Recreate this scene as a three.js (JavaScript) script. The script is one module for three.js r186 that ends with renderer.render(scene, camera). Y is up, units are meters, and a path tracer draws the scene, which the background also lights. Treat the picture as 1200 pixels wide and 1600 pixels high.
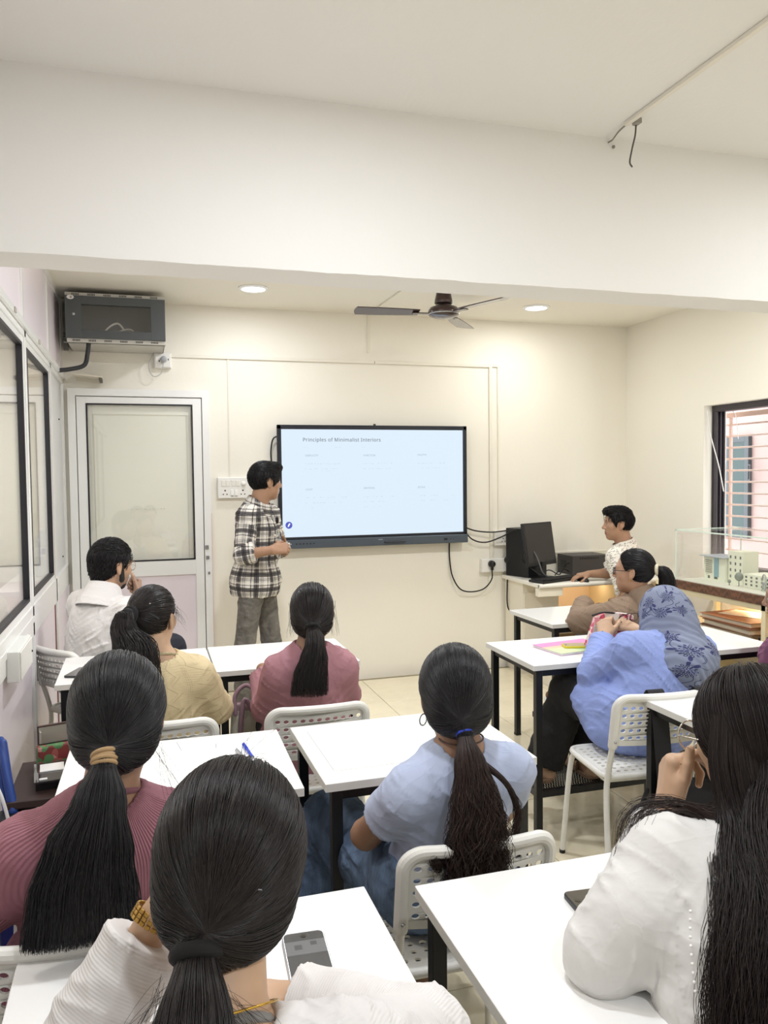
import * as THREE from 'three';
import { RoundedBoxGeometry } from 'three/addons/geometries/RoundedBoxGeometry.js';
import { mergeGeometries, mergeVertices } from 'three/addons/utils/BufferGeometryUtils.js';
import { ImprovedNoise } from 'three/addons/math/ImprovedNoise.js';
import { RectAreaLightUniformsLib } from 'three/addons/lights/RectAreaLightUniformsLib.js';

// ---------------------------------------------------------------- camera
const scene = new THREE.Scene();
const camera = new THREE.PerspectiveCamera(65.65, 1200 / 1600, 0.05, 60);
{
  const yaw = 0.296328, pitch = -0.046067, roll = -0.010945;
  const cy = Math.cos(yaw), sy = Math.sin(yaw), cp = Math.cos(pitch), sp = Math.sin(pitch);
  const f = new THREE.Vector3(sy * cp, sp, -cy * cp), r = new THREE.Vector3(cy, 0, sy);
  const u = new THREE.Vector3().crossVectors(r, f);
  camera.position.set(0, 1.56, 0);
  camera.up.copy(u.clone().multiplyScalar(Math.cos(roll)).addScaledVector(r, -Math.sin(roll)));
  camera.lookAt(camera.position.clone().add(f));
}
// ---------------------------------------------------------------- sky, lamps, exposure
const SKY = 5.0, EXPOSURE = 1.08;
scene.background = new THREE.Color(0.86, 0.93, 1.0);      // bright overcast day outside the window
scene.backgroundIntensity = SKY;
const renderer = new THREE.WebGLRenderer({ antialias: true });
renderer.toneMapping = THREE.LinearToneMapping;
renderer.toneMappingExposure = EXPOSURE;
renderer.shadowMap.enabled = true;
RectAreaLightUniformsLib.init();
// recessed ceiling downlights [x, z, colour]; the two nearest the back wall are in view, the others light the rest of the room
const COOL = [0.965, 1.0, 1.07], WARM = [0.99, 1.0, 0.99];
const LAMP_POWER = 118;                                    // radiance of a 15 cm lamp of strength 1
const DOWNLIGHTS = [                                       // x, z, colour, strength
  [0.724, -5.21, COOL, 1.0], [2.80, -5.295, WARM, 0.85], [0.724, -3.62, COOL, 3.3], [2.80, -3.62, WARM, 3.2],
  [0.55, -1.55, COOL, 2.2], [2.70, -1.60, COOL, 2.2], [0.55, 0.45, COOL, 2.5], [2.70, 0.45, COOL, 2.5],
];

// ---------------------------------------------------------------- helpers
function rng(seed) { let s = seed | 0; return () => { s = (s + 0x6d2b79f5) | 0; let t = Math.imul(s ^ (s >>> 15), 1 | s); t = (t + Math.imul(t ^ (t >>> 7), 61 | t)) ^ t; return ((t ^ (t >>> 14)) >>> 0) / 4294967296; }; }
const PN = new ImprovedNoise();
const V = (x, y, z) => new THREE.Vector3(x, y, z);
const lerp = (a, b, t) => a + (b - a) * t, clamp = (x, a, b) => Math.min(b, Math.max(a, x));
const sstep = (a, b, x) => { const t = clamp((x - a) / (b - a), 0, 1); return t * t * (3 - 2 * t); };
const used = {};
function numbered(name) { const k = used[name] = (used[name] ?? -1) + 1; return k ? name + '_' + String(k).padStart(3, '0') : name; }
function tag(o, label, category, group, kind) {
  if (label) o.userData.label = label;
  if (category) o.userData.category = category;
  if (group) o.userData.group = group;
  if (kind) o.userData.kind = kind;
  return o;
}
function thing(name, label, category, [x, y, z] = [0, 0, 0], turn = 0, group) {
  const o = new THREE.Group(); o.name = numbered(name); o.position.set(x, y, z); o.rotation.y = turn; scene.add(o);
  return tag(o, label, category, group);
}
function mesh(name, geo, material, parent = scene) {
  const g = Array.isArray(geo) ? join(geo) : geo;
  const m = new THREE.Mesh(g, material); m.name = parent === scene ? numbered(name) : name; m.castShadow = m.receiveShadow = true; parent.add(m); return m;
}
function struct(name, geo, material, parent = scene) { const m = mesh(name, geo, material, parent); if (parent === scene) m.userData.kind = 'structure'; return m; }
function copyOf(o, label, pos, turn) {
  const c = o.clone(); c.name = numbered(o.name.replace(/_\d{3}$/, '')); c.userData = { ...o.userData, label }; c.position.set(...pos); c.rotation.y = turn; scene.add(c); return c;
}
function join(list) {
  const gs = list.map((g) => { const n = g.index ? g.toNonIndexed() : g.clone(); for (const k of Object.keys(n.attributes)) if (!['position', 'normal', 'uv'].includes(k)) n.deleteAttribute(k); if (!n.attributes.uv) n.setAttribute('uv', new THREE.BufferAttribute(new Float32Array(n.attributes.position.count * 2), 2)); return n; });
  return gs.length === 1 ? gs[0] : mergeGeometries(gs);
}
// box-projected uv in metres
function boxUV(g0) {
  const g = g0.index ? g0.toNonIndexed() : g0, p = g.attributes.position, uv = new Float32Array(p.count * 2), a = V(), b = V(), c = V(), n = V();
  for (let i = 0; i < p.count; i += 3) {
    a.fromBufferAttribute(p, i); b.fromBufferAttribute(p, i + 1); c.fromBufferAttribute(p, i + 2); n.crossVectors(b.clone().sub(a), c.clone().sub(a));
    const ax = Math.abs(n.x), ay = Math.abs(n.y), az = Math.abs(n.z);
    [a, b, c].forEach((v, k) => { const q = ax > ay && ax > az ? [v.z, v.y] : ay > az ? [v.x, v.z] : [v.x, v.y]; uv[(i + k) * 2] = q[0]; uv[(i + k) * 2 + 1] = q[1]; });
  }
  g.setAttribute('uv', new THREE.BufferAttribute(uv, 2)); return g;
}
// box from min to max corner; r rounds the edges
function box(x0, y0, z0, x1, y1, z1, r = 0) {
  const w = x1 - x0, h = y1 - y0, d = z1 - z0;
  const g = r ? new RoundedBoxGeometry(w, h, d, 2, Math.min(r, w / 2.01, h / 2.01, d / 2.01)) : new THREE.BoxGeometry(w, h, d);
  g.translate((x0 + x1) / 2, (y0 + y1) / 2, (z0 + z1) / 2); return boxUV(g);
}
// four-sided frame without overlaps, in the plane z0..z1 (a = 'x': plane across x, u = z)
function frame(u0, u1, y0, y1, w, h, t0, t1, a = 'z', r = .0015) { const B = (ua, ub, ya, yb) => a === 'z' ? box(ua, ya, t0, ub, yb, t1, r) : box(t0, ya, ua, t1, yb, ub, r); return [B(u0, u0 + w, y0, y1), B(u1 - w, u1, y0, y1), B(u0 + w, u1 - w, y1 - h, y1), B(u0 + w, u1 - w, y0, y0 + h)]; }
function cyl(x, y0, y1, z, r0, r1 = r0, n = 24) { const g = new THREE.CylinderGeometry(r1, r0, y1 - y0, n); g.translate(x, (y0 + y1) / 2, z); return g; }
function tube(pts, r, seg, rad = 8, closed = false) {
  const c = new THREE.CatmullRomCurve3(pts.map((p) => (p.isVector3 ? p : V(...p))), closed, 'centripetal');
  const g = new THREE.TubeGeometry(c, seg ?? pts.length * 6, r, rad, closed);
  if (closed) return g;
  const caps = [0, 1].map((t) => { const s = new THREE.SphereGeometry(r, rad, 6); s.translate(...c.getPointAt(t).toArray()); return s; });
  return join([g, ...caps]);
}
function rod(a, b, r, n = 10) { const A = V(...a), B = V(...b), d = B.clone().sub(A), g = new THREE.CylinderGeometry(r, r, d.length(), n); g.applyQuaternion(new THREE.Quaternion().setFromUnitVectors(V(0, 1, 0), d.normalize())); g.translate(...A.add(B).multiplyScalar(.5).toArray()); return g; }
const lathe = (pts, n = 40) => new THREE.LatheGeometry(pts.map(([x, y]) => new THREE.Vector2(x, y)), n);
function rrect(w, h, r, cx = 0, cy = 0, S = THREE.Shape) {
  const s = new S(), x = cx - w / 2, y = cy - h / 2;
  s.moveTo(x + r, y); s.lineTo(x + w - r, y); s.absarc(x + w - r, y + r, r, -Math.PI / 2, 0); s.lineTo(x + w, y + h - r); s.absarc(x + w - r, y + h - r, r, 0, Math.PI / 2);
  s.lineTo(x + r, y + h); s.absarc(x + r, y + h - r, r, Math.PI / 2, Math.PI); s.lineTo(x, y + r); s.absarc(x + r, y + r, r, Math.PI, Math.PI * 1.5); return s;
}
function slab(shape, depth, bevel = .001, curve = 6) { return new THREE.ExtrudeGeometry(shape, { depth: depth - 2 * bevel, bevelEnabled: bevel > 0, bevelThickness: bevel, bevelSize: bevel, bevelOffset: -bevel, bevelSegments: 2, curveSegments: curve }).translate(0, 0, bevel); }
const EUL = (x, y, z) => new THREE.Euler(x, y, z);

// ---------------------------------------------------------------- textures and materials
function canvasTex(w, h, draw, { srgb = true, repeat, offset, wrap = true } = {}) {
  const c = document.createElement('canvas'); c.width = w; c.height = h; draw(c.getContext('2d'), w, h);
  const t = new THREE.CanvasTexture(c); if (srgb) t.colorSpace = THREE.SRGBColorSpace; if (wrap) t.wrapS = t.wrapT = THREE.RepeatWrapping; if (repeat) t.repeat.set(...repeat); if (offset) t.offset.set(...offset); return t;
}
function dataTex(n, fn, { srgb = false, repeat = [1, 1] } = {}) {
  const d = new Uint8Array(n * n * 4);
  for (let y = 0; y < n; y++) for (let x = 0; x < n; x++) { const v = fn(x / n, y / n), k = (y * n + x) * 4; if (Array.isArray(v)) { d[k] = v[0]; d[k + 1] = v[1]; d[k + 2] = v[2]; } else d[k] = d[k + 1] = d[k + 2] = clamp(v, 0, 1) * 255; d[k + 3] = 255; }
  const t = new THREE.DataTexture(d, n, n); t.wrapS = t.wrapT = THREE.RepeatWrapping; t.magFilter = THREE.LinearFilter; t.minFilter = THREE.LinearMipmapLinearFilter; t.generateMipmaps = true; if (srgb) t.colorSpace = THREE.SRGBColorSpace; t.repeat.set(...repeat); t.needsUpdate = true; return t;
}
// tileable fractal noise
function tnoise(u, v, f, oct = 3, s = 0) { let a = 0, w = .5; for (let o = 0; o < oct; o++) { const F = f * 2 ** o, A = 2 * Math.PI; const x = Math.cos(u * A) * F / A, y = Math.sin(u * A) * F / A, z = v * A; a += w * PN.noise(x + s, y + 3.1 + s, Math.cos(z) * F / A + PN.noise(Math.sin(z) * F / A + 7.7, s, o) * 1.2); w *= .5; } return a; }
const plasterBump = dataTex(512, (u, v) => .5 + .5 * tnoise(u, v, 26, 4, 3) + .15 * tnoise(u, v, 5, 2, 8), { repeat: [1, 1] });
const fineBump = dataTex(256, (u, v) => .5 + .5 * tnoise(u, v, 60, 2, 1), { repeat: [6, 6] });
const weaveBump = dataTex(256, (u, v) => { const a = Math.sin(u * Math.PI * 2 * 32), b = Math.sin(v * Math.PI * 2 * 32); return .5 + .25 * (a * (b > 0 ? 1 : .3) + b * (a > 0 ? .4 : 1)) + .15 * tnoise(u, v, 40, 2, 4); }, { repeat: [18, 18] });
// cloth: fine weave plus soft crease lines, 0.5 m to the tile
const wrinkleBump = dataTex(512, (u, v) => { const a = tnoise(u, v, 5, 3, 11), b = tnoise(v, u, 9, 3, 17), r = (1 - Math.min(1, Math.abs(a) * 3.2)) ** 2, q = (1 - Math.min(1, Math.abs(b) * 3.4)) ** 2; return .25 + .42 * r + .2 * q + .05 * Math.sin(u * 6.2832 * 250) * Math.sin(v * 6.2832 * 250) + .1 * tnoise(u, v, 50, 2, 3); }, { repeat: [2, 2] });
const M = {};
function std(color, roughness = .6, o = {}) { return new THREE.MeshPhysicalMaterial({ color, roughness, metalness: 0, ...o }); }
M.wall = std('#f6f1e4', .75, { bumpMap: plasterBump, bumpScale: .0009 });
M.wallWhite = std('#f5f3ee', .75, { bumpMap: plasterBump, bumpScale: .0009 });
M.ceiling = std('#f4f2ed', .8, { bumpMap: plasterBump, bumpScale: .0012 });
M.ceilBack = std('#f6f1e4', .8, { bumpMap: plasterBump, bumpScale: .001 });
M.lavender = std('#f0e6ec', .35);
M.aluWhite = std('#f4f4f1', .3, { clearcoat: .3, clearcoatRoughness: .2 });
M.gasket = std('#15141c', .5);
M.pane = new THREE.MeshPhysicalMaterial({ color: '#ffffff', roughness: .02, transmission: 1, thickness: 0, ior: 1.5 });
M.white = std('#f3f1ec', .4);
M.plastic = std('#f2f0ea', .35, { clearcoat: .15 });
M.desk = std('#f6f5f2', .22, { clearcoat: .3, clearcoatRoughness: .12 });
M.deskEdge = std('#dfded8', .5);
M.blackMetal = std('#17181b', .38, { metalness: .2, bumpMap: fineBump, bumpScale: .0002 });
M.chair = std('#ecebe4', .38, { bumpMap: fineBump, bumpScale: .00015 });
M.black = std('#0d0d0f', .45);
M.rubber = std('#141416', .7);
M.darkGlass = std('#08090b', .06, { clearcoat: 1 });
M.steel = std('#b8bbbd', .25, { metalness: .9 });
M.gold = std('#c9a24a', .25, { metalness: .9 });
M.silverFrame = std('#c4bdb0', .2, { metalness: .85 });
// ================================================================ the room
const X0 = -0.49, X1 = 3.93, ZB = -5.84, ZF = 1.7, CEIL = 2.78, BEAM0 = -2.585, BEAM1 = -2.775, BEAMY = 2.23;
{ // floor of 0.6 m vitrified tiles on a dark bed
  const floor = struct('floor', box(X0 - .3, -.15, ZB - .1, X1 + .3, -.008, ZF + .2), std('#8f8468', .9));
  const cream = (s) => dataTex(256, (u, v) => { const n = tnoise(u, v, 5, 4, s) * .9, m = tnoise(u, v, 30, 2, s + 4) * .35, k = 1 + (n + m) * .06; return [238 * k, 227 * k, 198 * k].map((x) => clamp(x, 0, 255)); }, { srgb: true });
  const mats = [1, 5, 9].map((s) => std('#ffffff', .16, { map: cream(s), clearcoat: .25, clearcoatRoughness: .08 }));
  const S = .6, g = new RoundedBoxGeometry(S - .0035, .008, S - .0035, 1, .0012); const gg = boxUV(g.translate(0, -.004, 0)); const R = rng(4);
  const xs = 1.873 - .6 * 4, zs = -5.477 - .6;
  for (let i = 0; i < 8; i++) for (let k = 0; k < 13; k++) {
    const x = xs + i * S, z = zs + k * S; if (x + S / 2 > X1 + .32 || z - S / 2 < ZB - .35) continue;
    const t = mesh('tile', gg, mats[Math.floor(R() * 3)], floor); t.position.set(x, (R() - .5) * .0006, z); t.rotation.y = Math.floor(R() * 4) * Math.PI / 2;
  }
}
struct('ceiling', [box(X0 - .3, CEIL, BEAM0, X1 + .3, CEIL + .15, ZF + .2)], M.ceiling);
struct('ceiling', [box(X0 - .3, CEIL, ZB - .2, X1 + .3, CEIL + .15, BEAM1)], M.ceilBack);
{ // deep downstand beam between the two bays, its lower arris slightly uneven
  const g = new THREE.BoxGeometry(X1 - X0 + .4, CEIL + .15 - BEAMY, BEAM0 - BEAM1, 160, 1, 1), p = g.attributes.position;
  g.translate((X0 + X1) / 2, (CEIL + .15 + BEAMY) / 2, (BEAM0 + BEAM1) / 2);
  for (let i = 0; i < p.count; i++) if (p.getY(i) < BEAMY + .01) { const n = PN.noise(p.getX(i) * 9, 2, p.getZ(i) * 3) * .003 + PN.noise(p.getX(i) * 40, 5, 1) * .0018; p.setY(i, p.getY(i) + n); }
  g.computeVertexNormals(); struct('ceiling_beam', boxUV(g), M.ceiling);
}
// back wall, right wall with its window opening, wall behind the camera
struct('wall_back', box(X0 - .3, -.1, ZB - .2, X1 + .3, CEIL + .1, ZB), M.wall);
const WZ0 = -4.87, WZ1 = -3.55, WY0 = .85, WY1 = 2.04, WT = .2;
struct('wall_right', [box(X1, -.1, WZ1, X1 + WT, CEIL + .1, ZF + .2), box(X1, -.1, ZB - .2, X1 + WT, CEIL + .1, WZ0), box(X1, -.1, WZ0, X1 + WT, WY0, WZ1), box(X1, WY1, WZ0, X1 + WT, CEIL + .1, WZ1)], M.wall);
struct('wall_front', box(X0 - .3, -.1, ZF, X1 + .3, CEIL + .1, ZF + .2), M.wallWhite);

{ // ---- left partition: white aluminium, glass bays between a rail and a sill, lavender panels
  const W = X0, T = .055;                                   // room-side plane and thickness
  const part = struct('wall_left', [box(W - T, -.05, ZB, W, .02, ZF + .1), box(W - T, CEIL - .04, ZB, W, CEIL + .05, ZF + .1)], M.aluWhite);
  const zs = [-5.84, -5.03, -3.97, -2.5, -1.2, .2, 1.7];
  // lower and upper laminate panels, each between two posts
  for (let i = 0; i < zs.length - 1; i++) {
    mesh('panel', box(W - T + .015, .02, zs[i] + .02, W - .012, .835, zs[i + 1] - .02), M.lavender, part);
    mesh('panel', box(W - T + .015, 2.28, zs[i] + .02, W - .012, CEIL - .03, zs[i + 1] - .02), M.lavender, part);
  }
  for (const z of zs.slice(0)) {
    mesh('post', [box(W - T, 0, z - .022, W, 2.28, z + .022, .002), box(W - T, 2.28, z - .03, W - .004, CEIL, z + .03, .002)], M.aluWhite, part);
    mesh('cover_strip', box(W, 0, z - .006, W + .004, .84, z + .006, .001), M.aluWhite, part);
  }
  mesh('sill_rail', [box(W - T, .835, ZB, W, .975, ZF, .003), box(W, .90, -3.97, W + .004, .93, ZF, .001)], M.aluWhite, part);
  mesh('top_rail', [box(W - T, 2.205, ZB, W, 2.28, ZF, .003), box(W, 2.235, ZB, W + .016, 2.262, ZF, .002), box(W, 2.268, ZB, W + .01, 2.275, ZF, .001)], M.aluWhite, part);
  // glazed sashes: frame, black gasket, pane
  for (const [a, b, n] of [[-3.945, -2.525, 1], [-4.99, -3.995, 2], [-2.475, -1.225, 3], [-1.175, .175, 4]]) {
    const w = thing('window_' + n, null, null, [W, 0, 0]); w.userData.kind = 'structure';
    const fr = (y0, y1, z0, z1) => box(-.048, y0, z0, -.006, y1, z1, .002), lo = .975, hi = 2.205, fw = .032;
    mesh('sash_frame', frame(a, b, lo, hi, .05, fw, -.048, -.006, 'x'), M.aluWhite, w);
    const g = .014, A = a + .05, B = b - .05, L = lo + fw, Hh = hi - fw;
    mesh('gasket', frame(A, B, L, Hh, g * 1.4, g, -.034, -.004, 'x', 0), M.gasket, w);
    mesh('pane', box(-.022, L + .004, A + .004, -.017, Hh - .004, B - .004), M.pane, w);
  }
  // far bay beside the back wall: a plain grey-white leaf with two small screws and a brown gap
  mesh('infill_panel', box(W - .035, .975, -5.80, W - .016, 2.205, -5.06), std('#dcdcdc', .35), part);
  mesh('gap_strip', box(W - .014, .03, -5.005, W - .008, 2.2, -4.985), std('#7d3b33', .6), part);
  for (const y of [1.05, 1.95]) mesh('screw', new THREE.SphereGeometry(.006, 10, 6).translate(W - .015, y, -5.6), M.gasket, part);
  for (const z of [-4.35, -3.55, -2.9]) mesh('rail_clip', box(W + .016, 2.238, z - .02, W + .022, 2.258, z + .02, .001), std('#b9b4a8', .5), part);
}
{ // ---- corridor behind the partition, seen through the glass
  struct('corridor_wall', [box(-2.0, -.1, ZB - .2, -1.9, CEIL + .1, ZF + .2), box(-1.9, -.15, ZB - .2, X0 - .3, -.01, ZF + .2), box(-1.9, CEIL, ZB - .2, X0 - .3, CEIL + .1, ZF + .2), box(-2.0, -.15, ZB - .3, X0 - .3, CEIL + .1, ZB - .2), box(-2.0, -.15, ZF + .2, X0 - .3, CEIL + .1, ZF + .3)], M.wallWhite);
  for (const z of [-4.6, -2.2]) { const t = thing('added_corridor_light', z < -3 ? 'added square light brightening the corridor near its far end' : 'added square light brightening the corridor nearer the camera', 'ceiling light', [-1.25, CEIL, z]); mesh('housing', frame(-.16, .16, -.16, .16, .012, .012, 0, .03).map((g) => g.rotateX(Math.PI / 2)), M.white, t); mesh('diffuser', box(-.148, -.02, -.148, .148, -.002, .148), new THREE.MeshStandardMaterial({ color: '#ffffff', emissive: '#ffffff', emissiveIntensity: 6 }), t); const L = new THREE.RectAreaLight('#fffaf2', 62, .29, .29); L.position.set(0, -.025, 0); L.rotation.x = -Math.PI / 2; t.add(L); }  // two lamps added to brighten the corridor behind the partition glass
}
{ // ---- door_1 in the back wall: white aluminium, big pane above a lavender panel
  const d = thing('door_1', null, null, [0, 0, ZB]); d.userData.kind = 'structure';
  const f = .045, b = (x0, y0, x1, y1, z0, z1, r = .002) => box(x0, y0, z0, x1, y1, z1, r);
  mesh('frame', frame(-.465, .475, -.02, 2.175, .05, .05, 0, .05), M.aluWhite, d);
  mesh('leaf', [...frame(-.41, .42, .02, 2.12, .06, .045, .006, .042), box(-.35, .87, .006, .36, .975, .042, .002)], M.aluWhite, d);
  mesh('gasket', frame(-.35, .36, .975, 2.075, .009, .008, .012, .044, 'z', 0), M.gasket, d);
  mesh('backing', b(-.34, .984, .35, 2.066, .001, .008, 0), std('#efeee0', .6), d);
  mesh('inner_edge', [b(.315, .983, .322, 2.0, .008, .012, 0), b(-.30, 2.0, .322, 2.006, .008, .012, 0), b(-.307, .983, -.30, 2.006, .008, .012, 0)], std('#dedccb', .6), d);
  mesh('pane', b(-.3405, .984, .3505, 2.0665, .022, .027, 0), M.pane, d);
  const R = rng(3), marks = []; for (let i = 0; i < 14; i++) { const x = -.10 + i * .0185 + R() * .006; marks.push(b(x, 1.338 + R() * .003, x + .006 + R() * .009, 1.342 + R() * .003, .027, .0275, 0)); }
  mesh('tape_marks', marks, std('#cfcdbd', .8), d);
  mesh('panel', b(-.35, .065, .36, .87, .012, .03, 0), M.lavender, d);
  mesh('lock', [b(.427, 1.045, .452, 1.075, .05, .058), b(.432, .975, .455, 1.0, .05, .06), b(.445, .865, .458, .885, .05, .056)], std('#9a9a98', .35, { metalness: .5 }), d);
  mesh('red_edge', b(.476, .3, .479, 1.3, 0, .012, 0), std('#a2463a', .7), d);
}
{ // ---- window_5 in the right wall: dark sliding tracks, mullion, panes, outer grille
  const w = thing('window_5', null, null, [X1, 0, 0]); w.userData.kind = 'structure';
  const dark = std('#4a464b', .4, { metalness: .3 }), darker = std('#201f24', .4);
  const fr = (x0, x1, y0, y1, z0, z1, r = .002) => box(x0, y0, z0, x1, y1, z1, r);
  const tr = [];
  for (let i = 0; i < 3; i++) { const x = .075 + i * .032; tr.push(fr(x, x + .011, WY0 + .03, WY1 - .03, WZ0 + .0125, WZ0 + .05)); }
  mesh('side_track', tr, dark, w);
  mesh('frame', frame(WZ0, WZ1, WY0, WY1, .012, .045, .07, .155, 'x'), dark, w);
  mesh('mullion', [fr(.075, .145, WY0 + .04, WY1 - .045, -4.30, -4.20), fr(.06, .078, WY0 + .3, WY0 + .5, -4.285, -4.262, .004)], darker, w);
  mesh('sash', [fr(.08, .10, WY0 + .04, WY0 + .09, -4.2, WZ1), fr(.08, .10, WY1 - .09, WY1 - .04, -4.2, WZ1)], dark, w);
  mesh('pane', fr(.087, .092, WY0 + .09, WY1 - .09, -4.2, WZ1 - .02, 0), M.pane, w);
  const bars = []; for (let y = .97; y < 2.0; y += .0855) bars.push(rod([.33, y, WZ0 - .35], [.33, y, WZ1 + .2], .007));
  for (const b of bars) mesh('grille_bar', b, std('#e2cfc4', .5), w);
  mesh('grille_frame', [fr(.31, .35, 1.965, 2.0, WZ0 - .35, WZ1 + .2), fr(.32, .34, .9, 2.0, -4.985, -4.965), fr(.32, .34, .9, 2.0, WZ0 - .33, WZ0 - .31)], std('#dcc4b7', .5), w);
  mesh('cord', tube([[.02, 2.0, WZ0 + .012], [.03, 1.85, WZ0 + .03], [.06, 1.6, WZ0 + .09], [.07, 1.42, WZ0 + .13]], .004), M.white, w);
  mesh('cord', tube([[.2, 2.03, -4.84], [.24, 1.98, -4.83], [.26, 1.9, -4.83], [.27, 1.8, -4.83]], .003), M.white, w);
}
{ // ---- neighbouring house outside the window
  const n = thing('neighbour_house', 'pale pink neighbouring house wall seen outside the barred window', 'building', [5.4, 0, -6]);
  mesh('wall', box(-.1, -3, -4, .1, 4.2, 4), std('#a9928b', .8, { bumpMap: plasterBump, bumpScale: .002 }), n);
  const w = mesh('window_frame', frame(-.22, .08, .95, 1.88, .05, .05, -.14, -.1, 'x'), std('#3a3f40', .4), n);
  mesh('pane', box(-.125, .99, -.17, -.115, 1.83, .03), std('#20352f', .12), w);
  mesh('handle', tube([[-.14, 1.62, .09], [-.17, 1.61, .14], [-.17, 1.49, .14], [-.14, 1.48, .09]], .009), std('#33302f', .4), w);
}
{ // ---- downlights
  const rim = std('#ffffff', .35);
  DOWNLIGHTS.forEach(([x, z, c, k], i) => {
    const t = thing('ceiling_downlight', i === 0 ? 'round white recessed downlight near the back wall, left of the fan' : i === 1 ? 'round white recessed downlight near the back wall, right of the fan' : ['', '', 'recessed downlight hidden behind the deep beam on the door side', 'recessed downlight hidden behind the deep beam on the window side', 'recessed downlight above the drawing desk, above the picture', 'recessed downlight above the headscarf desk, above the picture', 'recessed downlight behind the camera on the partition side', 'recessed downlight behind the camera on the window side'][i], 'ceiling light', [x, CEIL, z]);
    mesh('rim', lathe([[.075, 0], [.098, 0], [.098, -.004], [.088, -.010], [.076, -.012], [.075, 0]]), rim, t);
    const lens = mesh('lens', lathe([[0, -.008], [.076, -.008], [.076, -.002], [0, -.002]]), new THREE.MeshStandardMaterial({ color: '#ffffff', emissive: new THREE.Color(...c), emissiveIntensity: 14, roughness: .5 }), t);
    const L = new THREE.RectAreaLight(new THREE.Color(...c), LAMP_POWER * k, .13, .13); L.position.set(0, -.014, 0); L.rotation.x = -Math.PI / 2; t.add(L);
  });
}
// ================================================================ furniture
const FURN = {};
{ // perforated white chair; seat faces -z
  const t = thing('perforated_chair', 'x', 'chair', [0, 0, 0], 0); FURN.chair = t;
  const holeShape = (w, h, r, cols, rows, px, py, hr, cy = 0) => {
    const s = rrect(w, h, r);
    for (let i = 0; i < cols; i++) for (let k = 0; k < rows; k++) { const p = new THREE.Path(); p.absellipse((i - (cols - 1) / 2) * px, (k - (rows - 1) / 2) * py + cy, hr, hr * .8, 0, Math.PI * 2, true); s.holes.push(p); }
    return new THREE.ExtrudeGeometry(s, { depth: .006, bevelEnabled: false, curveSegments: 7 });
  };
  // backrest: panel and rounded rim bent backwards in the middle and leaning
  const bend = (g) => { const p = g.attributes.position; for (let i = 0; i < p.count; i++) { const x = p.getX(i), y = p.getY(i), z = p.getZ(i); const q = .026 * (1 - (x / .18) ** 2); p.setXYZ(i, x, y, z + q + .175 + (y - .45) * .19); } g.computeVertexNormals(); return g; };
  const panel = holeShape(.325, .175, .02, 11, 5, .0285, .0285, .0088, -.004).translate(0, .665, -.003);
  const path = []; const W = .172, B = .572, T = .757, cr = .045;
  for (let i = 0; i <= 6; i++) path.push(V(-W, lerp(B, T - cr, i / 6), 0));
  for (let i = 1; i <= 6; i++) { const a = Math.PI - i / 6 * Math.PI / 2; path.push(V(-W + cr + Math.cos(a) * cr, T - cr + Math.sin(a) * cr, 0)); }
  for (let i = 1; i < 12; i++) path.push(V(lerp(-W + cr, W - cr, i / 12), T, 0));
  for (let i = 0; i <= 6; i++) { const a = Math.PI / 2 - i / 6 * Math.PI / 2; path.push(V(W - cr + Math.cos(a) * cr, T - cr + Math.sin(a) * cr, 0)); }
  for (let i = 5; i >= 0; i--) path.push(V(W, lerp(B, T - cr, i / 6), 0));
  const rim = tube(path, .0155, 110, 12); const lowrim = new THREE.BufferGeometry();
  { const g = new THREE.BoxGeometry(.33, .02, .013, 20, 1, 1).toNonIndexed(); g.translate(0, .585, 0); lowrim.copy(g); }
  mesh('backrest', [bend(rim), bend(panel), bend(lowrim)], M.chair, t);
  for (const s of [-1, 1]) mesh('rivet', new THREE.SphereGeometry(.005, 8, 6).translate(s * .172, .592, .222), M.steel, t);
  const seat = holeShape(.355, .325, .04, 10, 9, .031, .031, .009).rotateX(-Math.PI / 2).translate(0, .441, 0);
  const sp = []; const sw = .178, sd = .163, sr = .045; for (const [cx, cz, a0] of [[sw - sr, sd - sr, 0], [-sw + sr, sd - sr, 1], [-sw + sr, -sd + sr, 2], [sw - sr, -sd + sr, 3]]) for (let i = 0; i <= 4; i++) { const a = (a0 + i / 4) * Math.PI / 2; sp.push(V(cx + Math.cos(a) * sr, .442, cz + Math.sin(a) * sr)); }
  mesh('seat', [seat, tube(sp, .012, 80, 8, true)], M.chair, t);
  for (const s of [-1, 1]) {
    const fl = mesh('leg', tube([[s * .166, .432, -.135], [s * .172, .40, -.148], [s * .195, .012, -.185]], .011, 30, 10), M.chair, t);
    mesh('foot_cap', cyl(s * .1955, 0, .014, -.1855, .012, .012, 12), M.rubber, fl);
    const rl = mesh('leg', tube([[s * .185, .012, .205], [s * .172, .40, .155], [s * .170, .46, .165], [s * .171, .60, .205]], .011, 36, 10), M.chair, t);
    mesh('foot_cap', cyl(s * .1852, 0, .014, .2052, .012, .012, 12), M.rubber, rl);
  }
  mesh('seat_frame', [rod([-.166, .428, -.135], [-.17, .428, .15], .009), rod([.166, .428, -.135], [.17, .428, .15], .009), rod([-.17, .428, .15], [.17, .428, .15], .009)], M.chair, t);
}
let chairUsed = false;
function chair(label, x, z, turn) { if (!chairUsed) { chairUsed = true; FURN.chair.userData.label = label; FURN.chair.position.set(x, 0, z); FURN.chair.rotation.y = turn; return FURN.chair; } return copyOf(FURN.chair, label, [x, 0, z], turn); }
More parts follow.
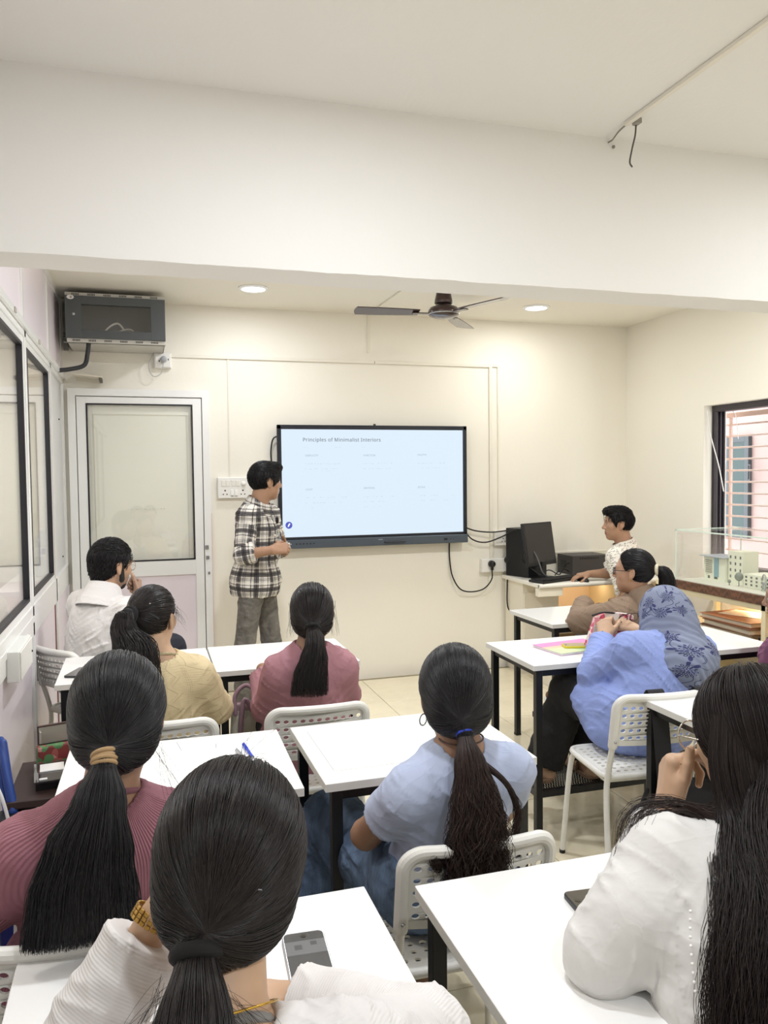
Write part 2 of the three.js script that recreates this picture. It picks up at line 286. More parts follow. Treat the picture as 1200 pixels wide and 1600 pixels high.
{ // student desk: white laminate top on a black square-tube frame with a perforated foot shelf
  const t = thing('student_desk', 'x', 'desk'); FURN.desk = t;
  const w = .31, d = .25;
  const top = mesh('tabletop', box(-w, .727, -d, w, .75, d, .0018), M.desk, t);
  mesh('edge_band', [box(-w - .0004, .7275, -d + .001, -w + .001, .7485, d - .001), box(w - .001, .7275, -d + .001, w + .0004, .7485, d - .001), box(-w + .001, .7275, d - .001, w - .001, .7485, d + .0004), box(-w + .001, .7275, -d - .0004, w - .001, .7485, -d + .001)], M.deskEdge, top);
  const s = .015, lx = w - .035, lz = d - .03;
  for (const [sx, sz] of [[-1, -1], [1, -1], [-1, 1], [1, 1]]) {
    const l = mesh('leg', box(sx * lx - s, .012, sz * lz - s, sx * lx + s, .727, sz * lz + s, .002), M.blackMetal, t);
    mesh('foot_cap', box(sx * lx - s - .001, 0, sz * lz - s - .001, sx * lx + s + .001, .014, sz * lz + s + .001, .002), M.rubber, l);
  }
  for (const sx of [-1, 1]) mesh('rail', box(sx * lx - .01, .697, -lz, sx * lx + .01, .727, lz), M.blackMetal, t);
  for (const sz of [-1, 1]) mesh('rail', box(-lx, .697, sz * lz - .01, lx, .727, sz * lz + .01), M.blackMetal, t);
  // foot shelf: frame and perforated sheet
  const y = .2;
  mesh('shelf_frame', [box(-lx, y - .03, lz - .012, lx, y, lz + .012), box(-lx, y - .03, -.02, lx, y, .004), box(-lx - .01, y - .03, -.02, -lx + .012, y, lz), box(lx - .012, y - .03, -.02, lx + .01, y, lz)], M.blackMetal, t);
  const sh = new THREE.Shape(); sh.moveTo(-lx, 0); sh.lineTo(lx, 0); sh.lineTo(lx, lz); sh.lineTo(-lx, lz);
  for (let i = 0; i < 44; i++) for (let k = 0; k < 17; k++) { const p = new THREE.Path(), x = -lx + .018 + i * .012, z = .012 + k * .012; if (x > lx - .015) continue; p.absarc(x + (k % 2) * .004, z, .0036, 0, Math.PI * 2, true); sh.holes.push(p); }
  mesh('perforated_shelf', new THREE.ExtrudeGeometry(sh, { depth: .0015, bevelEnabled: false, curveSegments: 3 }).rotateX(Math.PI / 2).translate(0, y + .001, 0), M.blackMetal, t);
}
let deskUsed = false;
function desk(label, x, z, turn = 0) { if (!deskUsed) { deskUsed = true; FURN.desk.userData.label = label; FURN.desk.position.set(x, 0, z); FURN.desk.rotation.y = turn; return FURN.desk; } return copyOf(FURN.desk, label, [x, 0, z], turn); }
// left block, back to front
desk('white desk in the far left row, in front of the woman in the cream knit', -.035, -3.58);
desk('white desk in the far left row, in front of the woman in the pink blouse', .592, -3.585, -.008);
desk('white desk with a large drawing sheet and a blue pen on it', .082, -2.262, -.02);
desk('white desk in the middle of the room, before the pale blue T-shirt', .753, -2.262, .008);
desk('white desk nearest the camera on the left, with a pale rimmed phone', .092, -1.23);
desk('white desk nearest the camera on the right, under the white blouse elbow', .808, -1.20);
// right block
desk('white desk farthest back on the right, before the brown shirt', 2.40, -4.04, .02);
desk('white desk on the right carrying a notebook and a yellow phone', 1.878, -3.235, -.01);
desk('white desk in front of the person in purple at the right edge', 2.505, -3.225);
desk('white desk whose front corner shows behind the headscarf chair, beside the raised hand', 2.01, -2.19);
// chairs
chair('perforated white chair of the bearded man beside the door', -.22, -4.12, -.90);
chair('perforated white chair of the woman in the cream knit', .055, -2.90, -.05);
chair('perforated white chair of the woman in the pink blouse', .575, -2.91, -.02);
chair('perforated white chair of the woman in the mauve sweater, at the left edge', -.115, -1.68, -.06);
chair('perforated white chair of the woman in the pale blue T-shirt', .695, -1.80, -.03);
chair('perforated white chair with black backpack straps, under the woman in the headscarf', 1.80, -2.65, -.10);
chair('perforated white chair of the woman in the brown shirt, hidden behind the headscarf', 2.51, -3.73, .10);
chair('perforated white chair hidden under the person in purple', 2.75, -2.75, .1);
chair('perforated white chair hidden below the frame under the white ribbed sweater', .10, -.66, 0);
chair('perforated white chair hidden below the frame under the white blouse', .80, -.78, -.35);
// ================================================================ back wall: display, cabinet, sockets, trunking
{ // interactive flat panel
  const t = thing('interactive_display', 'large black framed wall display showing a pale slide about minimalist interiors', 'display', [1.693, 1.485, ZB]);
  const w = .742, h = .451, D = .095;
  mesh('casing', box(-w + .01, -h + .02, .03, w - .01, h - .01, D - .02, .01), std('#24262c', .5), t);
  mesh('wall_bracket', box(-.3, -.2, 0, .3, .2, .032, .004), M.blackMetal, t);
  mesh('bezel', [box(-w, h - .032, D - .03, w, h, D, .004), box(-w, -h + .05, D - .03, -w + .03, h, D, .004), box(w - .03, -h + .05, D - .03, w, h, D, .004), box(-w, -h + .058, D - .03, w, -h + .08, D, .003)], std('#23262f', .35, { metalness: .3 }), t);
  const bar = mesh('control_bar', box(-w - .002, -h - .005, D - .04, w + .004, -h + .06, D + .006, .005), std('#59626d', .35, { metalness: .55 }), t);
  mesh('pen_tray', box(.06, -h + .016, D + .004, .225, -h + .026, D + .026, .003), std('#2b2f36', .4), bar);
  const bt = []; for (let i = 0; i < 6; i++) bt.push(box(-.62 + i * .026, -h + .026, D + .005, -.608 + i * .026, -h + .034, D + .0085, .001));
  mesh('button', bt, std('#20242a', .4), bar);
  mesh('port', [box(.545, -h + .02, D + .005, .572, -h + .034, D + .008), box(.595, -h + .024, D + .005, .603, -h + .03, D + .008), box(.62, -h + .024, D + .005, .626, -h + .03, D + .008)], std('#101216', .4), bar);
  mesh('maker_mark', new THREE.PlaneGeometry(.045, .012).translate(.03, -h + .042, D + .0068), std('#ffffff', .5, { map: canvasTex(128, 34, (g) => { g.fillStyle = '#59626d'; g.fillRect(0, 0, 128, 34); g.fillStyle = '#b9bfc6'; for (let i = 0; i < 5; i++) g.fillRect(18 + i * 19, 11, 13, 12); }) }), bar);
  mesh('status_led', new THREE.SphereGeometry(.0035, 8, 6).translate(-.655, -h + .03, D + .007), std('#ffffff', .3), bar);
  mesh('camera_nub', box(-.008, h - .002, D - .03, .008, h + .012, D - .015, .002), M.black, t);
  const SW = w * 2 - .06, SH = h * 2 - .112, cw = 1800, ch = Math.round(1800 * SH / SW);
  const slide = canvasTex(cw, ch, (g) => {
    const k = cw / 1060;                                       // slide drawn in the photograph's proportions
    g.fillStyle = '#dcecfa'; g.fillRect(0, 0, cw, ch);
    g.fillStyle = '#4c5663'; g.font = Math.round(27 * k) + 'px sans-serif'; g.textBaseline = 'alphabetic';
    const title = 'Principles of Minimalist Interiors'; g.letterSpacing = '1px';
    const tw = g.measureText(title).width; g.save(); g.translate(118 * k, 66 * k); g.scale(447 * k / tw, 1); g.fillText(title, 0, 0); g.restore();
    const R = rng(12);
    const dots = (x, y, n, c) => { g.fillStyle = c; let q = x; while (q < x + n) { const l = 3 + R() * 14; if (R() < .62) g.fillRect(q * k, (y + R() * 3) * k, l * k * .8, 2.2 * k); q += l + 2 + R() * 7; } };
    g.fillStyle = '#a9b9c9'; g.font = Math.round(13.5 * k) + 'px sans-serif';
    const col = [[130, 'SIMPLICITY', 'LIGHT'], [462, 'FUNCTION', 'MATERIAL'], [782, 'PALETTE', 'DETAIL']];
    for (const [x, a, b] of col) { g.fillStyle = '#9fb0c2'; g.fillText(a, x * k, (148 + (x > 700 ? -2 : 0)) * k); g.fillText(b, x * k, 334 * k - (x > 400 ? 6 : 0)); }
    dots(124, 96, 30, '#cbd9e6'); dots(300, 96, 24, '#cbd9e6'); dots(452, 96, 22, '#cbd9e6');
    for (const [x, w1] of [[130, 190], [462, 170], [782, 190]]) { dots(x, 186, w1, '#c3d2e0'); dots(x, 214, w1 - 10, '#c3d2e0'); if (x < 200) dots(x + 80, 226, 60, '#d2dfeb'); dots(x, 372, w1 + 40, '#c3d2e0'); dots(x, 400, w1 + 15, '#c3d2e0'); if (x < 700) dots(x, 428, 100, '#cbd9e6'); }
    g.fillStyle = '#4b57bd'; g.beginPath(); g.arc(35 * k, (ch / k - 66) * k, 19 * k, 0, 7); g.fill();
    g.fillStyle = '#ffffff'; g.save(); g.translate(35 * k, (ch / k - 66) * k); g.rotate(.5); g.fillRect(-4 * k, -11 * k, 8 * k, 17 * k); g.beginPath(); g.moveTo(-4 * k, 6 * k); g.lineTo(4 * k, 6 * k); g.lineTo(0, 12 * k); g.fill(); g.restore();
  }, { wrap: false });
  const sg = new THREE.PlaneGeometry(SW, SH).translate(0, .024, D - .012);
  mesh('screen', sg, new THREE.MeshStandardMaterial({ color: '#000000', roughness: .45, emissive: '#ffffff', emissiveMap: slide, emissiveIntensity: .93 }), t);
  const L = new THREE.RectAreaLight('#dcecfa', .85, SW, SH); L.position.set(0, .024, D - .004); L.rotation.y = Math.PI; t.add(L);
}
{ // network cabinet in the corner
  const t = thing('network_cabinet', 'dark grey wall network cabinet with a smoked window, high in the left corner', 'cabinet', [-.13, 2.43, ZB]);
  const body = std('#8f9090', .5), door = std('#54585a', .4, { metalness: .25 }), pale = std('#c9c6bd', .45);
  const D = .40, w = .30, h0 = .0, h1 = .315;
  mesh('body', [box(-w, h0, 0, -w + .004, h1, D - .03), box(w - .004, h0, 0, w, h1, D - .03), box(-w, h0, 0, w, h1, .004)], body, t);
  mesh('lid', box(-w, h1 - .004, 0, w, h1, D - .028), pale, t); mesh('underside', box(-w, h0, 0, w, h0 + .004, D - .028), pale, t);
  const vent = (y) => { const o = []; for (let g = 0; g < 6; g++) for (let i = 0; i < 5; i++) o.push(box(-w + .035 + g * .096 + i * .0095, y - .006, D - .012, -w + .040 + g * .096 + i * .0095, y + .006, D - .0105)); return o; };
  const tl = mesh('front_lip', [box(-w - .006, h1 - .022, D - .05, w + .006, h1, D - .012, .002)], pale, t); mesh('vent_slots', vent(h1 - .011), M.black, tl);
  const bl = mesh('front_lip', [box(-w + .0, h0, D - .05, w + .006, h0 + .026, D - .012, .002)], pale, t); mesh('vent_slots', vent(h0 + .013), M.black, bl);
  const dy0 = h0 + .026, dy1 = h1 - .022, wx0 = -w + .09, wx1 = w - .085, wy0 = dy0 + .052, wy1 = dy1 - .052;
  const dr = mesh('door', [box(-w - .006, dy0, D - .028, wx0, dy1, D, .002), box(wx1, dy0, D - .028, w + .006, dy1, D, .002), box(wx0, dy0, D - .028, wx1, wy0, D, .001), box(wx0, wy1, D - .028, wx1, dy1, D, .001)], door, t);
  mesh('smoked_window', box(wx0, wy0, D - .02, wx1, wy1, D - .016), new THREE.MeshPhysicalMaterial({ color: '#ffffff', roughness: .04, transmission: 1, thickness: 0 }), dr);
  mesh('key_lock', lathe([[0, .008], [.009, .008], [.010, 0]], 16).rotateX(Math.PI / 2).translate(-w + .045, .175, D), M.steel, dr);
  mesh('round_sticker', [new THREE.CylinderGeometry(.022, .022, .001, 28).rotateX(Math.PI / 2).scale(1, .62, 1).translate(-w + .028, dy1 - .012, D + .0012)], std('#ffffff', .5, { map: canvasTex(128, 128, (g) => { g.fillStyle = '#f4f2ee'; g.fillRect(0, 0, 128, 128); g.strokeStyle = '#7d5f62'; g.lineWidth = 9; g.beginPath(); g.ellipse(64, 52, 28, 16, 0, 0, 7); g.stroke(); g.fillStyle = '#8f6f70'; g.fillRect(40, 50, 44, 7); }) }), dr);
  mesh('bracket', [box(-w - .012, .28, .02, -w, .31, .1), box(-w - .05, .0, .02, -w - .02, .32, .05)], std('#8e8c86', .5), t);
}
for (const [pts, r, col, label] of [
  [[[-.22, 2.455, -5.56], [-.19, 2.53, -5.52], [-.12, 2.57, -5.52], [-.07, 2.5, -5.54], [-.06, 2.445, -5.58]], .006, '#d5d1ca', 'pale grey network cable looping inside the smoked cabinet window'],
  [[[-.2, 2.45, -5.52], [-.14, 2.5, -5.5], [-.04, 2.53, -5.5], [.0, 2.47, -5.53], [.02, 2.445, -5.58]], .006, '#b9b4ac', 'darker grey network cable coiled inside the smoked cabinet window']]) tag(mesh('network_cable', tube(pts, r), std(col, .5)), label, 'cable');
{ const t = thing('network_switch', 'white box standing inside the smoked cabinet window', 'network device', [.04, 2.436, -5.55], .3); mesh('case', box(-.05, 0, -.04, .05, .07, .04, .004), std('#b5b0a6', .4), t); mesh('mounting_ear', box(.05, .0, -.04, .09, .05, -.036), std('#b5b0a6', .4), t); }
tag(mesh('conduit_hose', tube([[-.30, 2.445, -5.48], [-.31, 2.36, -5.47], [-.33, 2.29, -5.47], [-.42, 2.255, -5.44], [-.475, 2.245, -5.42]], .014, 60, 12), std('#26282b', .55)), 'thick black cable hose curving down from the network cabinet to the partition rail', 'cable');
['#1f4a3a', '#2c3f3a', '#3a5a48', '#b9b7b0'].forEach((c, i) => tag(mesh('thin_cable', tube([[-.455, 2.50 - i * .018, -5.55], [-.40, 2.455 - i * .006, -5.50 - i * .02], [-.33, 2.435 + .004 * i, -5.48 - i * .015], [-.29, 2.45, -5.5]], .0042, 24, 6), std(c, .5)), ['dark green thin cable, topmost of the bundle beside the network cabinet', 'blackish thin cable in the bundle beside the network cabinet', 'mid green thin cable in the bundle beside the network cabinet', 'pale thin cable, lowest of the bundle beside the network cabinet'][i], 'cable', null));
{ const t = thing('wall_tray', 'small slanting white tray on the wall between the door and the cabinet', 'tray', [-.22, 2.19, ZB]); mesh('plate', box(-.2, .045, 0, -.02, .055, .16).rotateZ(-.1), std('#ebe3d2', .6), t); mesh('dark_end', box(-.035, .025, .02, -.015, .05, .15, .003), std('#6b665d', .6), t); mesh('bracket', box(-.19, .02, 0, -.03, .05, .006).rotateZ(-.1), std('#ebe3d2', .6), t); }
// sockets
function socketFace(w, h, holes) { return holes; }
{ const t = thing('wall_socket', 'small white surface socket with a grey plug below the network cabinet', 'socket', [.165, 2.38, ZB]);
  mesh('box', box(-.058, -.053, 0, .058, .053, .042, .004), M.plastic, t); mesh('cover', box(-.052, -.047, .042, .052, .047, .048, .003), M.plastic, t);
  mesh('pin_hole', [box(-.028, -.012, .0475, -.02, 0, .049), box(.034, .0, .0475, .04, .012, .049)], M.black, t); }
{ const t = thing('power_plug', 'grey round plug with a thin looped lead in the socket below the cabinet', 'plug', [.17, 2.385, ZB + .048]); mesh('plug_body', lathe([[0, .042], [.016, .042], [.021, .03], [.022, 0], [0, 0]], 20).rotateX(Math.PI / 2), std('#a9adb1', .4), t); mesh('lead', tube([[0, -.02, .03], [-.02, -.10, .02], [-.07, -.12, .012], [-.10, -.06, .012], [-.085, .0, .01], [-.065, .045, .006], [-.05, .09, .04]], .0032, 60, 6), std('#b8bab6', .5), t); }
{ // switchboard with two socket outlets
  const t = thing('switch_board', 'white modular switchboard with two sockets left of the wall display', 'switchboard', [.642, 1.482, ZB]); const w = .118, h = .078;
  mesh('back_box', box(-w, -h, 0, w, h, .03, .004), M.plastic, t); mesh('cover_plate', box(-w + .004, -h + .004, .03, w - .004, h - .004, .037, .004), M.plastic, t);
  for (let i = 0; i < 4; i++) mesh('switch', box(-.09 + i * .032 + (i > 1 ? .008 : 0), .012, .037, -.064 + i * .032 + (i > 1 ? .008 : 0), .055, .042, .003), std('#efece3', .3), t);
  mesh('dimmer_knob', lathe([[0, .018], [.014, .018], [.017, 0]], 20).rotateX(Math.PI / 2).translate(.067, .03, .037), std('#f6f4ee', .3), t);
  for (const i of [0, 1]) mesh('switch', box(-.026 + i * .028, -.055, .037, -.002 + i * .028, -.012, .043, .003), std('#fbfaf5', .3), t);
  for (const sx of [-.065, .062]) mesh('pin_hole', [box(sx - .005, -.024, .0365, sx + .005, -.014, .0378), box(sx - .017, -.05, .0365, sx - .009, -.042, .0378), box(sx + .009, -.05, .0365, sx + .017, -.042, .0378)], M.black, t);
  mesh('indicator', [box(-.024, -.062, .0365, -.006, -.058, .0378), box(.004, -.062, .0365, .022, -.058, .0378)], std('#8a8a84', .4), t); }
{ const t = thing('wall_socket', 'long white twin socket box below the right corner of the display', 'socket', [2.705, .83, ZB]); mesh('box', box(-.125, -.055, 0, .125, .055, .04, .004), M.plastic, t); mesh('cover', box(-.12, -.05, .04, .12, .05, .046, .003), M.plastic, t); mesh('switch', box(-.02, -.03, .046, .0, .03, .05, .002), std('#efece3', .3), t); mesh('switch', box(.02, -.03, .046, .04, .03, .05, .002), std('#efece3', .3), t); }
{ const t = thing('wall_socket', 'small white square socket between the display and the computer', 'socket', [2.775, 1.045, ZB]); mesh('box', box(-.075, -.06, 0, .075, .06, .035, .004), M.plastic, t); mesh('cover', box(-.07, -.055, .035, .07, .055, .041, .003), M.plastic, t); mesh('pin_hole', [box(-.01, -.005, .0405, -.002, .004, .0415), box(-.02, -.03, .0405, -.012, -.022, .0415), box(.006, -.03, .0405, .014, -.022, .0415), box(.03, .0, .0405, .036, .02, .0415)], M.black, t); mesh('plug_tail', [box(-.002, -.055, .04, .014, -.03, .06, .004)], std('#dcd9d0', .4), t); }
const blackPlug = (x, y, label) => { const t = thing('power_plug', label, 'plug', [x, y, ZB + .046]); mesh('plug_body', [lathe([[0, .05], [.014, .048], [.026, .03], [.028, 0], [0, 0]], 20).rotateX(Math.PI / 2), box(-.009, -.05, .004, .009, -.01, .03, .005)], M.black, t); return t; };
{ const t = blackPlug(2.66, .845, 'black plug, left one in the twin socket, with a lead up to the display'); mesh('lead', tube([[0, -.05, .017], [-.005, -.12, .02], [-.08, -.20, .01], [-.25, -.20, .0], [-.32, -.10, -.02], [-.345, .06, -.03], [-.345, .20, -.03]], .0055, 80, 8), M.black, t); }
{ const t = blackPlug(2.80, .872, 'black plug, right one in the twin socket, with a lead to the computer'); mesh('lead', tube([[0, -.05, .017], [-.01, -.2, .02], [.0, -.4, .03], [.05, -.43, .06], [.10, -.33, .1], [.13, -.2, .16], [.17, -.14, .26], [.23, -.132, .34]], .0055, 80, 8), M.black, t); }
// trunking and conduits
const trunk = (label, boxes) => { const t = thing('cable_trunking', label, 'cable trunking', [0, 0, 0]); boxes.forEach((b) => mesh('trunk_length', box(...b, .002), std('#efe9db', .45), t)); return t; };
trunk('cream trunking running along the back wall above the display', [[.16, 2.408, ZB, 1.715, 2.432, ZB + .014], [1.72, 2.408, ZB, 2.69, 2.43, ZB + .014]]);
trunk('cream trunking falling from the high run to the computer socket, right of the display', [[2.665, .885, ZB, 2.69, 2.43, ZB + .016], [2.738, 1.10, ZB, 2.752, 2.43, ZB + .012], [2.69, 2.412, ZB, 2.752, 2.434, ZB + .013]]);
trunk('thin cream trunking falling from the high run to the switchboard', [[.612, 1.56, ZB, .624, 2.41, ZB + .008]]);
trunk('thin grey-cream trunking on the back wall and ceiling towards the fan', [[1.664, 2.49, ZB, 1.676, CEIL - .001, ZB + .010], [1.664, CEIL - .010, ZB + .01, 1.676, CEIL - .0005, -4.75]]);
trunk('low cream trunking along the back wall behind the battery unit', [[2.86, .90, ZB, 3.925, .915, ZB + .01]]);
{ const t = trunk('pale conduit along the front ceiling ending beside the beam', [[1.636, CEIL - .014, -2.45, 1.654, CEIL - .0005, 1.6]]); t.rotation.y = 0; mesh('end_clip', box(1.655, CEIL - .02, -2.43, 1.675, CEIL - .002, -2.40, .002), std('#9d988d', .5), t); mesh('loose_wire', tube([[1.645, CEIL - .008, -2.44], [1.648, CEIL - .012, -2.50], [1.655, CEIL - .02, -2.55], [1.66, CEIL - .015, -2.582]], .003, 20, 6), std('#8f8a80', .6), t); mesh('hanging_wire', tube([[1.665, CEIL - .012, -2.42], [1.668, CEIL - .05, -2.43], [1.672, CEIL - .09, -2.455], [1.668, CEIL - .135, -2.46], [1.676, CEIL - .145, -2.46]], .0032, 30, 6), std('#55504a', .6), t); mesh('loose_wire', new THREE.SphereGeometry(.006, 8, 6).translate(1.68, CEIL - .03, -2.58), std('#8f8a80', .6), t); }
// display leads
const lead = (label, pts, r = .0055, c = M.black) => tag(mesh('signal_cable', tube(pts, r, 90, 8), c), label, 'cable');
lead('black lead bulging out behind the left edge of the display', [[.975, 1.86, ZB + .03], [.935, 1.84, ZB + .03], [.915, 1.76, ZB + .03], [.918, 1.66, ZB + .03], [.945, 1.52, ZB + .03], [.97, 1.46, ZB + .03]]);
lead('black lead from the display to the computer, upper of the two', [[2.42, 1.15, ZB + .05], [2.52, 1.115, ZB + .05], [2.66, 1.10, ZB + .07], [2.77, 1.115, ZB + .14], [2.86, 1.12, ZB + .2], [2.92, 1.08, ZB + .22]]);
lead('black lead from the display to the computer, lower sagging one', [[2.42, 1.125, ZB + .05], [2.50, 1.045, ZB + .05], [2.60, 1.02, ZB + .06], [2.72, 1.06, ZB + .1], [2.80, 1.11, ZB + .16], [2.90, 1.13, ZB + .22], [2.95, 1.09, ZB + .24]]);
{ // ceiling fan, at rest
  const t = thing('ceiling_fan', 'dark brown three-blade ceiling fan below the back ceiling', 'fan', [1.86, CEIL, -4.75]); const brown = std('#3d2a28', .3, { metalness: .35, clearcoat: .5 });
  mesh('canopy', lathe([[.012, 0], [.016, -.012], [.03, -.03], [.046, -.07], [.056, -.115], [.058, -.135], [.05, -.142], [0, -.142]]), brown, t);
  mesh('rod', cyl(0, -.16, .0, 0, .012), brown, t);
  const mo = mesh('motor', lathe([[0, -.148], [.05, -.15], [.085, -.162], [.098, -.182], [.1, -.2], [.092, -.214], [.06, -.226], [0, -.23]]), brown, t);
  mesh('chrome_ring', new THREE.TorusGeometry(.098, .004, 8, 48).rotateX(Math.PI / 2).translate(0, -.204, 0), M.steel, mo);
  for (const a of [3.02, 3.02 + 2.094, 3.02 + 4.189]) {
    const s = new THREE.Shape(); s.moveTo(.16, -.05); s.quadraticCurveTo(.35, -.068, .56, -.062); s.quadraticCurveTo(.585, 0, .56, .062); s.quadraticCurveTo(.35, .06, .16, .04); s.closePath();
    const bl = mesh('blade', slab(s, .006, .0015).rotateX(-Math.PI / 2 + .16).translate(0, -.196, 0).rotateY(a), brown, t);
    mesh('blade_iron', [box(.085, -.205, -.02, .2, -.199, .02, .002).rotateY(a)], brown, bl);
  }
}
// ================================================================ computer corner
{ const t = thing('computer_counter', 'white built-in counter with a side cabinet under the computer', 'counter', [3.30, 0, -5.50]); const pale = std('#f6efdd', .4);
  const top = mesh('worktop', box(-.53, .72, -.335, .625, .75, .30, .004), std('#f7f3e8', .3), t);
  mesh('front_roll', rod([-.53, .733, .30], [.625, .733, .30], .016, 14), std('#f7f3e8', .3), top);
  mesh('apron', box(-.53, .655, .24, -.33, .715, .29, .002), pale, t);
  const cab = mesh('side_cabinet', [box(-.50, .08, -.33, -.19, .72, -.02, .002)], pale, t);
  mesh('door', box(-.495, .1, -.02, -.2, .64, -.004, .002), pale, cab); mesh('plinth', box(-.49, 0, -.32, -.2, .08, -.05), std('#d9d2c2', .6), cab); mesh('latch', box(-.23, .34, -.004, -.215, .37, .006, .002), M.black, cab);
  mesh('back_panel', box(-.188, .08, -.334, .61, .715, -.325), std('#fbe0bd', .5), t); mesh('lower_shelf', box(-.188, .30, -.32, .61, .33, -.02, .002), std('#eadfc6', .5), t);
  mesh('end_panel', box(.27, 0, -.33, .29, .72, .05, .002), std('#f0dcae', .5), t); }
{ const t = thing('white_box', 'low white box with a black clip on the floor under the counter', 'box', [3.02, 0, -5.28]); mesh('box', box(-.2, 0, -.12, .06, .13, .12, .004), std('#f0e9d8', .5), t); mesh('clip', box(.0, .07, .12, .04, .084, .126), M.black, t); mesh('lid', box(-.205, .13, -.125, .065, .148, .125, .004), std('#f0e9d8', .5), t); }
{ const t = thing('wooden_stool', 'reddish wooden block standing under the counter', 'stool', [3.2, 0, -5.30]); mesh('seat', box(-.13, .24, -.12, .13, .275, .12, .005), std('#8a5636', .5), t); for (const sx of [-1, 1]) for (const sz of [-1, 1]) mesh('leg', box(sx * .1 - .018, 0, sz * .09 - .018, sx * .1 + .018, .24, sz * .09 + .018), std('#7a4a2e', .5), t); }
{ // monitor
  const t = thing('computer_monitor', 'black flat monitor with a dark screen on the counter', 'monitor', [2.965, .75, -5.50], .46);
  mesh('foot', [lathe([[0, 0], [.115, 0], [.115, .008], [.05, .016], [0, .02]]).scale(1, 1, .75)], M.black, t); mesh('neck', box(-.03, .012, -.03, .03, .13, .012, .006), M.black, t);
  const H = mesh('housing', [box(-.19, .10, -.01, .19, .435, .012, .006), box(-.11, .16, -.045, .11, .36, -.008, .015)].map((g) => g.rotateX(-.16)), std('#17171a', .4), t);
  mesh('screen', box(-.172, .128, .0115, .172, .42, .0135).rotateX(-.16), std('#2a2627', .3), H);
}
{ const t = thing('computer_tower', 'black computer tower standing behind the monitor, back panel outwards', 'computer', [2.90, .75, -5.69], .32); const m = std('#1b1c1f', .45, { metalness: .3 });
  mesh('case', box(-.085, 0, -.12, .085, .38, .13, .004), m, t); mesh('rear_panel', [box(-.07, .22, .13, .03, .34, .134), box(-.07, .02, .13, .07, .1, .134)], std('#3b3d42', .4, { metalness: .5 }), t);
  const sl = []; for (let i = 0; i < 6; i++) sl.push(box(-.07, .11 + i * .016, .13, .06, .12 + i * .016, .133)); mesh('slot_cover', sl, std('#75777b', .35, { metalness: .7 }), t); mesh('fan_grille', new THREE.TorusGeometry(.03, .004, 6, 24).translate(.045, .28, .134), std('#6a6c70', .4), t); }
{ const R = rng(21); const labels = ['black lead arching over the computer tower', 'grey lead falling behind the monitor from the tower', 'black lead coiling down the left side of the tower', 'pale lead curling beside the small socket', 'black lead tangled behind the monitor foot', 'black lead running from the monitor to the battery unit'];
  const P = [[[2.90, 1.08, -5.60], [2.93, 1.155, -5.62], [3.0, 1.16, -5.64], [3.03, 1.09, -5.66], [3.02, 1.02, -5.62]], [[2.88, 1.12, -5.58], [2.865, 1.0, -5.50], [2.90, .90, -5.46], [2.93, .80, -5.44], [3.0, .757, -5.46]], [[2.85, 1.10, -5.62], [2.83, .99, -5.55], [2.79, .9, -5.52], [2.83, .86, -5.50], [2.90, .79, -5.44], [2.98, .756, -5.42]], [[2.79, 1.0, -5.79], [2.80, .93, -5.75], [2.81, .85, -5.72], [2.84, .80, -5.7], [2.88, .755, -5.66]], [[2.99, .77, -5.60], [3.06, .80, -5.58], [3.13, .765, -5.55], [3.2, .80, -5.60], [3.28, .76, -5.62]], [[3.1, .76, -5.56], [3.2, .83, -5.6], [3.30, .85, -5.62], [3.36, .845, -5.6]]];
  P.forEach((p, i) => lead(labels[i], p, i === 1 || i === 3 ? .005 : .0045, i === 1 ? std('#6c6d70', .5) : i === 3 ? std('#d8d6cf', .5) : M.black)); }
{ const t = thing('computer_keyboard', 'black keyboard on the counter in front of the monitor', 'keyboard', [2.985, .75, -5.34], .34); mesh('case', box(-.22, 0, -.075, .22, .018, .075, .006).rotateX(.03), M.black, t);
  const keys = []; for (let r = 0; r < 5; r++) for (let i = 0; i < 20; i++) keys.push(box(-.205 + i * .0205, .017, -.06 + r * .0235, -.188 + i * .0205, .024, -.041 + r * .0235)); const k = mesh('keys', keys, std('#1d1d20', .6), t); }
{ const t = thing('backup_battery', 'dark grey backup battery unit at the back of the counter', 'battery unit', [3.42, .75, -5.68]); mesh('case', box(-.165, 0, -.12, .165, .155, .12, .006), std('#3e3b3b', .5), t); const v = []; for (let i = 0; i < 9; i++) v.push(box(-.1 + i * .02, .125, .12, -.088 + i * .02, .14, .1215)); mesh('vent_slots', v, M.black, t); mesh('rear_socket', box(-.168, .05, -.06, -.165, .11, .02), M.black, t); }
{ const t = thing('computer_mouse', 'black mouse under the hand of the young man at the computer', 'mouse', [3.155, .7505, -5.235], .3); mesh('shell', new THREE.SphereGeometry(1, 20, 12, 0, 7, 0, Math.PI / 2).scale(.03, .034, .052), M.black, t); mesh('wheel', new THREE.TorusGeometry(.009, .003, 6, 16).rotateY(Math.PI / 2).translate(0, .028, -.022), std('#444', .5), t); }
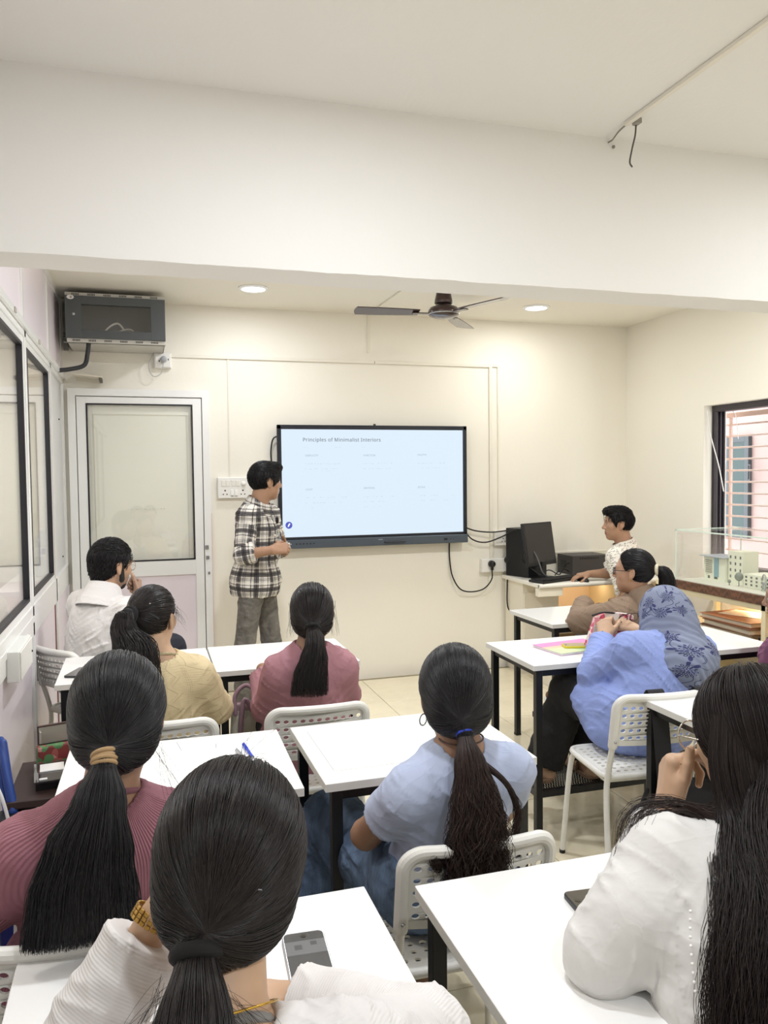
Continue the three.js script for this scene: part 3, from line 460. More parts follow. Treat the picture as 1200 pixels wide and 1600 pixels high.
// ================================================================ display case on its rack, right wall
{ const rackM = std('#efe2bb', .45), t = thing('steel_rack', 'cream steel rack along the right wall under the glass case', 'rack', [3.66, 0, -3.7]);
  const L = .98; for (const z of [-L, 0, L]) for (const x of [-.24, .24]) mesh('post', box(x - .017, 0, z - .017, x + .017, .82, z + .017, .002), rackM, t);
  for (const y of [.79, .545, .25]) { mesh('shelf_frame', [box(-.257, y - .035, -L - .02, -.227, y, L + .02, .002), box(.227, y - .035, -L - .02, .257, y, L + .02, .002), box(-.257, y - .035, -L - .02, .257, y, -L + .01, .002), box(-.257, y - .035, L - .01, .257, y, L + .02, .002)], rackM, t); if (y < .7) mesh('shelf_board', box(-.235, y - .012, -L, .235, y, L), rackM, t); }
}
{ const t = thing('display_case', 'glass display case on a brown wooden base, holding an architectural model', 'display case', [3.66, .79, -3.7]); const wood = dataTex(256, (u, v) => { const n = tnoise(u, v * .2, 14, 4, 2), g = Math.sin((v * 22 + n * 3) * 6.28) * .5 + .5, k = .75 + .3 * g + .3 * n; return [112 * k, 74 * k, 52 * k].map((x) => clamp(x, 0, 255)); }, { srgb: true });
  mesh('base_board', box(-.27, 0, -.78, .27, .055, .8, .003), std('#ffffff', .5, { map: wood }), t);
  mesh('base_sheet', box(-.255, .055, -.765, .255, .06, .785), std('#dfe0d0', .7), t);
  const gl = new THREE.MeshPhysicalMaterial({ color: '#ffffff', roughness: .03, transmission: 1, thickness: 0, ior: 1.5 }), ed = std('#dcebdc', .2);
  for (const b of [[-.262, .06, -.775, -.257, .385, .795], [.257, .06, -.775, .262, .385, .795], [-.257, .06, -.775, .257, .385, -.770], [-.257, .06, .79, .257, .385, .795], [-.262, .385, -.775, .262, .39, .795]]) mesh('glass_panel', box(...b), gl, t);
  mesh('glass_edge', [box(-.265, .384, -.778, -.259, .392, .798), box(-.265, .384, -.778, .265, .392, -.772), box(-.265, .06, -.778, -.26, .39, -.773), box(-.265, .06, .792, -.26, .39, .798), box(.259, .06, -.778, .265, .39, -.773)], ed, t);
}
{ // architectural model inside the case: blocks with cut windows
  const pale = std('#dfe2cc', .7), glassM = std('#7aa3ad', .2), dk = std('#4c5450', .6);
  const y0 = .8505;
  const block = (label, x, z, w, d, h, fn) => { const t = thing('model_building', label, 'model building', [x, y0, z]); mesh('walls', box(-w / 2, 0, -d / 2, w / 2, h, d / 2, .001), pale, t); fn?.(t, w, d, h); return t; };
  const wins = (t, w, d, h, cols, rows, ww, hh) => { for (let i = 0; i < cols; i++) for (let k = 0; k < rows; k++) { const z = -d / 2 + (i + .5) * d / cols, y = h * .12 + (k + .5) * h * .8 / rows; mesh('window', box(-w / 2 - .001, y - hh / 2, z - ww / 2, -w / 2 + .004, y + hh / 2, z + ww / 2), dk, t); } };
  block('cream model block with louvres and a blue glass stair, left in the case', 3.64, -4.30, .16, .20, .155, (t, w, d, h) => { for (let i = 0; i < 7; i++) mesh('louvre', box(-w / 2 - .005, .05 + i * .013, -d / 2 + .02, -w / 2, .056 + i * .013, -.02), std('#9a9c8c', .6), t); mesh('glass_stair', box(-w / 2 - .007, .028, .005, -w / 2, .15, .042), glassM, t); mesh('window', box(-w / 2 - .001, .012, -.06, -w / 2 + .003, .03, -.04), dk, t); mesh('window', box(-w / 2 - .001, .012, .0, -w / 2 + .003, .03, .03), dk, t); mesh('roof_plate', box(-w / 2 - .02, h, -d / 2 - .02, w / 2, h + .005, d / 2 + .01), std('#aab4bd', .4), t); });
  block('tall cream model tower with small windows, middle of the case', 3.64, -4.13, .12, .13, .205, (t, w, d, h) => wins(t, w, d, h, 3, 4, .012, .018));
  block('low cream model block with small windows, right in the case', 3.6, -3.86, .16, .26, .085, (t, w, d, h) => wins(t, w, d, h, 6, 3, .015, .012));
  const tree = (label, x, z, h) => { const t = thing('model_tree', label, 'model tree', [x, y0, z]); mesh('trunk', cyl(0, 0, h * .5, 0, .003, .002, 6), dk, t); mesh('crown', new THREE.IcosahedronGeometry(h * .3, 1).scale(1, 1.1, 1).translate(0, h * .7, 0), std('#7f8a80', .9), t); };
  tree('small grey model tree between the tower and the low block', 3.52, -4.03, .085); tree('smaller grey model tree at the foot of the tower', 3.50, -4.09, .035);
  const w = thing('model_ring', 'round grey ring of the model at the right end of the case', 'model', [3.50, y0, -3.80]); mesh('rim', new THREE.TorusGeometry(.045, .004, 8, 32).rotateY(Math.PI / 2 - .5).translate(0, .055, 0), std('#9fa9a6', .5), w); mesh('stand', [rod([0, 0, -.02], [0, .055, 0], .003), rod([0, 0, .02], [0, .055, 0], .003)], std('#9fa9a6', .5), w);
}
{ // albums and ledgers on the rack's middle shelf
  const A = [['thick brown album, lowest of the stack on the rack', 3.56, -4.02, .545, .05, '#5b3a2c', .06], ['brown album with pale pages in the middle of the stack on the rack', 3.55, -3.99, .597, .034, '#6e4a34', -.05], ['tan album on top of the stack on the rack', 3.57, -4.03, .633, .03, '#a87350', .02]];
  for (const [label, x, z, y, h, c, a] of A) { const t = thing('album', label, 'album', [x, y, z], a); const m = std(c, .5); mesh('cover', [box(-.16, 0, -.22, .16, .004, .22, .001), box(-.16, h - .004, -.22, .16, h, .22, .001), box(.15, 0, -.22, .16, h, .22, .001)], m, t); mesh('pages', box(-.15, .004, -.21, .15, h - .004, .21), std('#d8cdb6', .8), t); }
  { const t = thing('paper_sheet', 'white paper sheet lying on the tan album', 'paper', [3.62, .664, -4.07], .3); mesh('sheet', box(-.1, 0, -.14, .1, .0012, .14), M.white, t); }
  { const t = thing('ledger', 'pale ledger right of the album stack on the rack', 'book', [3.52, .545, -3.62], -.1); mesh('cover', [box(-.13, 0, -.17, .13, .003, .17), box(-.13, .027, -.17, .13, .03, .17)], std('#b58d62', .6), t); mesh('pages', box(-.125, .003, -.165, .125, .027, .165), std('#e8dfcb', .8), t); }
  tag(mesh('strap', tube([[3.43, .58, -3.75], [3.42, .60, -3.65], [3.44, .575, -3.58], [3.42, .592, -3.5], [3.45, .58, -3.42]], .011, 40, 8), M.rubber), 'crumpled black strap lying on the pale ledger', 'strap'); 
  { const t = thing('folder', 'red folder on the rack behind the desk of the person in purple', 'folder', [3.5, .25, -3.75], .1); mesh('cover', box(-.15, 0, -.2, .15, .02, .2, .002), std('#b05a4a', .5), t); mesh('pages', box(-.148, .004, -.201, .14, .016, .195), std('#e5dccc', .8), t); }
}
{ // strip lamp under the top shelf: the bright warm patch on the wall below the case
  const t = thing('strip_lamp', 'warm strip lamp fixed under the rack top, glowing on the wall', 'lamp', [3.80, .752, -3.95]); mesh('housing', box(-.02, .0, -.3, .02, .025, .3, .003), M.white, t);
  mesh('tube', rod([0, -.006, -.29], [0, -.006, .29], .008), new THREE.MeshStandardMaterial({ color: '#fff', emissive: '#ffd9a0', emissiveIntensity: 6 }), t);
  const L = new THREE.RectAreaLight('#ffd9a0', 170, .58, .025); L.position.set(0.0, -.018, 0); L.rotation.set(-Math.PI / 2, 0, Math.PI / 2); t.add(L);
}
{ const t = thing('strip_lamp', 'warm strip lamp hidden under the computer counter, glowing on the panel below', 'lamp', [3.42, .70, -5.62]); mesh('housing', box(-.4, 0, -.02, .4, .02, .02, .003), M.white, t); mesh('tube', rod([-.39, -.007, 0], [.39, -.007, 0], .007), new THREE.MeshStandardMaterial({ color: '#fff', emissive: '#ffe9cc', emissiveIntensity: 5 }), t); const L = new THREE.RectAreaLight('#ffe9cc', 13, .78, .02); L.position.set(0, -.017, 0); L.rotation.x = -Math.PI / 2; t.add(L); }
// ================================================================ left partition fittings
{ const t = thing('socket_box', 'white surface socket box on the partition rail at the left edge', 'socket', [X0, .865, -3.30]); mesh('box', box(0, -.055, -.20, .045, .06, .13, .004), std('#e6e7e2', .4), t); mesh('cover', box(.045, -.05, -.19, .05, .055, .12, .003), std('#eceae4', .35), t); mesh('screw_hole', new THREE.SphereGeometry(.005, 8, 6).translate(.05, 0, -.17), M.black, t); }
{ const t = thing('switch_plate', 'small white switch plate beside the socket box on the partition', 'switch', [X0, .83, -3.68]); mesh('plate', box(-.012, -.05, -.06, .010, .055, .06, .003), M.aluWhite, t); mesh('switch', box(.010, -.02, -.02, .014, .025, .02, .001), M.white, t); mesh('switch', box(.010, -.02, .024, .014, .025, .05, .001), M.white, t); }
{ // water bottle on the corridor side sill
  const t = thing('water_bottle', 'clear plastic water bottle with a blue label standing behind the partition glass', 'bottle', [X0 - .085, .9755, -5.15]); const pl = new THREE.MeshPhysicalMaterial({ color: '#eef3f6', roughness: .08, transmission: .35, thickness: 0, ior: 1.4 });
  const pr = [[0, 0], [.036, 0]]; for (let i = 0; i < 14; i++) pr.push([.038 + (i % 2 ? -.002 : 0), .01 + i * .013]); pr.push([.036, .21], [.026, .235], [.016, .25], [.015, .262]); mesh('body', lathe(pr, 32), pl, t); mesh('cap', lathe([[0, .285], [.017, .285], [.018, .262], [0, .262]], 24), M.white, t);
  t.scale.set(1.1, 1.02, 1.1); t.rotation.y = 2.6; mesh('label', lathe([[.0392, .12], [.0392, .175]], 32), std('#ffffff', .4, { map: canvasTex(256, 64, (g) => { g.fillStyle = '#e9ecf2'; g.fillRect(0, 0, 256, 64); g.fillStyle = '#2a2f7c'; g.fillRect(0, 0, 90, 50); g.fillRect(150, 8, 60, 40); g.fillStyle = '#ffffff'; g.fillRect(30, 16, 34, 18); g.fillStyle = '#e6c838'; g.fillRect(0, 52, 90, 10); }) }), t); }
tag(mesh('corridor_ledge', box(X0 - .25, .945, -5.45, X0 - .056, .9755, -4.5, .003), M.aluWhite), 'white ledge behind the partition glass carrying the water bottle', 'ledge');
// ================================================================ things on and beside the desks
const screenUV = { repeat: [1 / .069, 1 / .147], offset: [.5, .5] };
const phone = (label, x, y, z, turn, o = {}) => { const t = thing('phone', label, 'phone', [x, y, z], turn, null); const h = .0085; mesh('case', slab(rrect(.074, .152, .012), h, .0015).rotateX(-Math.PI / 2), o.case ?? std('#26282d', .4), t); mesh('screen', slab(rrect(.069, .147, .010), .0012, .0003).rotateX(-Math.PI / 2).translate(0, h - .0006, 0), o.screen ?? std('#17181b', .08, { clearcoat: 1 }), t); mesh('camera_bump', [new THREE.CylinderGeometry(.005, .005, .0012, 16).translate(0, h + .0005, -.062)], M.darkGlass, t); return t; };
phone('phone with a pale rim lying face up on the near left desk', .248, .75, -1.272, -.06, { case: std('#c9cbcd', .25, { metalness: .7 }), screen: std('#ffffff', .1, { clearcoat: 1, map: canvasTex(64, 128, (g) => { g.fillStyle = '#3a3d43'; g.fillRect(0, 0, 64, 128); g.fillStyle = '#6b6d72'; g.fillRect(0, 22, 64, 34); g.fillStyle = '#45474d'; g.fillRect(14, 32, 12, 12); g.fillRect(40, 26, 10, 10); }, screenUV) }) });
phone('dark phone lying on the near right desk beside the white sleeve', .826, .75, -1.282, 1.49, { screen: std('#ffffff', .08, { clearcoat: 1, map: canvasTex(64, 128, (g) => { g.fillStyle = '#3b3733'; g.fillRect(0, 0, 64, 128); g.fillStyle = '#57504a'; g.fillRect(0, 40, 64, 30); }, screenUV) }) });
phone('grey tablet-like phone on the far left desk beside the cream knit', -.262, .75, -3.50, -.35);
phone('dark phone on the desk behind the headscarf', 2.42, .75, -3.37, .9);
{ const t = phone('phone in a bright yellow case lying on the notebook', 1.915, .762, -3.21, 1.30, { case: std('#e6d12a', .4), screen: std('#a79a76', .3) }); }
{ const t = thing('notebook', 'thin notebook with a pink and green cover under the yellow phone', 'notebook', [1.895, .75, -3.235], .14); const cov = canvasTex(128, 128, (g) => { g.fillStyle = '#cfd9b0'; g.fillRect(0, 0, 128, 128); g.fillStyle = '#d98fc4'; g.fillRect(0, 0, 128, 44); g.fillStyle = '#e7c7a8'; g.fillRect(0, 44, 128, 22); g.fillStyle = '#b7cf9e'; g.fillRect(50, 80, 78, 48); }, { wrap: false });
  mesh('pages', box(-.145, .001, -.105, .145, .010, .105), M.white, t); mesh('cover', [box(-.148, .010, -.108, .148, .0115, .108)].map((g) => { const p = g.attributes.position, uv = g.attributes.uv; for (let i = 0; i < p.count; i++) uv.setXY(i, p.getX(i) / .3 + .5, .5 - p.getZ(i) / .22); return g; }), std('#ffffff', .45, { map: cov }), t); mesh('back_cover', box(-.148, 0, -.108, .148, .001, .108), std('#c28ab8', .5), t); }
{ // drawing sheets
  const sheet = (label, x, z, w, d, turn, lines) => { const t = thing('paper_sheet', label, 'paper', [x, .7502, z], turn); const tex = canvasTex(512, 512, (g) => { g.fillStyle = '#fbfaf6'; g.fillRect(0, 0, 512, 512); g.strokeStyle = '#77777a'; g.lineWidth = 1.6; for (const l of lines) { g.beginPath(); if (l.length === 3) g.arc(...l, 0, 7); else { g.moveTo(l[0], l[1]); g.lineTo(l[2], l[3]); } g.stroke(); } }, { wrap: false }); const g = box(-w / 2, 0, -d / 2, w / 2, .0012, d / 2), p = g.attributes.position, uv = g.attributes.uv; for (let i = 0; i < p.count; i++) uv.setXY(i, p.getX(i) / w + .5, .5 - p.getZ(i) / d); mesh('sheet', g, std('#ffffff', .7, { map: tex }), t); return t; };
  sheet('large white drawing sheet with pencil lines on the desk of the mauve sweater', .085, -2.27, .58, .42, -.03, [[10, 120, 500, 90], [250, 0, 262, 105], [10, 200, 120, 190], [60, 430, 34], [120, 470, 20], [30, 480, 200, 440], [350, 110, 352, 60], [200, 300, 480, 280]]);
  sheet('white drawing sheet lying on the middle desk', .73, -2.275, .5, .36, .01, [[6, 6, 506, 6], [6, 6, 6, 506], [506, 6, 506, 506], [6, 506, 506, 506]]);
}
const pen = (label, x, z, a, c, y = .7585) => { const t = thing('pen', label, 'pen', [x, y, z], a); mesh('barrel', rod([0, 0, -.05], [0, 0, .05], .0045, 10), std(c, .3), t); mesh('tip', new THREE.ConeGeometry(.0042, .02, 10).rotateX(Math.PI / 2).translate(0, 0, .06), M.steel, t); mesh('cap', rod([0, 0, -.07], [0, 0, -.03], .0056, 10), std(c, .3), t); mesh('clip', box(-.001, .004, -.07, .001, .0075, -.035), std(c, .3), t); };
pen('blue pen lying on the drawing sheet', .282, -2.30, .10, '#2b49c9'); pen('grey pencil beside the blue pen on the drawing sheet', .262, -2.26, .18, '#a6a8ab', .7575);
{ const t = thing('power_bank', 'white plastic box with a small black port on the middle desk, behind the ponytail', 'charger box', [.965, .75, -2.33], -.25); mesh('case', box(-.06, 0, -.035, .06, .062, .035, .012), std('#eeeee6', .35), t); mesh('port', box(.058, .02, .004, .0608, .03, .01), M.black, t); }
{ const t = thing('acrylic_holder', 'clear acrylic plate standing on the middle desk beside the earring', 'acrylic holder', [.775, .75, -2.12], .2); const ac = new THREE.MeshPhysicalMaterial({ color: '#eef4f4', roughness: .05, transmission: 1, thickness: 0 }); mesh('plate', box(-.03, 0, -.002, .03, .11, .002).rotateX(-.25), ac, t); mesh('foot', box(-.03, 0, -.002, .03, .003, .05), ac, t); }
{ // stool beside the mauve sweater with a glossy folder, card and floral pouch
  const t = thing('side_stool', 'low dark stool beside the partition carrying the glossy plate and floral pouch', 'stool', [-.285, -.065, -2.85]); mesh('top', box(-.14, .60, -.17, .13, .625, .20, .004), std('#3b2a26', .5), t); for (const sx of [-1, 1]) for (const sz of [-1, 1]) mesh('leg', box(sx * .11 - .015, .065, sz * .14 - .015, sx * .11 + .015, .60, sz * .14 + .015), M.blackMetal, t);
  const p = thing('glossy_plate', 'dark glossy plate propped on the stool beside the drawing desk', 'plate', [-.275, .59, -2.80], .12); mesh('plate', box(-.085, 0, -.09, .115, .006, .09, .001), std('#3a3637', .05, { clearcoat: 1 }), p); mesh('foot', [box(-.08, -.0295, -.08, .11, 0, -.06), box(-.08, -.0295, .05, .11, 0, .07)], M.black, p); mesh('white_clip', box(-.07, .006, .07, -.045, .011, .082, .002), M.white, p);
  const c = thing('card', 'white card lying on the dark glossy plate', 'card', [-.305, .5962, -2.825], .1); mesh('sheet', box(-.04, 0, -.035, .035, .004, .035, .001), M.white, c); mesh('black_edge', box(.035, 0, -.035, .04, .005, .035), M.black, c);
  const fl = thing('floral_pouch', 'red and green floral pouch standing behind the glossy plate', 'pouch', [-.27, .56, -2.945], .25); mesh('pouch', box(-.10, 0, -.018, .12, .085, .018, .012), std('#ffffff', .6, { map: canvasTex(256, 128, (g) => { g.fillStyle = '#7d3330'; g.fillRect(0, 0, 256, 128); const R = rng(5); for (let i = 0; i < 130; i++) { g.fillStyle = ['#4f7d4a', '#a2564f', '#c98a84', '#5a8a57', '#6d2523'][Math.floor(R() * 5)]; g.beginPath(); g.ellipse(R() * 256, R() * 128, 5 + R() * 16, 4 + R() * 9, R() * 6, 0, 7); g.fill(); } }, { repeat: [3, 6] }) }), fl); mesh('zip', box(-.09, .084, -.003, .11, .088, .003), M.black, fl);
  const st = thing('open_tray', 'open grey metal tray standing behind the floral pouch', 'tray', [-.265, .56, -2.985], .28); const gm = std('#b9b5a8', .3, { metalness: .35 }); mesh('back', box(-.10, 0, -.012, .13, .135, -.004, .002), gm, st); mesh('side', box(-.10, 0, -.004, -.094, .125, .02, .002), gm, st); mesh('dark_rim', [box(-.10, .135, -.014, .13, .14, -.002, .001), box(-.104, 0, -.014, -.1, .14, -.004, .001)], std('#4b3330', .4), st);
}
{ // blue handled cleaning tool and white cable by the partition
  const t = thing('cleaning_mop', 'blue handled tool with a black block leaning against the partition', 'cleaning tool', [-.405, 0, -2.66]); 
  mesh('handle', tube([[.0, .55, .0], [-.034, .70, -.055], [-.040, .735, -.075], [-.046, .72, -.085], [-.038, .60, -.05], [-.02, .50, -.02]], .010, 40, 10), std('#2f4f9a', .35), t);
  mesh('grip', tube([[-.036, .725, -.07], [-.02, .63, -.035], [.0, .53, .0]], .0145, 30, 12), std('#2b4890', .35), t);
  mesh('block', box(-.05, .435, -.045, .045, .525, .05, .018), std('#202426', .5), t); mesh('blue_band', box(-.053, .39, -.048, .048, .437, .053, .01), std('#2233aa', .4), t); mesh('bucket', lathe([[0, 0], [.045, 0], [.052, .39], [.048, .39], [.042, .01], [0, .01]], 28).translate(-.002, 0, .002), std('#27348f', .45), t); }
lead('white cable hanging in an arc at the left edge', [[-.478, .69, -2.56], [-.45, .69, -2.55], [-.42, .64, -2.53], [-.395, .54, -2.52], [-.385, .42, -2.52], [-.39, .2, -2.52], [-.41, .01, -2.55]], .005, std('#f4f2ee', .4));
{ // tote hanging from the desk leg
  const t = thing('tote_bag', 'off-white tote with mauve straps hanging under the far desk', 'bag', [.40, 0, -3.33]); const cl = std('#d9d3c2', .8, { bumpMap: weaveBump, bumpScale: .0006 }), st = std('#8f727b', .8);
  const g = new RoundedBoxGeometry(.20, .30, .09, 6, .03), p = g.attributes.position; for (let i = 0; i < p.count; i++) { const y = p.getY(i), k = 1 - .25 * sstep(-.05, .15, y); p.setXYZ(i, p.getX(i) * k + .008 * Math.sin(y * 30), y, p.getZ(i) * k + .01 * Math.sin(p.getX(i) * 40 + y * 20)); } g.computeVertexNormals(); mesh('body', g.translate(.02, .45, 0), cl, t);
  mesh('strap', tube([[-.05, .58, .05], [-.045, .66, .03], [.0, .69, .02], [.04, .655, .04], [.06, .50, .055], [.05, .35, .05]], .009, 50, 8), st, t); mesh('strap', tube([[.02, .59, .05], [-.01, .64, .05], [-.03, .52, .055], [-.03, .36, .055]], .01, 40, 8), st, t); mesh('lining', box(-.07, .58, -.02, .1, .615, .03, .012), std('#a98c8f', .8), t); }
{ // backpack hung on the headscarf chair
  const t = thing('backpack', 'black backpack hanging by two straps on the chair of the woman in the headscarf', 'backpack', [1.80, 0, -2.38], -.10); const cl = std('#1c1c20', .8, { bumpMap: weaveBump, bumpScale: .0005 });
  const g = new RoundedBoxGeometry(.28, .40, .13, 6, .05); const p = g.attributes.position; for (let i = 0; i < p.count; i++) { const x = p.getX(i), y = p.getY(i); p.setXYZ(i, x * (1 + .06 * Math.sin(y * 9)), y, p.getZ(i) * (1 + .12 * PN.noise(x * 12, y * 12, 4))); } g.computeVertexNormals(); mesh('body', g.translate(.07, .27, .05), cl, t);
  const strap = (x) => { const c = new THREE.CatmullRomCurve3([[.085, .60], [.052, .70], [.052, .755], [.032, .778], [.010, .757], [-.004, .70], [-.03, .55], [-.05, .42]].map(([a, b]) => V(-a, b, 0))).getPoints(36), s = new THREE.Shape(), o = []; c.forEach((q, i) => { const t = c[Math.min(c.length - 1, i + 1)].clone().sub(c[Math.max(0, i - 1)]).normalize(); o.push([q.x - t.y * .003, q.y + t.x * .003]); }); c.forEach((q, i) => (i ? s.lineTo(q.x, q.y) : s.moveTo(q.x, q.y))); for (let i = o.length - 1; i >= 0; i--) s.lineTo(...o[i]); s.closePath(); return new THREE.ExtrudeGeometry(s, { depth: .062, bevelEnabled: false }).rotateY(-Math.PI / 2).translate(x + .031, 0, 0); };
  mesh('strap', strap(-.055), cl, t); mesh('strap', strap(.13), cl, t); mesh('pocket', box(-.05, .12, .105, .19, .26, .135, .02), cl, t); mesh('loose_strap', tube([[-.10, .43, .0], [-.12, .36, .0], [-.09, .30, .02], [-.11, .2, .02], [-.10, .03, .03]], .008, 30, 6), cl, t); mesh('yellow_tag', box(-.09, .28, .10, -.075, .40, .106), std('#d6b03a', .5), t); }
// ================================================================ soft bodies: signed distance fields meshed with surface nets
const v3 = (a) => (a.isVector3 ? a : V(...a));
function cap(a, b, ra, rb, o = {}) { a = v3(a); b = v3(b); const d = b.clone().sub(a); const c = a.clone().add(b).multiplyScalar(.5); return { t: 0, ax: a.x, ay: a.y, az: a.z, dx: d.x, dy: d.y, dz: d.z, dd: Math.max(d.lengthSq(), 1e-9), ra, rb, k: .02, bx: c.x, by: c.y, bz: c.z, br: d.length() / 2 + Math.max(ra, rb), ...o }; }
// ellipsoid with radii along the axes R = [X, Y, Z] (unit vectors)
function ell(c, r, R, o = {}) { c = v3(c); return { t: 1, cx: c.x, cy: c.y, cz: c.z, rx: r[0], ry: r[1], rz: r[2], R: R ?? [V(1, 0, 0), V(0, 1, 0), V(0, 0, 1)], k: .03, bx: c.x, by: c.y, bz: c.z, br: Math.max(...r), ...o }; }
function fnp(f, c, r, o = {}) { c = v3(c); return { t: 2, f, k: .01, bx: c.x, by: c.y, bz: c.z, br: r, ...o }; }
function pd(p, x, y, z) {
  let d;
  if (p.t === 0) { const px = x - p.ax, py = y - p.ay, pz = z - p.az; let h = (px * p.dx + py * p.dy + pz * p.dz) / p.dd; h = h < 0 ? 0 : h > 1 ? 1 : h; const ex = px - p.dx * h, ey = py - p.dy * h, ez = pz - p.dz * h; d = Math.sqrt(ex * ex + ey * ey + ez * ez) - p.ra - (p.rb - p.ra) * h; }
  else if (p.t === 1) { const qx = x - p.cx, qy = y - p.cy, qz = z - p.cz, R = p.R; const a = (qx * R[0].x + qy * R[0].y + qz * R[0].z), b = (qx * R[1].x + qy * R[1].y + qz * R[1].z), c = (qx * R[2].x + qy * R[2].y + qz * R[2].z); const A = a / p.rx, B = b / p.ry, C = c / p.rz, k0 = Math.sqrt(A * A + B * B + C * C); const E = A / p.rx, F = B / p.ry, G = C / p.rz, k1 = Math.sqrt(E * E + F * F + G * G); d = k1 < 1e-6 ? -Math.min(p.rx, p.ry, p.rz) : k0 * (k0 - 1) / k1; }
  else d = p.f(x, y, z);
  if (p.cuts) for (const c of p.cuts) { const q = (x - c[0].x) * c[1].x + (y - c[0].y) * c[1].y + (z - c[0].z) * c[1].z; if (q > d) d = q; }
  return d;
}
function fieldAt(ps, x, y, z, disp) {
  let d = 1e3;
  for (let i = 0; i < ps.length; i++) {
    const p = ps[i], q = pd(p, x, y, z), k = p.k;
    if (p.neg) { const a = -q, h = Math.max(k - Math.abs(d - a), 0); d = Math.max(d, a) + h * h / (4 * k); }
    else { const h = Math.max(k - Math.abs(d - q), 0); d = Math.min(d, q) - h * h / (4 * k); }
  }
  return disp && d < .022 && d > -.022 ? d + disp(x, y, z) : d;
}
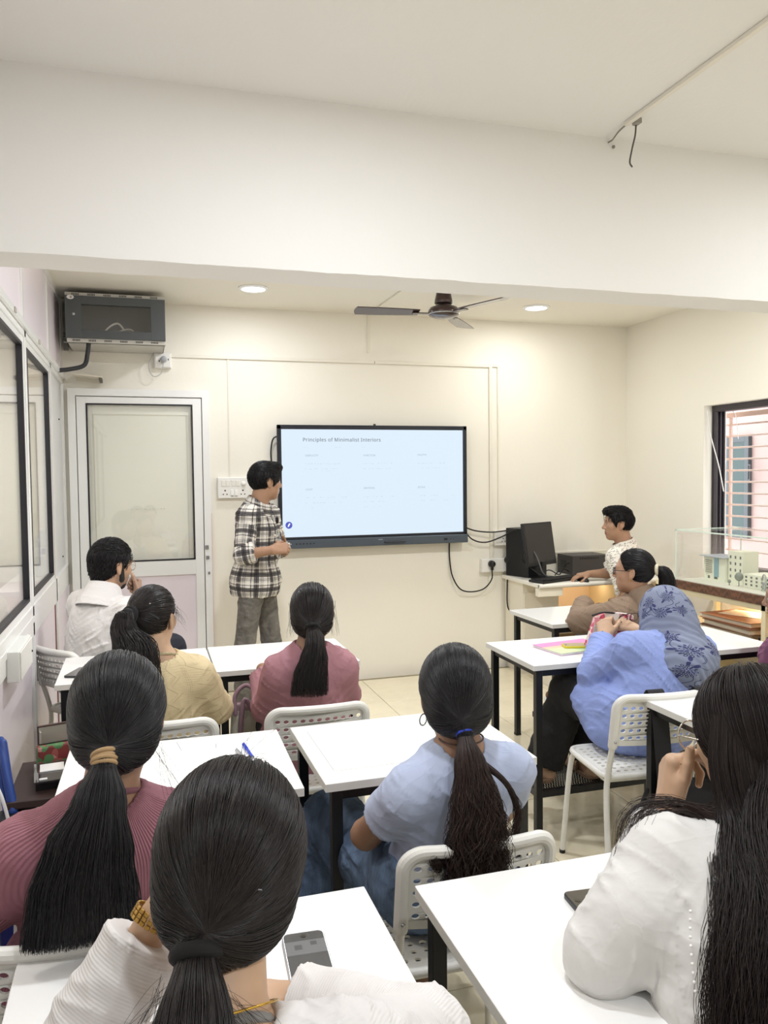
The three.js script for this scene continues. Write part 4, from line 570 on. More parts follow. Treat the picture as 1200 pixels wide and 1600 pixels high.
// surface nets; o: cell, disp(x,y,z), color(x,y,z,nx,ny,nz) -> [r,g,b], uv(x,y,z) -> {s: region, u, v, wrap}, keep(x,y,z)
function isoMesh(prims, o = {}) {
  const cell = o.cell ?? .012, pad = cell * 2.5, B = 6;
  let lo = [1e9, 1e9, 1e9], hi = [-1e9, -1e9, -1e9];
  for (const p of prims) if (!p.neg) { const c = [p.bx, p.by, p.bz]; for (let i = 0; i < 3; i++) { lo[i] = Math.min(lo[i], c[i] - p.br); hi[i] = Math.max(hi[i], c[i] + p.br); } }
  if (o.lo) lo = lo.map((v, i) => Math.max(v, o.lo[i])); if (o.hi) hi = hi.map((v, i) => Math.min(v, o.hi[i]));
  lo = lo.map((v) => v - pad); const n = hi.map((v, i) => Math.ceil((v + pad - lo[i]) / cell / B) * B + 1);
  const [nx, ny, nz] = n, G = new Float32Array(nx * ny * nz).fill(1), id = (i, j, k) => (k * ny + j) * nx + i;
  const bn = n.map((m) => Math.ceil(m / B)), half = B / 2 * cell, bR = half * 1.75 + cell, blocks = new Array(bn[0] * bn[1] * bn[2]);
  for (let bz = 0; bz < bn[2]; bz++) for (let by = 0; by < bn[1]; by++) for (let bx = 0; bx < bn[0]; bx++) {
    const cx = lo[0] + bx * B * cell + half, cy = lo[1] + by * B * cell + half, cz = lo[2] + bz * B * cell + half, list = [];
    for (const p of prims) { const d = Math.hypot(cx - p.bx, cy - p.by, cz - p.bz) - p.br; if (d < bR + p.k + .02) list.push(p); }
    if (!list.some((p) => !p.neg)) continue;
    const f0 = fieldAt(list, cx, cy, cz); if (f0 > bR * 1.5 + .02) continue;
    const deep = f0 < -(bR * 2.2 + .03); if (!deep) blocks[(bz * bn[1] + by) * bn[0] + bx] = list;
    for (let k = bz * B; k < Math.min(nz, bz * B + B); k++) for (let j = by * B; j < Math.min(ny, by * B + B); j++) for (let i = bx * B; i < Math.min(nx, bx * B + B); i++) G[id(i, j, k)] = deep ? f0 : fieldAt(list, lo[0] + i * cell, lo[1] + j * cell, lo[2] + k * cell, o.disp);
  }
  const vid = new Int32Array(nx * ny * nz).fill(-1), P = [], N = [], Cc = [], idx = [];
  const listAt = (x, y, z) => blocks[(Math.min(bn[2] - 1, Math.floor((z - lo[2]) / cell / B)) * bn[1] + Math.min(bn[1] - 1, Math.floor((y - lo[1]) / cell / B))) * bn[0] + Math.min(bn[0] - 1, Math.floor((x - lo[0]) / cell / B))] ?? prims;
  for (let k = 0; k < nz - 1; k++) for (let j = 0; j < ny - 1; j++) for (let i = 0; i < nx - 1; i++) {
    const a = id(i, j, k); let m = 0, sx = 0, sy = 0, sz = 0, c = 0; const g = [];
    for (let q = 0; q < 8; q++) { const v = G[a + (q & 1) + (q >> 1 & 1) * nx + (q >> 2) * nx * ny]; g.push(v); if (v < 0) m |= 1 << q; }
    if (m === 0 || m === 255) continue;
    for (const [p, q] of EDGES) { if ((m >> p & 1) === (m >> q & 1)) continue; const t = g[p] / (g[p] - g[q]); sx += (p & 1) + ((q & 1) - (p & 1)) * t; sy += (p >> 1 & 1) + ((q >> 1 & 1) - (p >> 1 & 1)) * t; sz += (p >> 2) + ((q >> 2) - (p >> 2)) * t; c++; }
    const x = lo[0] + (i + sx / c) * cell, y = lo[1] + (j + sy / c) * cell, z = lo[2] + (k + sz / c) * cell, L = listAt(x, y, z), e = cell * .6;
    const f = (X, Y, Z) => fieldAt(L, X, Y, Z, o.disp); let gx = f(x + e, y, z) - f(x - e, y, z), gy = f(x, y + e, z) - f(x, y - e, z), gz = f(x, y, z + e) - f(x, y, z - e); const l = Math.hypot(gx, gy, gz) || 1; gx /= l; gy /= l; gz /= l;
    vid[a] = P.length / 3; P.push(x, y, z); N.push(gx, gy, gz); if (o.color) Cc.push(...o.color(x, y, z, gx, gy, gz));
  }
  const quad = (a, b, c, d, flip) => { if (a < 0 || b < 0 || c < 0 || d < 0) return; if (flip) idx.push(a, c, b, a, d, c); else idx.push(a, b, c, a, c, d); };
  for (let k = 1; k < nz - 1; k++) for (let j = 1; j < ny - 1; j++) for (let i = 1; i < nx - 1; i++) {
    const a = id(i, j, k), s = G[a] < 0;
    if (s !== G[a + 1] < 0) quad(vid[a], vid[a - nx], vid[a - nx - nx * ny], vid[a - nx * ny], s === true ? true : false);
    if (s !== G[a + nx] < 0) quad(vid[a], vid[a - nx * ny], vid[a - 1 - nx * ny], vid[a - 1], s);
    if (s !== G[a + nx * ny] < 0) quad(vid[a], vid[a - 1], vid[a - 1 - nx], vid[a - nx], s);
  }
  // wind every triangle along its normals
  for (let t = 0; t < idx.length; t += 3) { const [a, b, c] = [idx[t] * 3, idx[t + 1] * 3, idx[t + 2] * 3]; const ux = P[b] - P[a], uy = P[b + 1] - P[a + 1], uz = P[b + 2] - P[a + 2], wx = P[c] - P[a], wy = P[c + 1] - P[a + 1], wz = P[c + 2] - P[a + 2]; if ((uy * wz - uz * wy) * N[a] + (uz * wx - ux * wz) * N[a + 1] + (ux * wy - uy * wx) * N[a + 2] < 0) { const q = idx[t + 1]; idx[t + 1] = idx[t + 2]; idx[t + 2] = q; } }
  let g = new THREE.BufferGeometry(); g.setAttribute('position', new THREE.Float32BufferAttribute(P, 3)); g.setAttribute('normal', new THREE.Float32BufferAttribute(N, 3)); if (o.color) g.setAttribute('color', new THREE.Float32BufferAttribute(Cc, 3)); g.setIndex(idx);
  if (o.uv) {
    g = g.toNonIndexed(); const p = g.attributes.position, uv = new Float32Array(p.count * 2);
    for (let i = 0; i < p.count; i += 3) {
      const cx = (p.getX(i) + p.getX(i + 1) + p.getX(i + 2)) / 3, cy = (p.getY(i) + p.getY(i + 1) + p.getY(i + 2)) / 3, cz = (p.getZ(i) + p.getZ(i + 1) + p.getZ(i + 2)) / 3, r = o.uv.region(cx, cy, cz), q = [0, 1, 2].map((s) => o.uv.map(r, p.getX(i + s), p.getY(i + s), p.getZ(i + s)));
      const w = q[0][2]; if (w) { const mx = Math.max(q[0][0], q[1][0], q[2][0]); for (const s of q) if (mx - s[0] > w / 2) s[0] += w; }
      q.forEach((s, e) => { uv[(i + e) * 2] = s[0]; uv[(i + e) * 2 + 1] = s[1]; });
    }
    g.setAttribute('uv', new THREE.BufferAttribute(uv, 2));
  }
  return g;
}
const EDGES = [[0, 1], [2, 3], [4, 5], [6, 7], [0, 2], [1, 3], [4, 6], [5, 7], [0, 4], [1, 5], [2, 6], [3, 7]];
// strands: each {p: [Vector3...], r0, r1}; three-sided tapering tubes in one geometry
function strandGeo(list, rnd, tint = .35) {
  let nv = 0, ni = 0; for (const s of list) { nv += s.p.length * 3; ni += (s.p.length - 1) * 18; }
  const P = new Float32Array(nv * 3), N = new Float32Array(nv * 3), C = new Float32Array(nv * 3), I = new Uint32Array(ni); let v = 0, q = 0; const T = V(), A = V(), Bn = V(), ref = V();
  for (const s of list) {
    const n = s.p.length, c = 1 + (rnd() - .5) * 2 * tint; ref.set(rnd() - .5, rnd() - .5, rnd() - .5).normalize();
    for (let i = 0; i < n; i++) {
      T.copy(s.p[Math.min(n - 1, i + 1)]).sub(s.p[Math.max(0, i - 1)]).normalize(); A.crossVectors(T, ref).normalize(); Bn.crossVectors(T, A); ref.crossVectors(A, T); const r = lerp(s.r0, s.r1, i / (n - 1));
      for (let k = 0; k < 3; k++) { const a = k * 2.0944, ca = Math.cos(a), sa = Math.sin(a), X = A.x * ca + Bn.x * sa, Y = A.y * ca + Bn.y * sa, Z = A.z * ca + Bn.z * sa, e = (v + i * 3 + k) * 3; P[e] = s.p[i].x + X * r; P[e + 1] = s.p[i].y + Y * r; P[e + 2] = s.p[i].z + Z * r; N[e] = X; N[e + 1] = Y; N[e + 2] = Z; C[e] = C[e + 1] = C[e + 2] = c; }
      if (i < n - 1) for (let k = 0; k < 3; k++) { const a = v + i * 3 + k, b = v + i * 3 + (k + 1) % 3; I[q++] = a; I[q++] = b; I[q++] = a + 3; I[q++] = b; I[q++] = b + 3; I[q++] = a + 3; }
    }
    v += n * 3;
  }
  const g = new THREE.BufferGeometry(); g.setAttribute('position', new THREE.BufferAttribute(P, 3)); g.setAttribute('normal', new THREE.BufferAttribute(N, 3)); g.setAttribute('color', new THREE.BufferAttribute(C, 3)); g.setIndex(new THREE.BufferAttribute(I, 1)); return g;
}
// ================================================================ people: skeleton -> skin, clothes, hair
const D2R = Math.PI / 180;
function headFrame(c, yaw, pitch = 0, roll = 0, s = 1) {
  yaw *= D2R; pitch *= D2R; roll *= D2R; const F = V(Math.sin(yaw) * Math.cos(pitch), Math.sin(pitch), -Math.cos(yaw) * Math.cos(pitch)), R0 = V(Math.cos(yaw), 0, Math.sin(yaw)), U0 = V().crossVectors(R0, F);
  const R = R0.clone().multiplyScalar(Math.cos(roll)).addScaledVector(U0, Math.sin(roll)), U = U0.clone().multiplyScalar(Math.cos(roll)).addScaledVector(R0, -Math.sin(roll)); c = v3(c);
  return { c, R, U, F, s, p: (x, y, z) => c.clone().addScaledVector(R, x * s).addScaledVector(U, y * s).addScaledVector(F, z * s), d: (x, y, z) => V().addScaledVector(R, x).addScaledVector(U, y).addScaledVector(F, z), axes: [R, U, F], local: (x, y, z) => { const a = x - c.x, b = y - c.y, e = z - c.z; return [(a * R.x + b * R.y + e * R.z) / s, (a * U.x + b * U.y + e * U.z) / s, (a * F.x + b * F.y + e * F.z) / s]; } };
}
function headPrims(h, female) {
  const s = h.s, E = (x, y, z, a, b, c, o = {}) => ell(h.p(x, y, z), [a * s, b * s, c * s], o.R ?? h.axes, o), C = (a, b, ra, rb, o) => cap(h.p(...a), h.p(...b), ra * s, rb * s, o), j = female ? .94 : 1;
  const out = [E(0, .028, -.012, .074, .088, .094), E(0, -.025, .026, .062 * j, .085, .062, { k: .03 }), E(0, -.066, .028, .052 * j, .042, .054, { k: .03 }), E(0, -.1, .058, .02, .016, .02, { k: .03 }), C([-.036, .022, .073], [.036, .022, .073], .011, .011, { k: .018 })];
  for (const q of [-1, 1]) out.push(E(q * .042, -.022, .052, .024, .022, .022, { k: .02 }));
  for (const q of [-1, 1]) out.push(E(q * .032, .002, .097, .017, .010, .014, { neg: true, k: .014 }));
  out.push(C([0, .014, .083], [0, -.024, .102], .0065, .0100, { k: .014 }), E(0, -.029, .102, .0115, .0105, .0115, { k: .008 }));
  for (const q of [-1, 1]) out.push(E(q * .0115, -.033, .092, .0075, .0075, .010, { k: .006 }));
  out.push(E(0, -.0585, .083, .023, .0062, .011, { k: .007 }), E(0, -.0705, .081, .019, .0075, .011, { k: .008 }), E(0, -.0645, .097, .023, .0015, .010, { neg: true, k: .003 }));
  for (const q of [-1, 1]) { const A = [h.d(1, 0, q * .35).normalize(), h.d(0, 1, -.22).normalize(), h.d(-q * .35, .22, 1).normalize()]; out.push(E(q * .0775, -.006, -.012, .0085, .0315, .0185, { R: A, k: .006 }), E(q * .0735, -.034, -.004, .006, .011, .009, { R: A, k: .006 }), E(q * .0865, -.004, -.010, .0065, .0175, .0095, { R: A, neg: true, k: .005 })); }
  return out;
}
// one hand: w wrist, d towards the fingers, n out of the back of the hand, s towards the thumb
function handPrims(o) {
  const w = v3(o.w), d = v3(o.d).normalize(), n0 = v3(o.n), s = V().crossVectors(d, n0).normalize(); if (s.dot(v3(o.s)) < 0) s.negate(); const n = V().crossVectors(s, d).normalize(); if (n.dot(n0) < 0) n.negate();
  const S = o.scale ?? 1, at = (a, b, c) => w.clone().addScaledVector(d, a * S).addScaledVector(s, b * S).addScaledVector(n, c * S), curl = o.curl ?? [.3, .35, .4, .45], out = [];
  const lens = [[.042, .025, .020], [.046, .029, .021], [.043, .027, .020], [.034, .020, .018]], base = [[.086, .027], [.089, .009], [.084, -.009], [.075, -.026]], rad = [.0092, .0094, .0088, .0078], sp = o.spread ?? .06;
  for (let i = 0; i < 4; i++) out.push(cap(at(.004, base[i][1] * .62, 0), at(base[i][0], base[i][1], 0), .0150 * S, .0118 * S, { k: .016 }));
  out.push(cap(at(.02, .012, -.006), at(.05, .026, -.008), .016 * S, .013 * S, { k: .014 }));
  for (let i = 0; i < 4; i++) {
    const c = curl[i], A = Array.isArray(c) ? c : [c * 75, c * 95, c * 55]; let a = 0, p = at(base[i][0], base[i][1], 0), side = (1.5 - i) * sp;
    for (let j = 0; j < 3; j++) { a += A[j] * D2R; const dir = d.clone().multiplyScalar(Math.cos(a)).addScaledVector(n, -Math.sin(a)).addScaledVector(s, side * Math.cos(a)).normalize(), e = p.clone().addScaledVector(dir, lens[i][j] * S); out.push(cap(p, e, (rad[i] - j * .0008) * S * 1.04, (rad[i] - (j + 1) * .0008) * S, { k: j === 0 ? .008 : .004 })); p = e; }
  }
  const th = o.thumb ?? [35, .35], ta = th[0] * D2R; let p = at(.022, .026, -.006); const dirs = [[Math.cos(ta), Math.sin(ta), -th[1]], [Math.cos(ta * .7), Math.sin(ta * .7), -th[1] * (th[2] ?? 1)], [Math.cos(ta * .45), Math.sin(ta * .45), -th[1] * (th[3] ?? 1)]];
  dirs.forEach((q, j) => { const dir = V().addScaledVector(d, q[0]).addScaledVector(s, q[1]).addScaledVector(n, q[2]).normalize(), e = p.clone().addScaledVector(dir, [.040, .030, .025][j] * S); out.push(cap(p, e, [.0135, .0108, .0098][j] * S, [.0105, .0098, .0082][j] * S, { k: j ? .004 : .012 })); p = e; });
  return out;
}
function bodyFrame(j) {
  const hip = v3(j.hip), neck = v3(j.neck), U = neck.clone().sub(hip), L = U.length(); U.normalize(); let R = v3(j.shR).sub(v3(j.shL)); R.addScaledVector(U, -R.dot(U)).normalize(); const F = V().crossVectors(U, R).normalize();
  return { hip, neck, L, U, R, F, axes: [R, U, F], p: (x, y, z) => hip.clone().addScaledVector(R, x).addScaledVector(U, y).addScaledVector(F, z) };
}
function torsoPrims(p, g = 0, o = {}) {
  const f = p.f, w = p.wide ?? 1, L = f.L, E = (x, y, z, a, b, c, k = .035) => ell(f.p(x, y, z), [a * w + g, b + g * .6, c * (p.deep ?? 1) + g], f.axes, { k });
  const sl = v3(p.j.shL), sr = v3(p.j.shR), nb = f.p(0, L - .038, .004), bk = p.slouch ?? 0;
  const out = [E(0, .03, 0, p.female ? .17 : .16, .115, .125), E(0, L * .36, -bk, p.female ? .128 : .142, .13, .102), E(0, L * .62, -bk * .7, .130, .165, .104)];
  if (p.female) for (const q of [-1, 1]) out.push(E(q * .066, L * .60, .075, .058, .06, .05, .04));
  out.push(cap(sl, sr, .042 + g, .042 + g, { k: .03 }));
  for (const s of [sl, sr]) out.push(cap(nb.clone().addScaledVector(f.U, -.002), s.clone().lerp(nb, .12).addScaledVector(f.U, .012), .036 + g * .7, .028 + g * .7, { k: .03 }), cap(s.clone().lerp(f.p(0, L * .7, 0), .3), f.p(f.R.dot(s.clone().sub(f.hip)) * .60, L * .5, 0), .052 + g, .05 + g, { k: .03 }));
  return out;
}
const AR = [.049, .039, .040, .027];
function armPrims(p, side, g = 0, upto = 2, o = {}) {
  const S = v3(p.j['sh' + side]), E = v3(p.j['el' + side]), W = v3(p.j['wr' + side]), k = p.armK ?? (p.female ? .9 : 1), out = [], r = (i) => AR[i] * k + g;
  const cutAt = (a, b, t) => [a.clone().lerp(b, t), b.clone().sub(a).normalize()], t1 = Math.min(1, upto), fl = o.flare ?? 0;
  out.push(cap(S, t1 < 1 ? S.clone().lerp(E, Math.min(1, t1 + .1)) : E, r(0), lerp(r(0), r(1), t1) + (upto <= 1 ? fl : 0), { k: .025, cuts: upto < 1 ? [cutAt(S, E, upto)] : undefined }));
  if (upto > 1) { const t = Math.min(1, upto - 1); out.push(cap(E, t < 1 ? E.clone().lerp(W, Math.min(1, t + .1)) : W, r(2), lerp(r(2), r(3), t) + fl, { k: .02, cuts: upto < 2 ? [cutAt(E, W, t)] : o.endCut ? [cutAt(E, W, .98)] : undefined })); }
  return out;
}
function legPrims(p, g = 0, upto = 2, loose = 0) {
  const out = [], f = p.f;
  for (const [s, q] of [['L', -1], ['R', 1]]) { const H = f.p(q * .085 * (p.wide ?? 1), .0, .02), K = v3(p.j['kn' + s]), A = v3(p.j['an' + s]), lk = p.legK ?? 1; out.push(cap(H, K, .088 * lk + g, .056 * lk + g + loose * .5, { k: .03 })); if (upto > 1) out.push(cap(K, A, .054 * lk + g + loose * .5, .036 * lk + g + loose, { k: .025, cuts: g ? [[A, A.clone().sub(K).normalize()]] : undefined })); }
  return out;
}
function footPrims(p, s) { const A = v3(p.j['an' + s]), t = v3(p.j['toe' + s]), d = t.clone().sub(A).setY(0).normalize(); const heel = A.clone().addScaledVector(d, -.03).setY(Math.max(t.y, A.y - .07)), ball = t.clone().addScaledVector(d, -.04); return [cap(A, heel.clone().lerp(A, .3), .034, .03, { k: .02 }), cap(heel, ball, .028, .03, { k: .03 }), cap(A.clone().addScaledVector(d, .02), ball, .028, .026, { k: .03 }), cap(ball, t, .03, .02, { k: .02 })]; }
const SKIN = { a: [.36, .20, .125], b: [.42, .24, .15], c: [.30, .165, .10], d: [.55, .35, .22], e: [.5, .3, .19] };
function person(label, spec) {
  const p = { ...spec }; p.j = { ...p.j }; const drop = p.drop ?? (p.female ? .034 : .02); for (const s of ['shL', 'shR']) p.j[s] = [p.j[s][0], p.j[s][1] - drop, p.j[s][2]]; p.f = bodyFrame(p.j); p.h = headFrame(p.head.c, p.head.yaw, p.head.pitch, p.head.roll, p.head.s ?? (p.female ? .95 : 1));
  const b = v3(p.base ?? [p.j.hip[0], 0, p.j.hip[2]]); p.o = thing('person', label, 'person', [b.x, b.y, b.z]);
  p.add = (name, geo, m, parent) => { const g = Array.isArray(geo) ? join(geo) : geo; g.translate(-b.x, -b.y, -b.z); return mesh(name, g, m, parent ?? p.o); };
  const S = SKIN[p.skin ?? 'a'], h = p.h, hair = p.scalp ?? [.02, .014, .012];
  // ---- skin: one surface from body, head and hand grids
  const neckTop = h.p(0, -.05, -.022), nr = p.female ? .047 : .056, neck = cap(p.f.p(0, p.f.L - .03, -.002), neckTop, nr * 1.12, nr, { k: .03 });
  const skinCol = (x, y, z) => { const q = h.local(x, y, z); const n = 1 + .05 * PN.noise(x * 60, y * 60, z * 60); let c = S; const lip = Math.hypot(q[0] / .022, (q[1] + .0645) / .0125, (q[2] - .086) / .02); if (lip < 1) c = [S[0] * .82, S[1] * .55, S[2] * .58]; else if (p.stubble) { const st = sstep(-.03, -.06, q[1]) * sstep(-.02, .0, q[2]); if (Math.abs(q[0]) < .09 && q[1] > -.13) c = [lerp(S[0], S[0] * .55, st * p.stubble), lerp(S[1], S[1] * .55, st * p.stubble), lerp(S[2], S[2] * .6, st * p.stubble)]; } return [c[0] * n, c[1] * n, c[2] * n]; };
  const body = [...torsoPrims(p, -.006), neck, ...legPrims(p, -.006), ...['L', 'R'].flatMap((s) => armPrims(p, s)), ...(p.feet !== false ? ['L', 'R'].filter((s) => p.j['toe' + s]).flatMap((s) => footPrims(p, s)) : [])];
  const geos = [isoMesh(body, { cell: .014, color: skinCol }), isoMesh([...headPrims(h, p.female), { ...neck }], { cell: p.headCell ?? .0045, color: skinCol, lo: h.c.clone().addScalar(-.15).toArray(), hi: h.c.clone().addScalar(.15).toArray() })];
  for (const s of ['L', 'R']) if (p.hands?.[s]) { const H = p.hands[s], w = v3(p.j['wr' + s]), e = v3(p.j['el' + s]); geos.push(isoMesh([cap(w.clone().lerp(e, .3), w, .0305 * (p.armK ?? (p.female ? .9 : 1)), .026 * (p.armK ?? (p.female ? .9 : 1)), { k: .02 }), ...handPrims({ w, scale: p.female ? .92 : 1, ...H })], { cell: H.cell ?? .0035, color: skinCol })); }
  const skinG = mergeGeometries(geos.map((g) => { const n = g.toNonIndexed(); n.setAttribute('uv', new THREE.BufferAttribute(new Float32Array(n.attributes.position.count * 2), 2)); return n; }));
  p.body = p.add('body', skinG, std('#ffffff', .48, { vertexColors: true, sheen: .15, sheenRoughness: .5 }));
  // ---- eyes and brows where a face shows
  if (p.face) {
    for (const q of [-1, 1]) {
      const s = h.s, e = new THREE.SphereGeometry(.0115 * s, 16, 12).translate(...h.p(q * .031, .001, .0725).toArray()); const eye = p.add('eye', e, std('#e9e4dc', .15));
      const dir = h.d((p.face.look ?? 0), -.05, 1).normalize(), ir = new THREE.SphereGeometry(.0064 * s, 14, 10).translate(...h.p(q * .031, .001, .0725).addScaledVector(dir, .0062 * s).toArray()); p.add('iris', ir, std('#1a0f0a', .1), eye);
      p.add('eyelid', isoMesh([ell(h.p(q * .031, .0055, .074), [.0145 * s, .0075 * s, .0125 * s], h.axes, { k: .003 })], { cell: .0016, color: () => S.map((v) => v * .85) }), std('#ffffff', .5, { vertexColors: true }), eye);
      p.add('eyebrow', isoMesh([cap(h.p(q * .014, .0205, .088), h.p(q * .034, .0265, .0815), .0035 * s, .0042 * s, { k: .004 }), cap(h.p(q * .034, .0265, .0815), h.p(q * .051, .0195, .066), .0042 * s, .0020 * s, { k: .004 })], { cell: .0016 }), std('#120c0a', .7));
    }
  }
  return p;
}
// ---- clothes
function clothMat(color, o = {}) { return std(color, .85, { bumpMap: wrinkleBump, bumpScale: .0035, sheen: .3, sheenRoughness: .6, side: THREE.DoubleSide, ...o }); }
function shirtUV(p) {
  const f = p.f, seg = []; for (const s of ['L', 'R']) { const S = v3(p.j['sh' + s]), E = v3(p.j['el' + s]), W = v3(p.j['wr' + s]); seg.push([S, E], [E, W]); }
  const T = torsoPrims(p, 0), frames = seg.map(([a, b]) => { const d = b.clone().sub(a).normalize(); let r = V(0, 0, 1).addScaledVector(d, -d.z); if (r.lengthSq() < .05) r = V(0, 1, 0).addScaledVector(d, -d.y); r.normalize(); return { a, d, r, q: V().crossVectors(d, r), l: a.distanceTo(b) }; });
  const sd = (fr, x, y, z) => { const q = V(x, y, z).sub(fr.a), t = clamp(q.dot(fr.d), 0, fr.l); return q.addScaledVector(fr.d, -t).length(); };
  return { region: (x, y, z) => { let best = -1, bd = Math.min(...T.map((q) => pd(q, x, y, z))) - .012; frames.forEach((fr, i) => { const d = sd(fr, x, y, z) - .042 + (i % 2 ? 0 : .012); if (d < bd) { bd = d; best = i; } }); return best; },
    map: (r, x, y, z) => { if (r < 0) { const q = V(x, y, z).sub(f.hip), a = Math.atan2(q.dot(f.R), -q.dot(f.F)); return [a * .15, q.dot(f.U), .15 * 2 * Math.PI]; } const fr = frames[r], q = V(x, y, z).sub(fr.a), a = Math.atan2(q.dot(fr.q), q.dot(fr.r)); return [a * .052 + 1, q.dot(fr.d) + r * .37, .052 * 2 * Math.PI]; } };
}
const foldNoise = (p, A, seed = 0) => { const f = p.f, w = A; const H = f.hip, R = f.R, U = f.U, F = f.F; return (x, y, z) => { const qx = x - H.x, qy = y - H.y, qz = z - H.z, a = qx * R.x + qy * R.y + qz * R.z, b = qx * U.x + qy * U.y + qz * U.z, c = qx * F.x + qy * F.y + qz * F.z; const m = Math.abs(a), n1 = PN.noise(a * 5 + seed, b * 24 - m * 16, c * 6), n2 = PN.noise(m * 22 + b * 5 + seed, b * 6 - m * 4, c * 16), n3 = PN.noise(a * 12, b * 12 + seed, c * 12), r1 = (1 - Math.min(1, Math.abs(n1) * 2.6)) ** 2, r2 = (1 - Math.min(1, Math.abs(n2) * 2.6)) ** 2, msk = .35 + .65 * sstep(-.15, .25, n3); return -w * ((r1 * 1.15 + r2 * .8) * msk - .45 + n3 * .35); }; };
function shirt(p, o) {
  const g = o.g ?? .012, up = Array.isArray(o.sleeve) ? o.sleeve : [o.sleeve ?? 2, o.sleeve ?? 2], f = p.f, h = p.h;
  const T = torsoPrims(p, g + (o.loose ?? 0) * .5); if (o.hem !== undefined) for (const q of T) q.cuts = [...(q.cuts ?? []), [f.p(0, o.hem, 0), f.U.clone().negate()]];
  if (o.skirt) T.push(...o.skirt);
  const arms = ['L', 'R'].flatMap((s, i) => up[i] ? armPrims(p, s, g + (o.sleeveLoose ?? 0), up[i], { flare: o.flare ?? 0, endCut: true }) : []);
  if (o.puff) for (const s of ['L', 'R']) arms.push(ell(v3(p.j['sh' + s]).lerp(v3(p.j['el' + s]), .3), [o.puff, o.puff * 1.25, o.puff], null, { k: .03 }));
  const nb = f.p(0, f.L - .02, .0), neg = cap(nb, h.p(0, -.02, -.02), (p.female ? .055 : .064) + (o.neck ?? 0), .06, { neg: true, k: .008 });
  const prims = [...T, ...arms, ...(o.extra ?? []), neg];
  const geo = isoMesh(prims, { cell: o.cell ?? .009, disp: o.folds === 0 ? null : o.disp ?? foldNoise(p, o.folds ?? .0035, o.seed ?? 1), uv: shirtUV(p) });
  const m = p.add(o.name ?? 'shirt', geo, o.mat); p.shirt = m;
  if (o.collar) { // folded collar band standing round the neck
    const a = f.p(0, f.L + .006, .0), ax = h.p(0, -.05, -.02).sub(a).normalize(), R = (p.female ? .058 : .068) + (o.collarR ?? 0); const H = o.collar;
    p.add('collar', isoMesh([fnp((x, y, z) => { const q = V(x, y, z).sub(a), t = q.dot(ax), rad = q.clone().addScaledVector(ax, -t), fr = rad.dot(f.F); const rr = R + .004 + (H - t) * .35; const top = H - .018 * sstep(0, R, fr); return Math.max(Math.abs(rad.length() - rr) - .0038, t - top, -.085 - t); }, a.clone().addScaledVector(ax, .01), R + .09)], { cell: .004, uv: { region: () => 0, map: (r, x, y, z) => { const q = V(x, y, z).sub(a); return [Math.atan2(q.dot(f.R), -q.dot(f.F)) * .06, q.dot(ax), .06 * 6.283]; } } }), o.mat, m);
  }
  if (o.neckband) { const a = f.p(0, f.L - .020, .004), ax = h.p(0, -.05, -.02).sub(a).normalize().addScaledVector(f.F, .25).normalize(), R = (p.female ? .053 : .062) + (o.neck ?? 0); p.add('neckband', tube(Array.from({ length: 20 }, (_, i) => { const t = i / 20 * 6.283, u = f.R.clone(), w = V().crossVectors(ax, u).normalize(); return a.clone().addScaledVector(u, Math.cos(t) * R).addScaledVector(w, Math.sin(t) * R); }), .0065, 60, 8, true), o.mat, m); }
  return m;
}
function trousers(p, o) { const g = o.g ?? .012, gp = o.gp ?? g; p.pants = p.add(o.name ?? 'trousers', isoMesh([ell(p.f.p(0, .03, 0), [(p.female ? .17 : .16) * (p.wide ?? 1) + gp, .12, .125 + gp], p.f.axes), ...legPrims(p, g, 2, o.loose ?? 0), ...(o.extra ?? [])], { cell: o.cell ?? .014, disp: foldNoise(p, o.folds ?? .004, o.seed ?? 5), uv: { region: () => 0, map: (r, x, y, z) => [x * .8 + z * .6, y + z * .5] } }), o.mat); return p.pants; }
function shoe(p, s, mat, o = {}) { const A = v3(p.j['an' + s]), t = v3(p.j['toe' + s]), d = t.clone().sub(A).setY(0).normalize(), gy = o.y ?? 0, side = V().crossVectors(d, V(0, 1, 0)), heel = A.clone().addScaledVector(d, -.045).setY(gy + .03), toe = t.clone().setY(gy + .03); const up = isoMesh([cap(heel, toe.clone().addScaledVector(d, -.05), .033, .036, { k: .03 }), cap(toe.clone().addScaledVector(d, -.06), toe, .036, .028, { k: .03 }), cap(A.clone().setY(gy + .08), heel, .036, .034, { k: .03, cuts: [[V(0, gy + .095, 0), V(0, 1, 0)]] }), cap(A.clone().addScaledVector(d, .02).setY(gy + .07), toe.clone().addScaledVector(d, -.05), .03, .03, { k: .03 })].map((q) => ({ ...q, cuts: [...(q.cuts ?? []), [V(0, gy + .012, 0), V(0, -1, 0)]] })), { cell: .006 }); const sh = p.add('shoe', up, mat); const m = heel.clone().lerp(toe, .5), L = heel.distanceTo(toe) + .07; const so = slab(rrect(.085, L, .04), .016, .003).rotateX(-Math.PI / 2); so.rotateY(Math.atan2(d.x, d.z)); so.translate(m.x, gy, m.z); p.add('sole', so, o.sole ?? M.white, sh); return sh; }
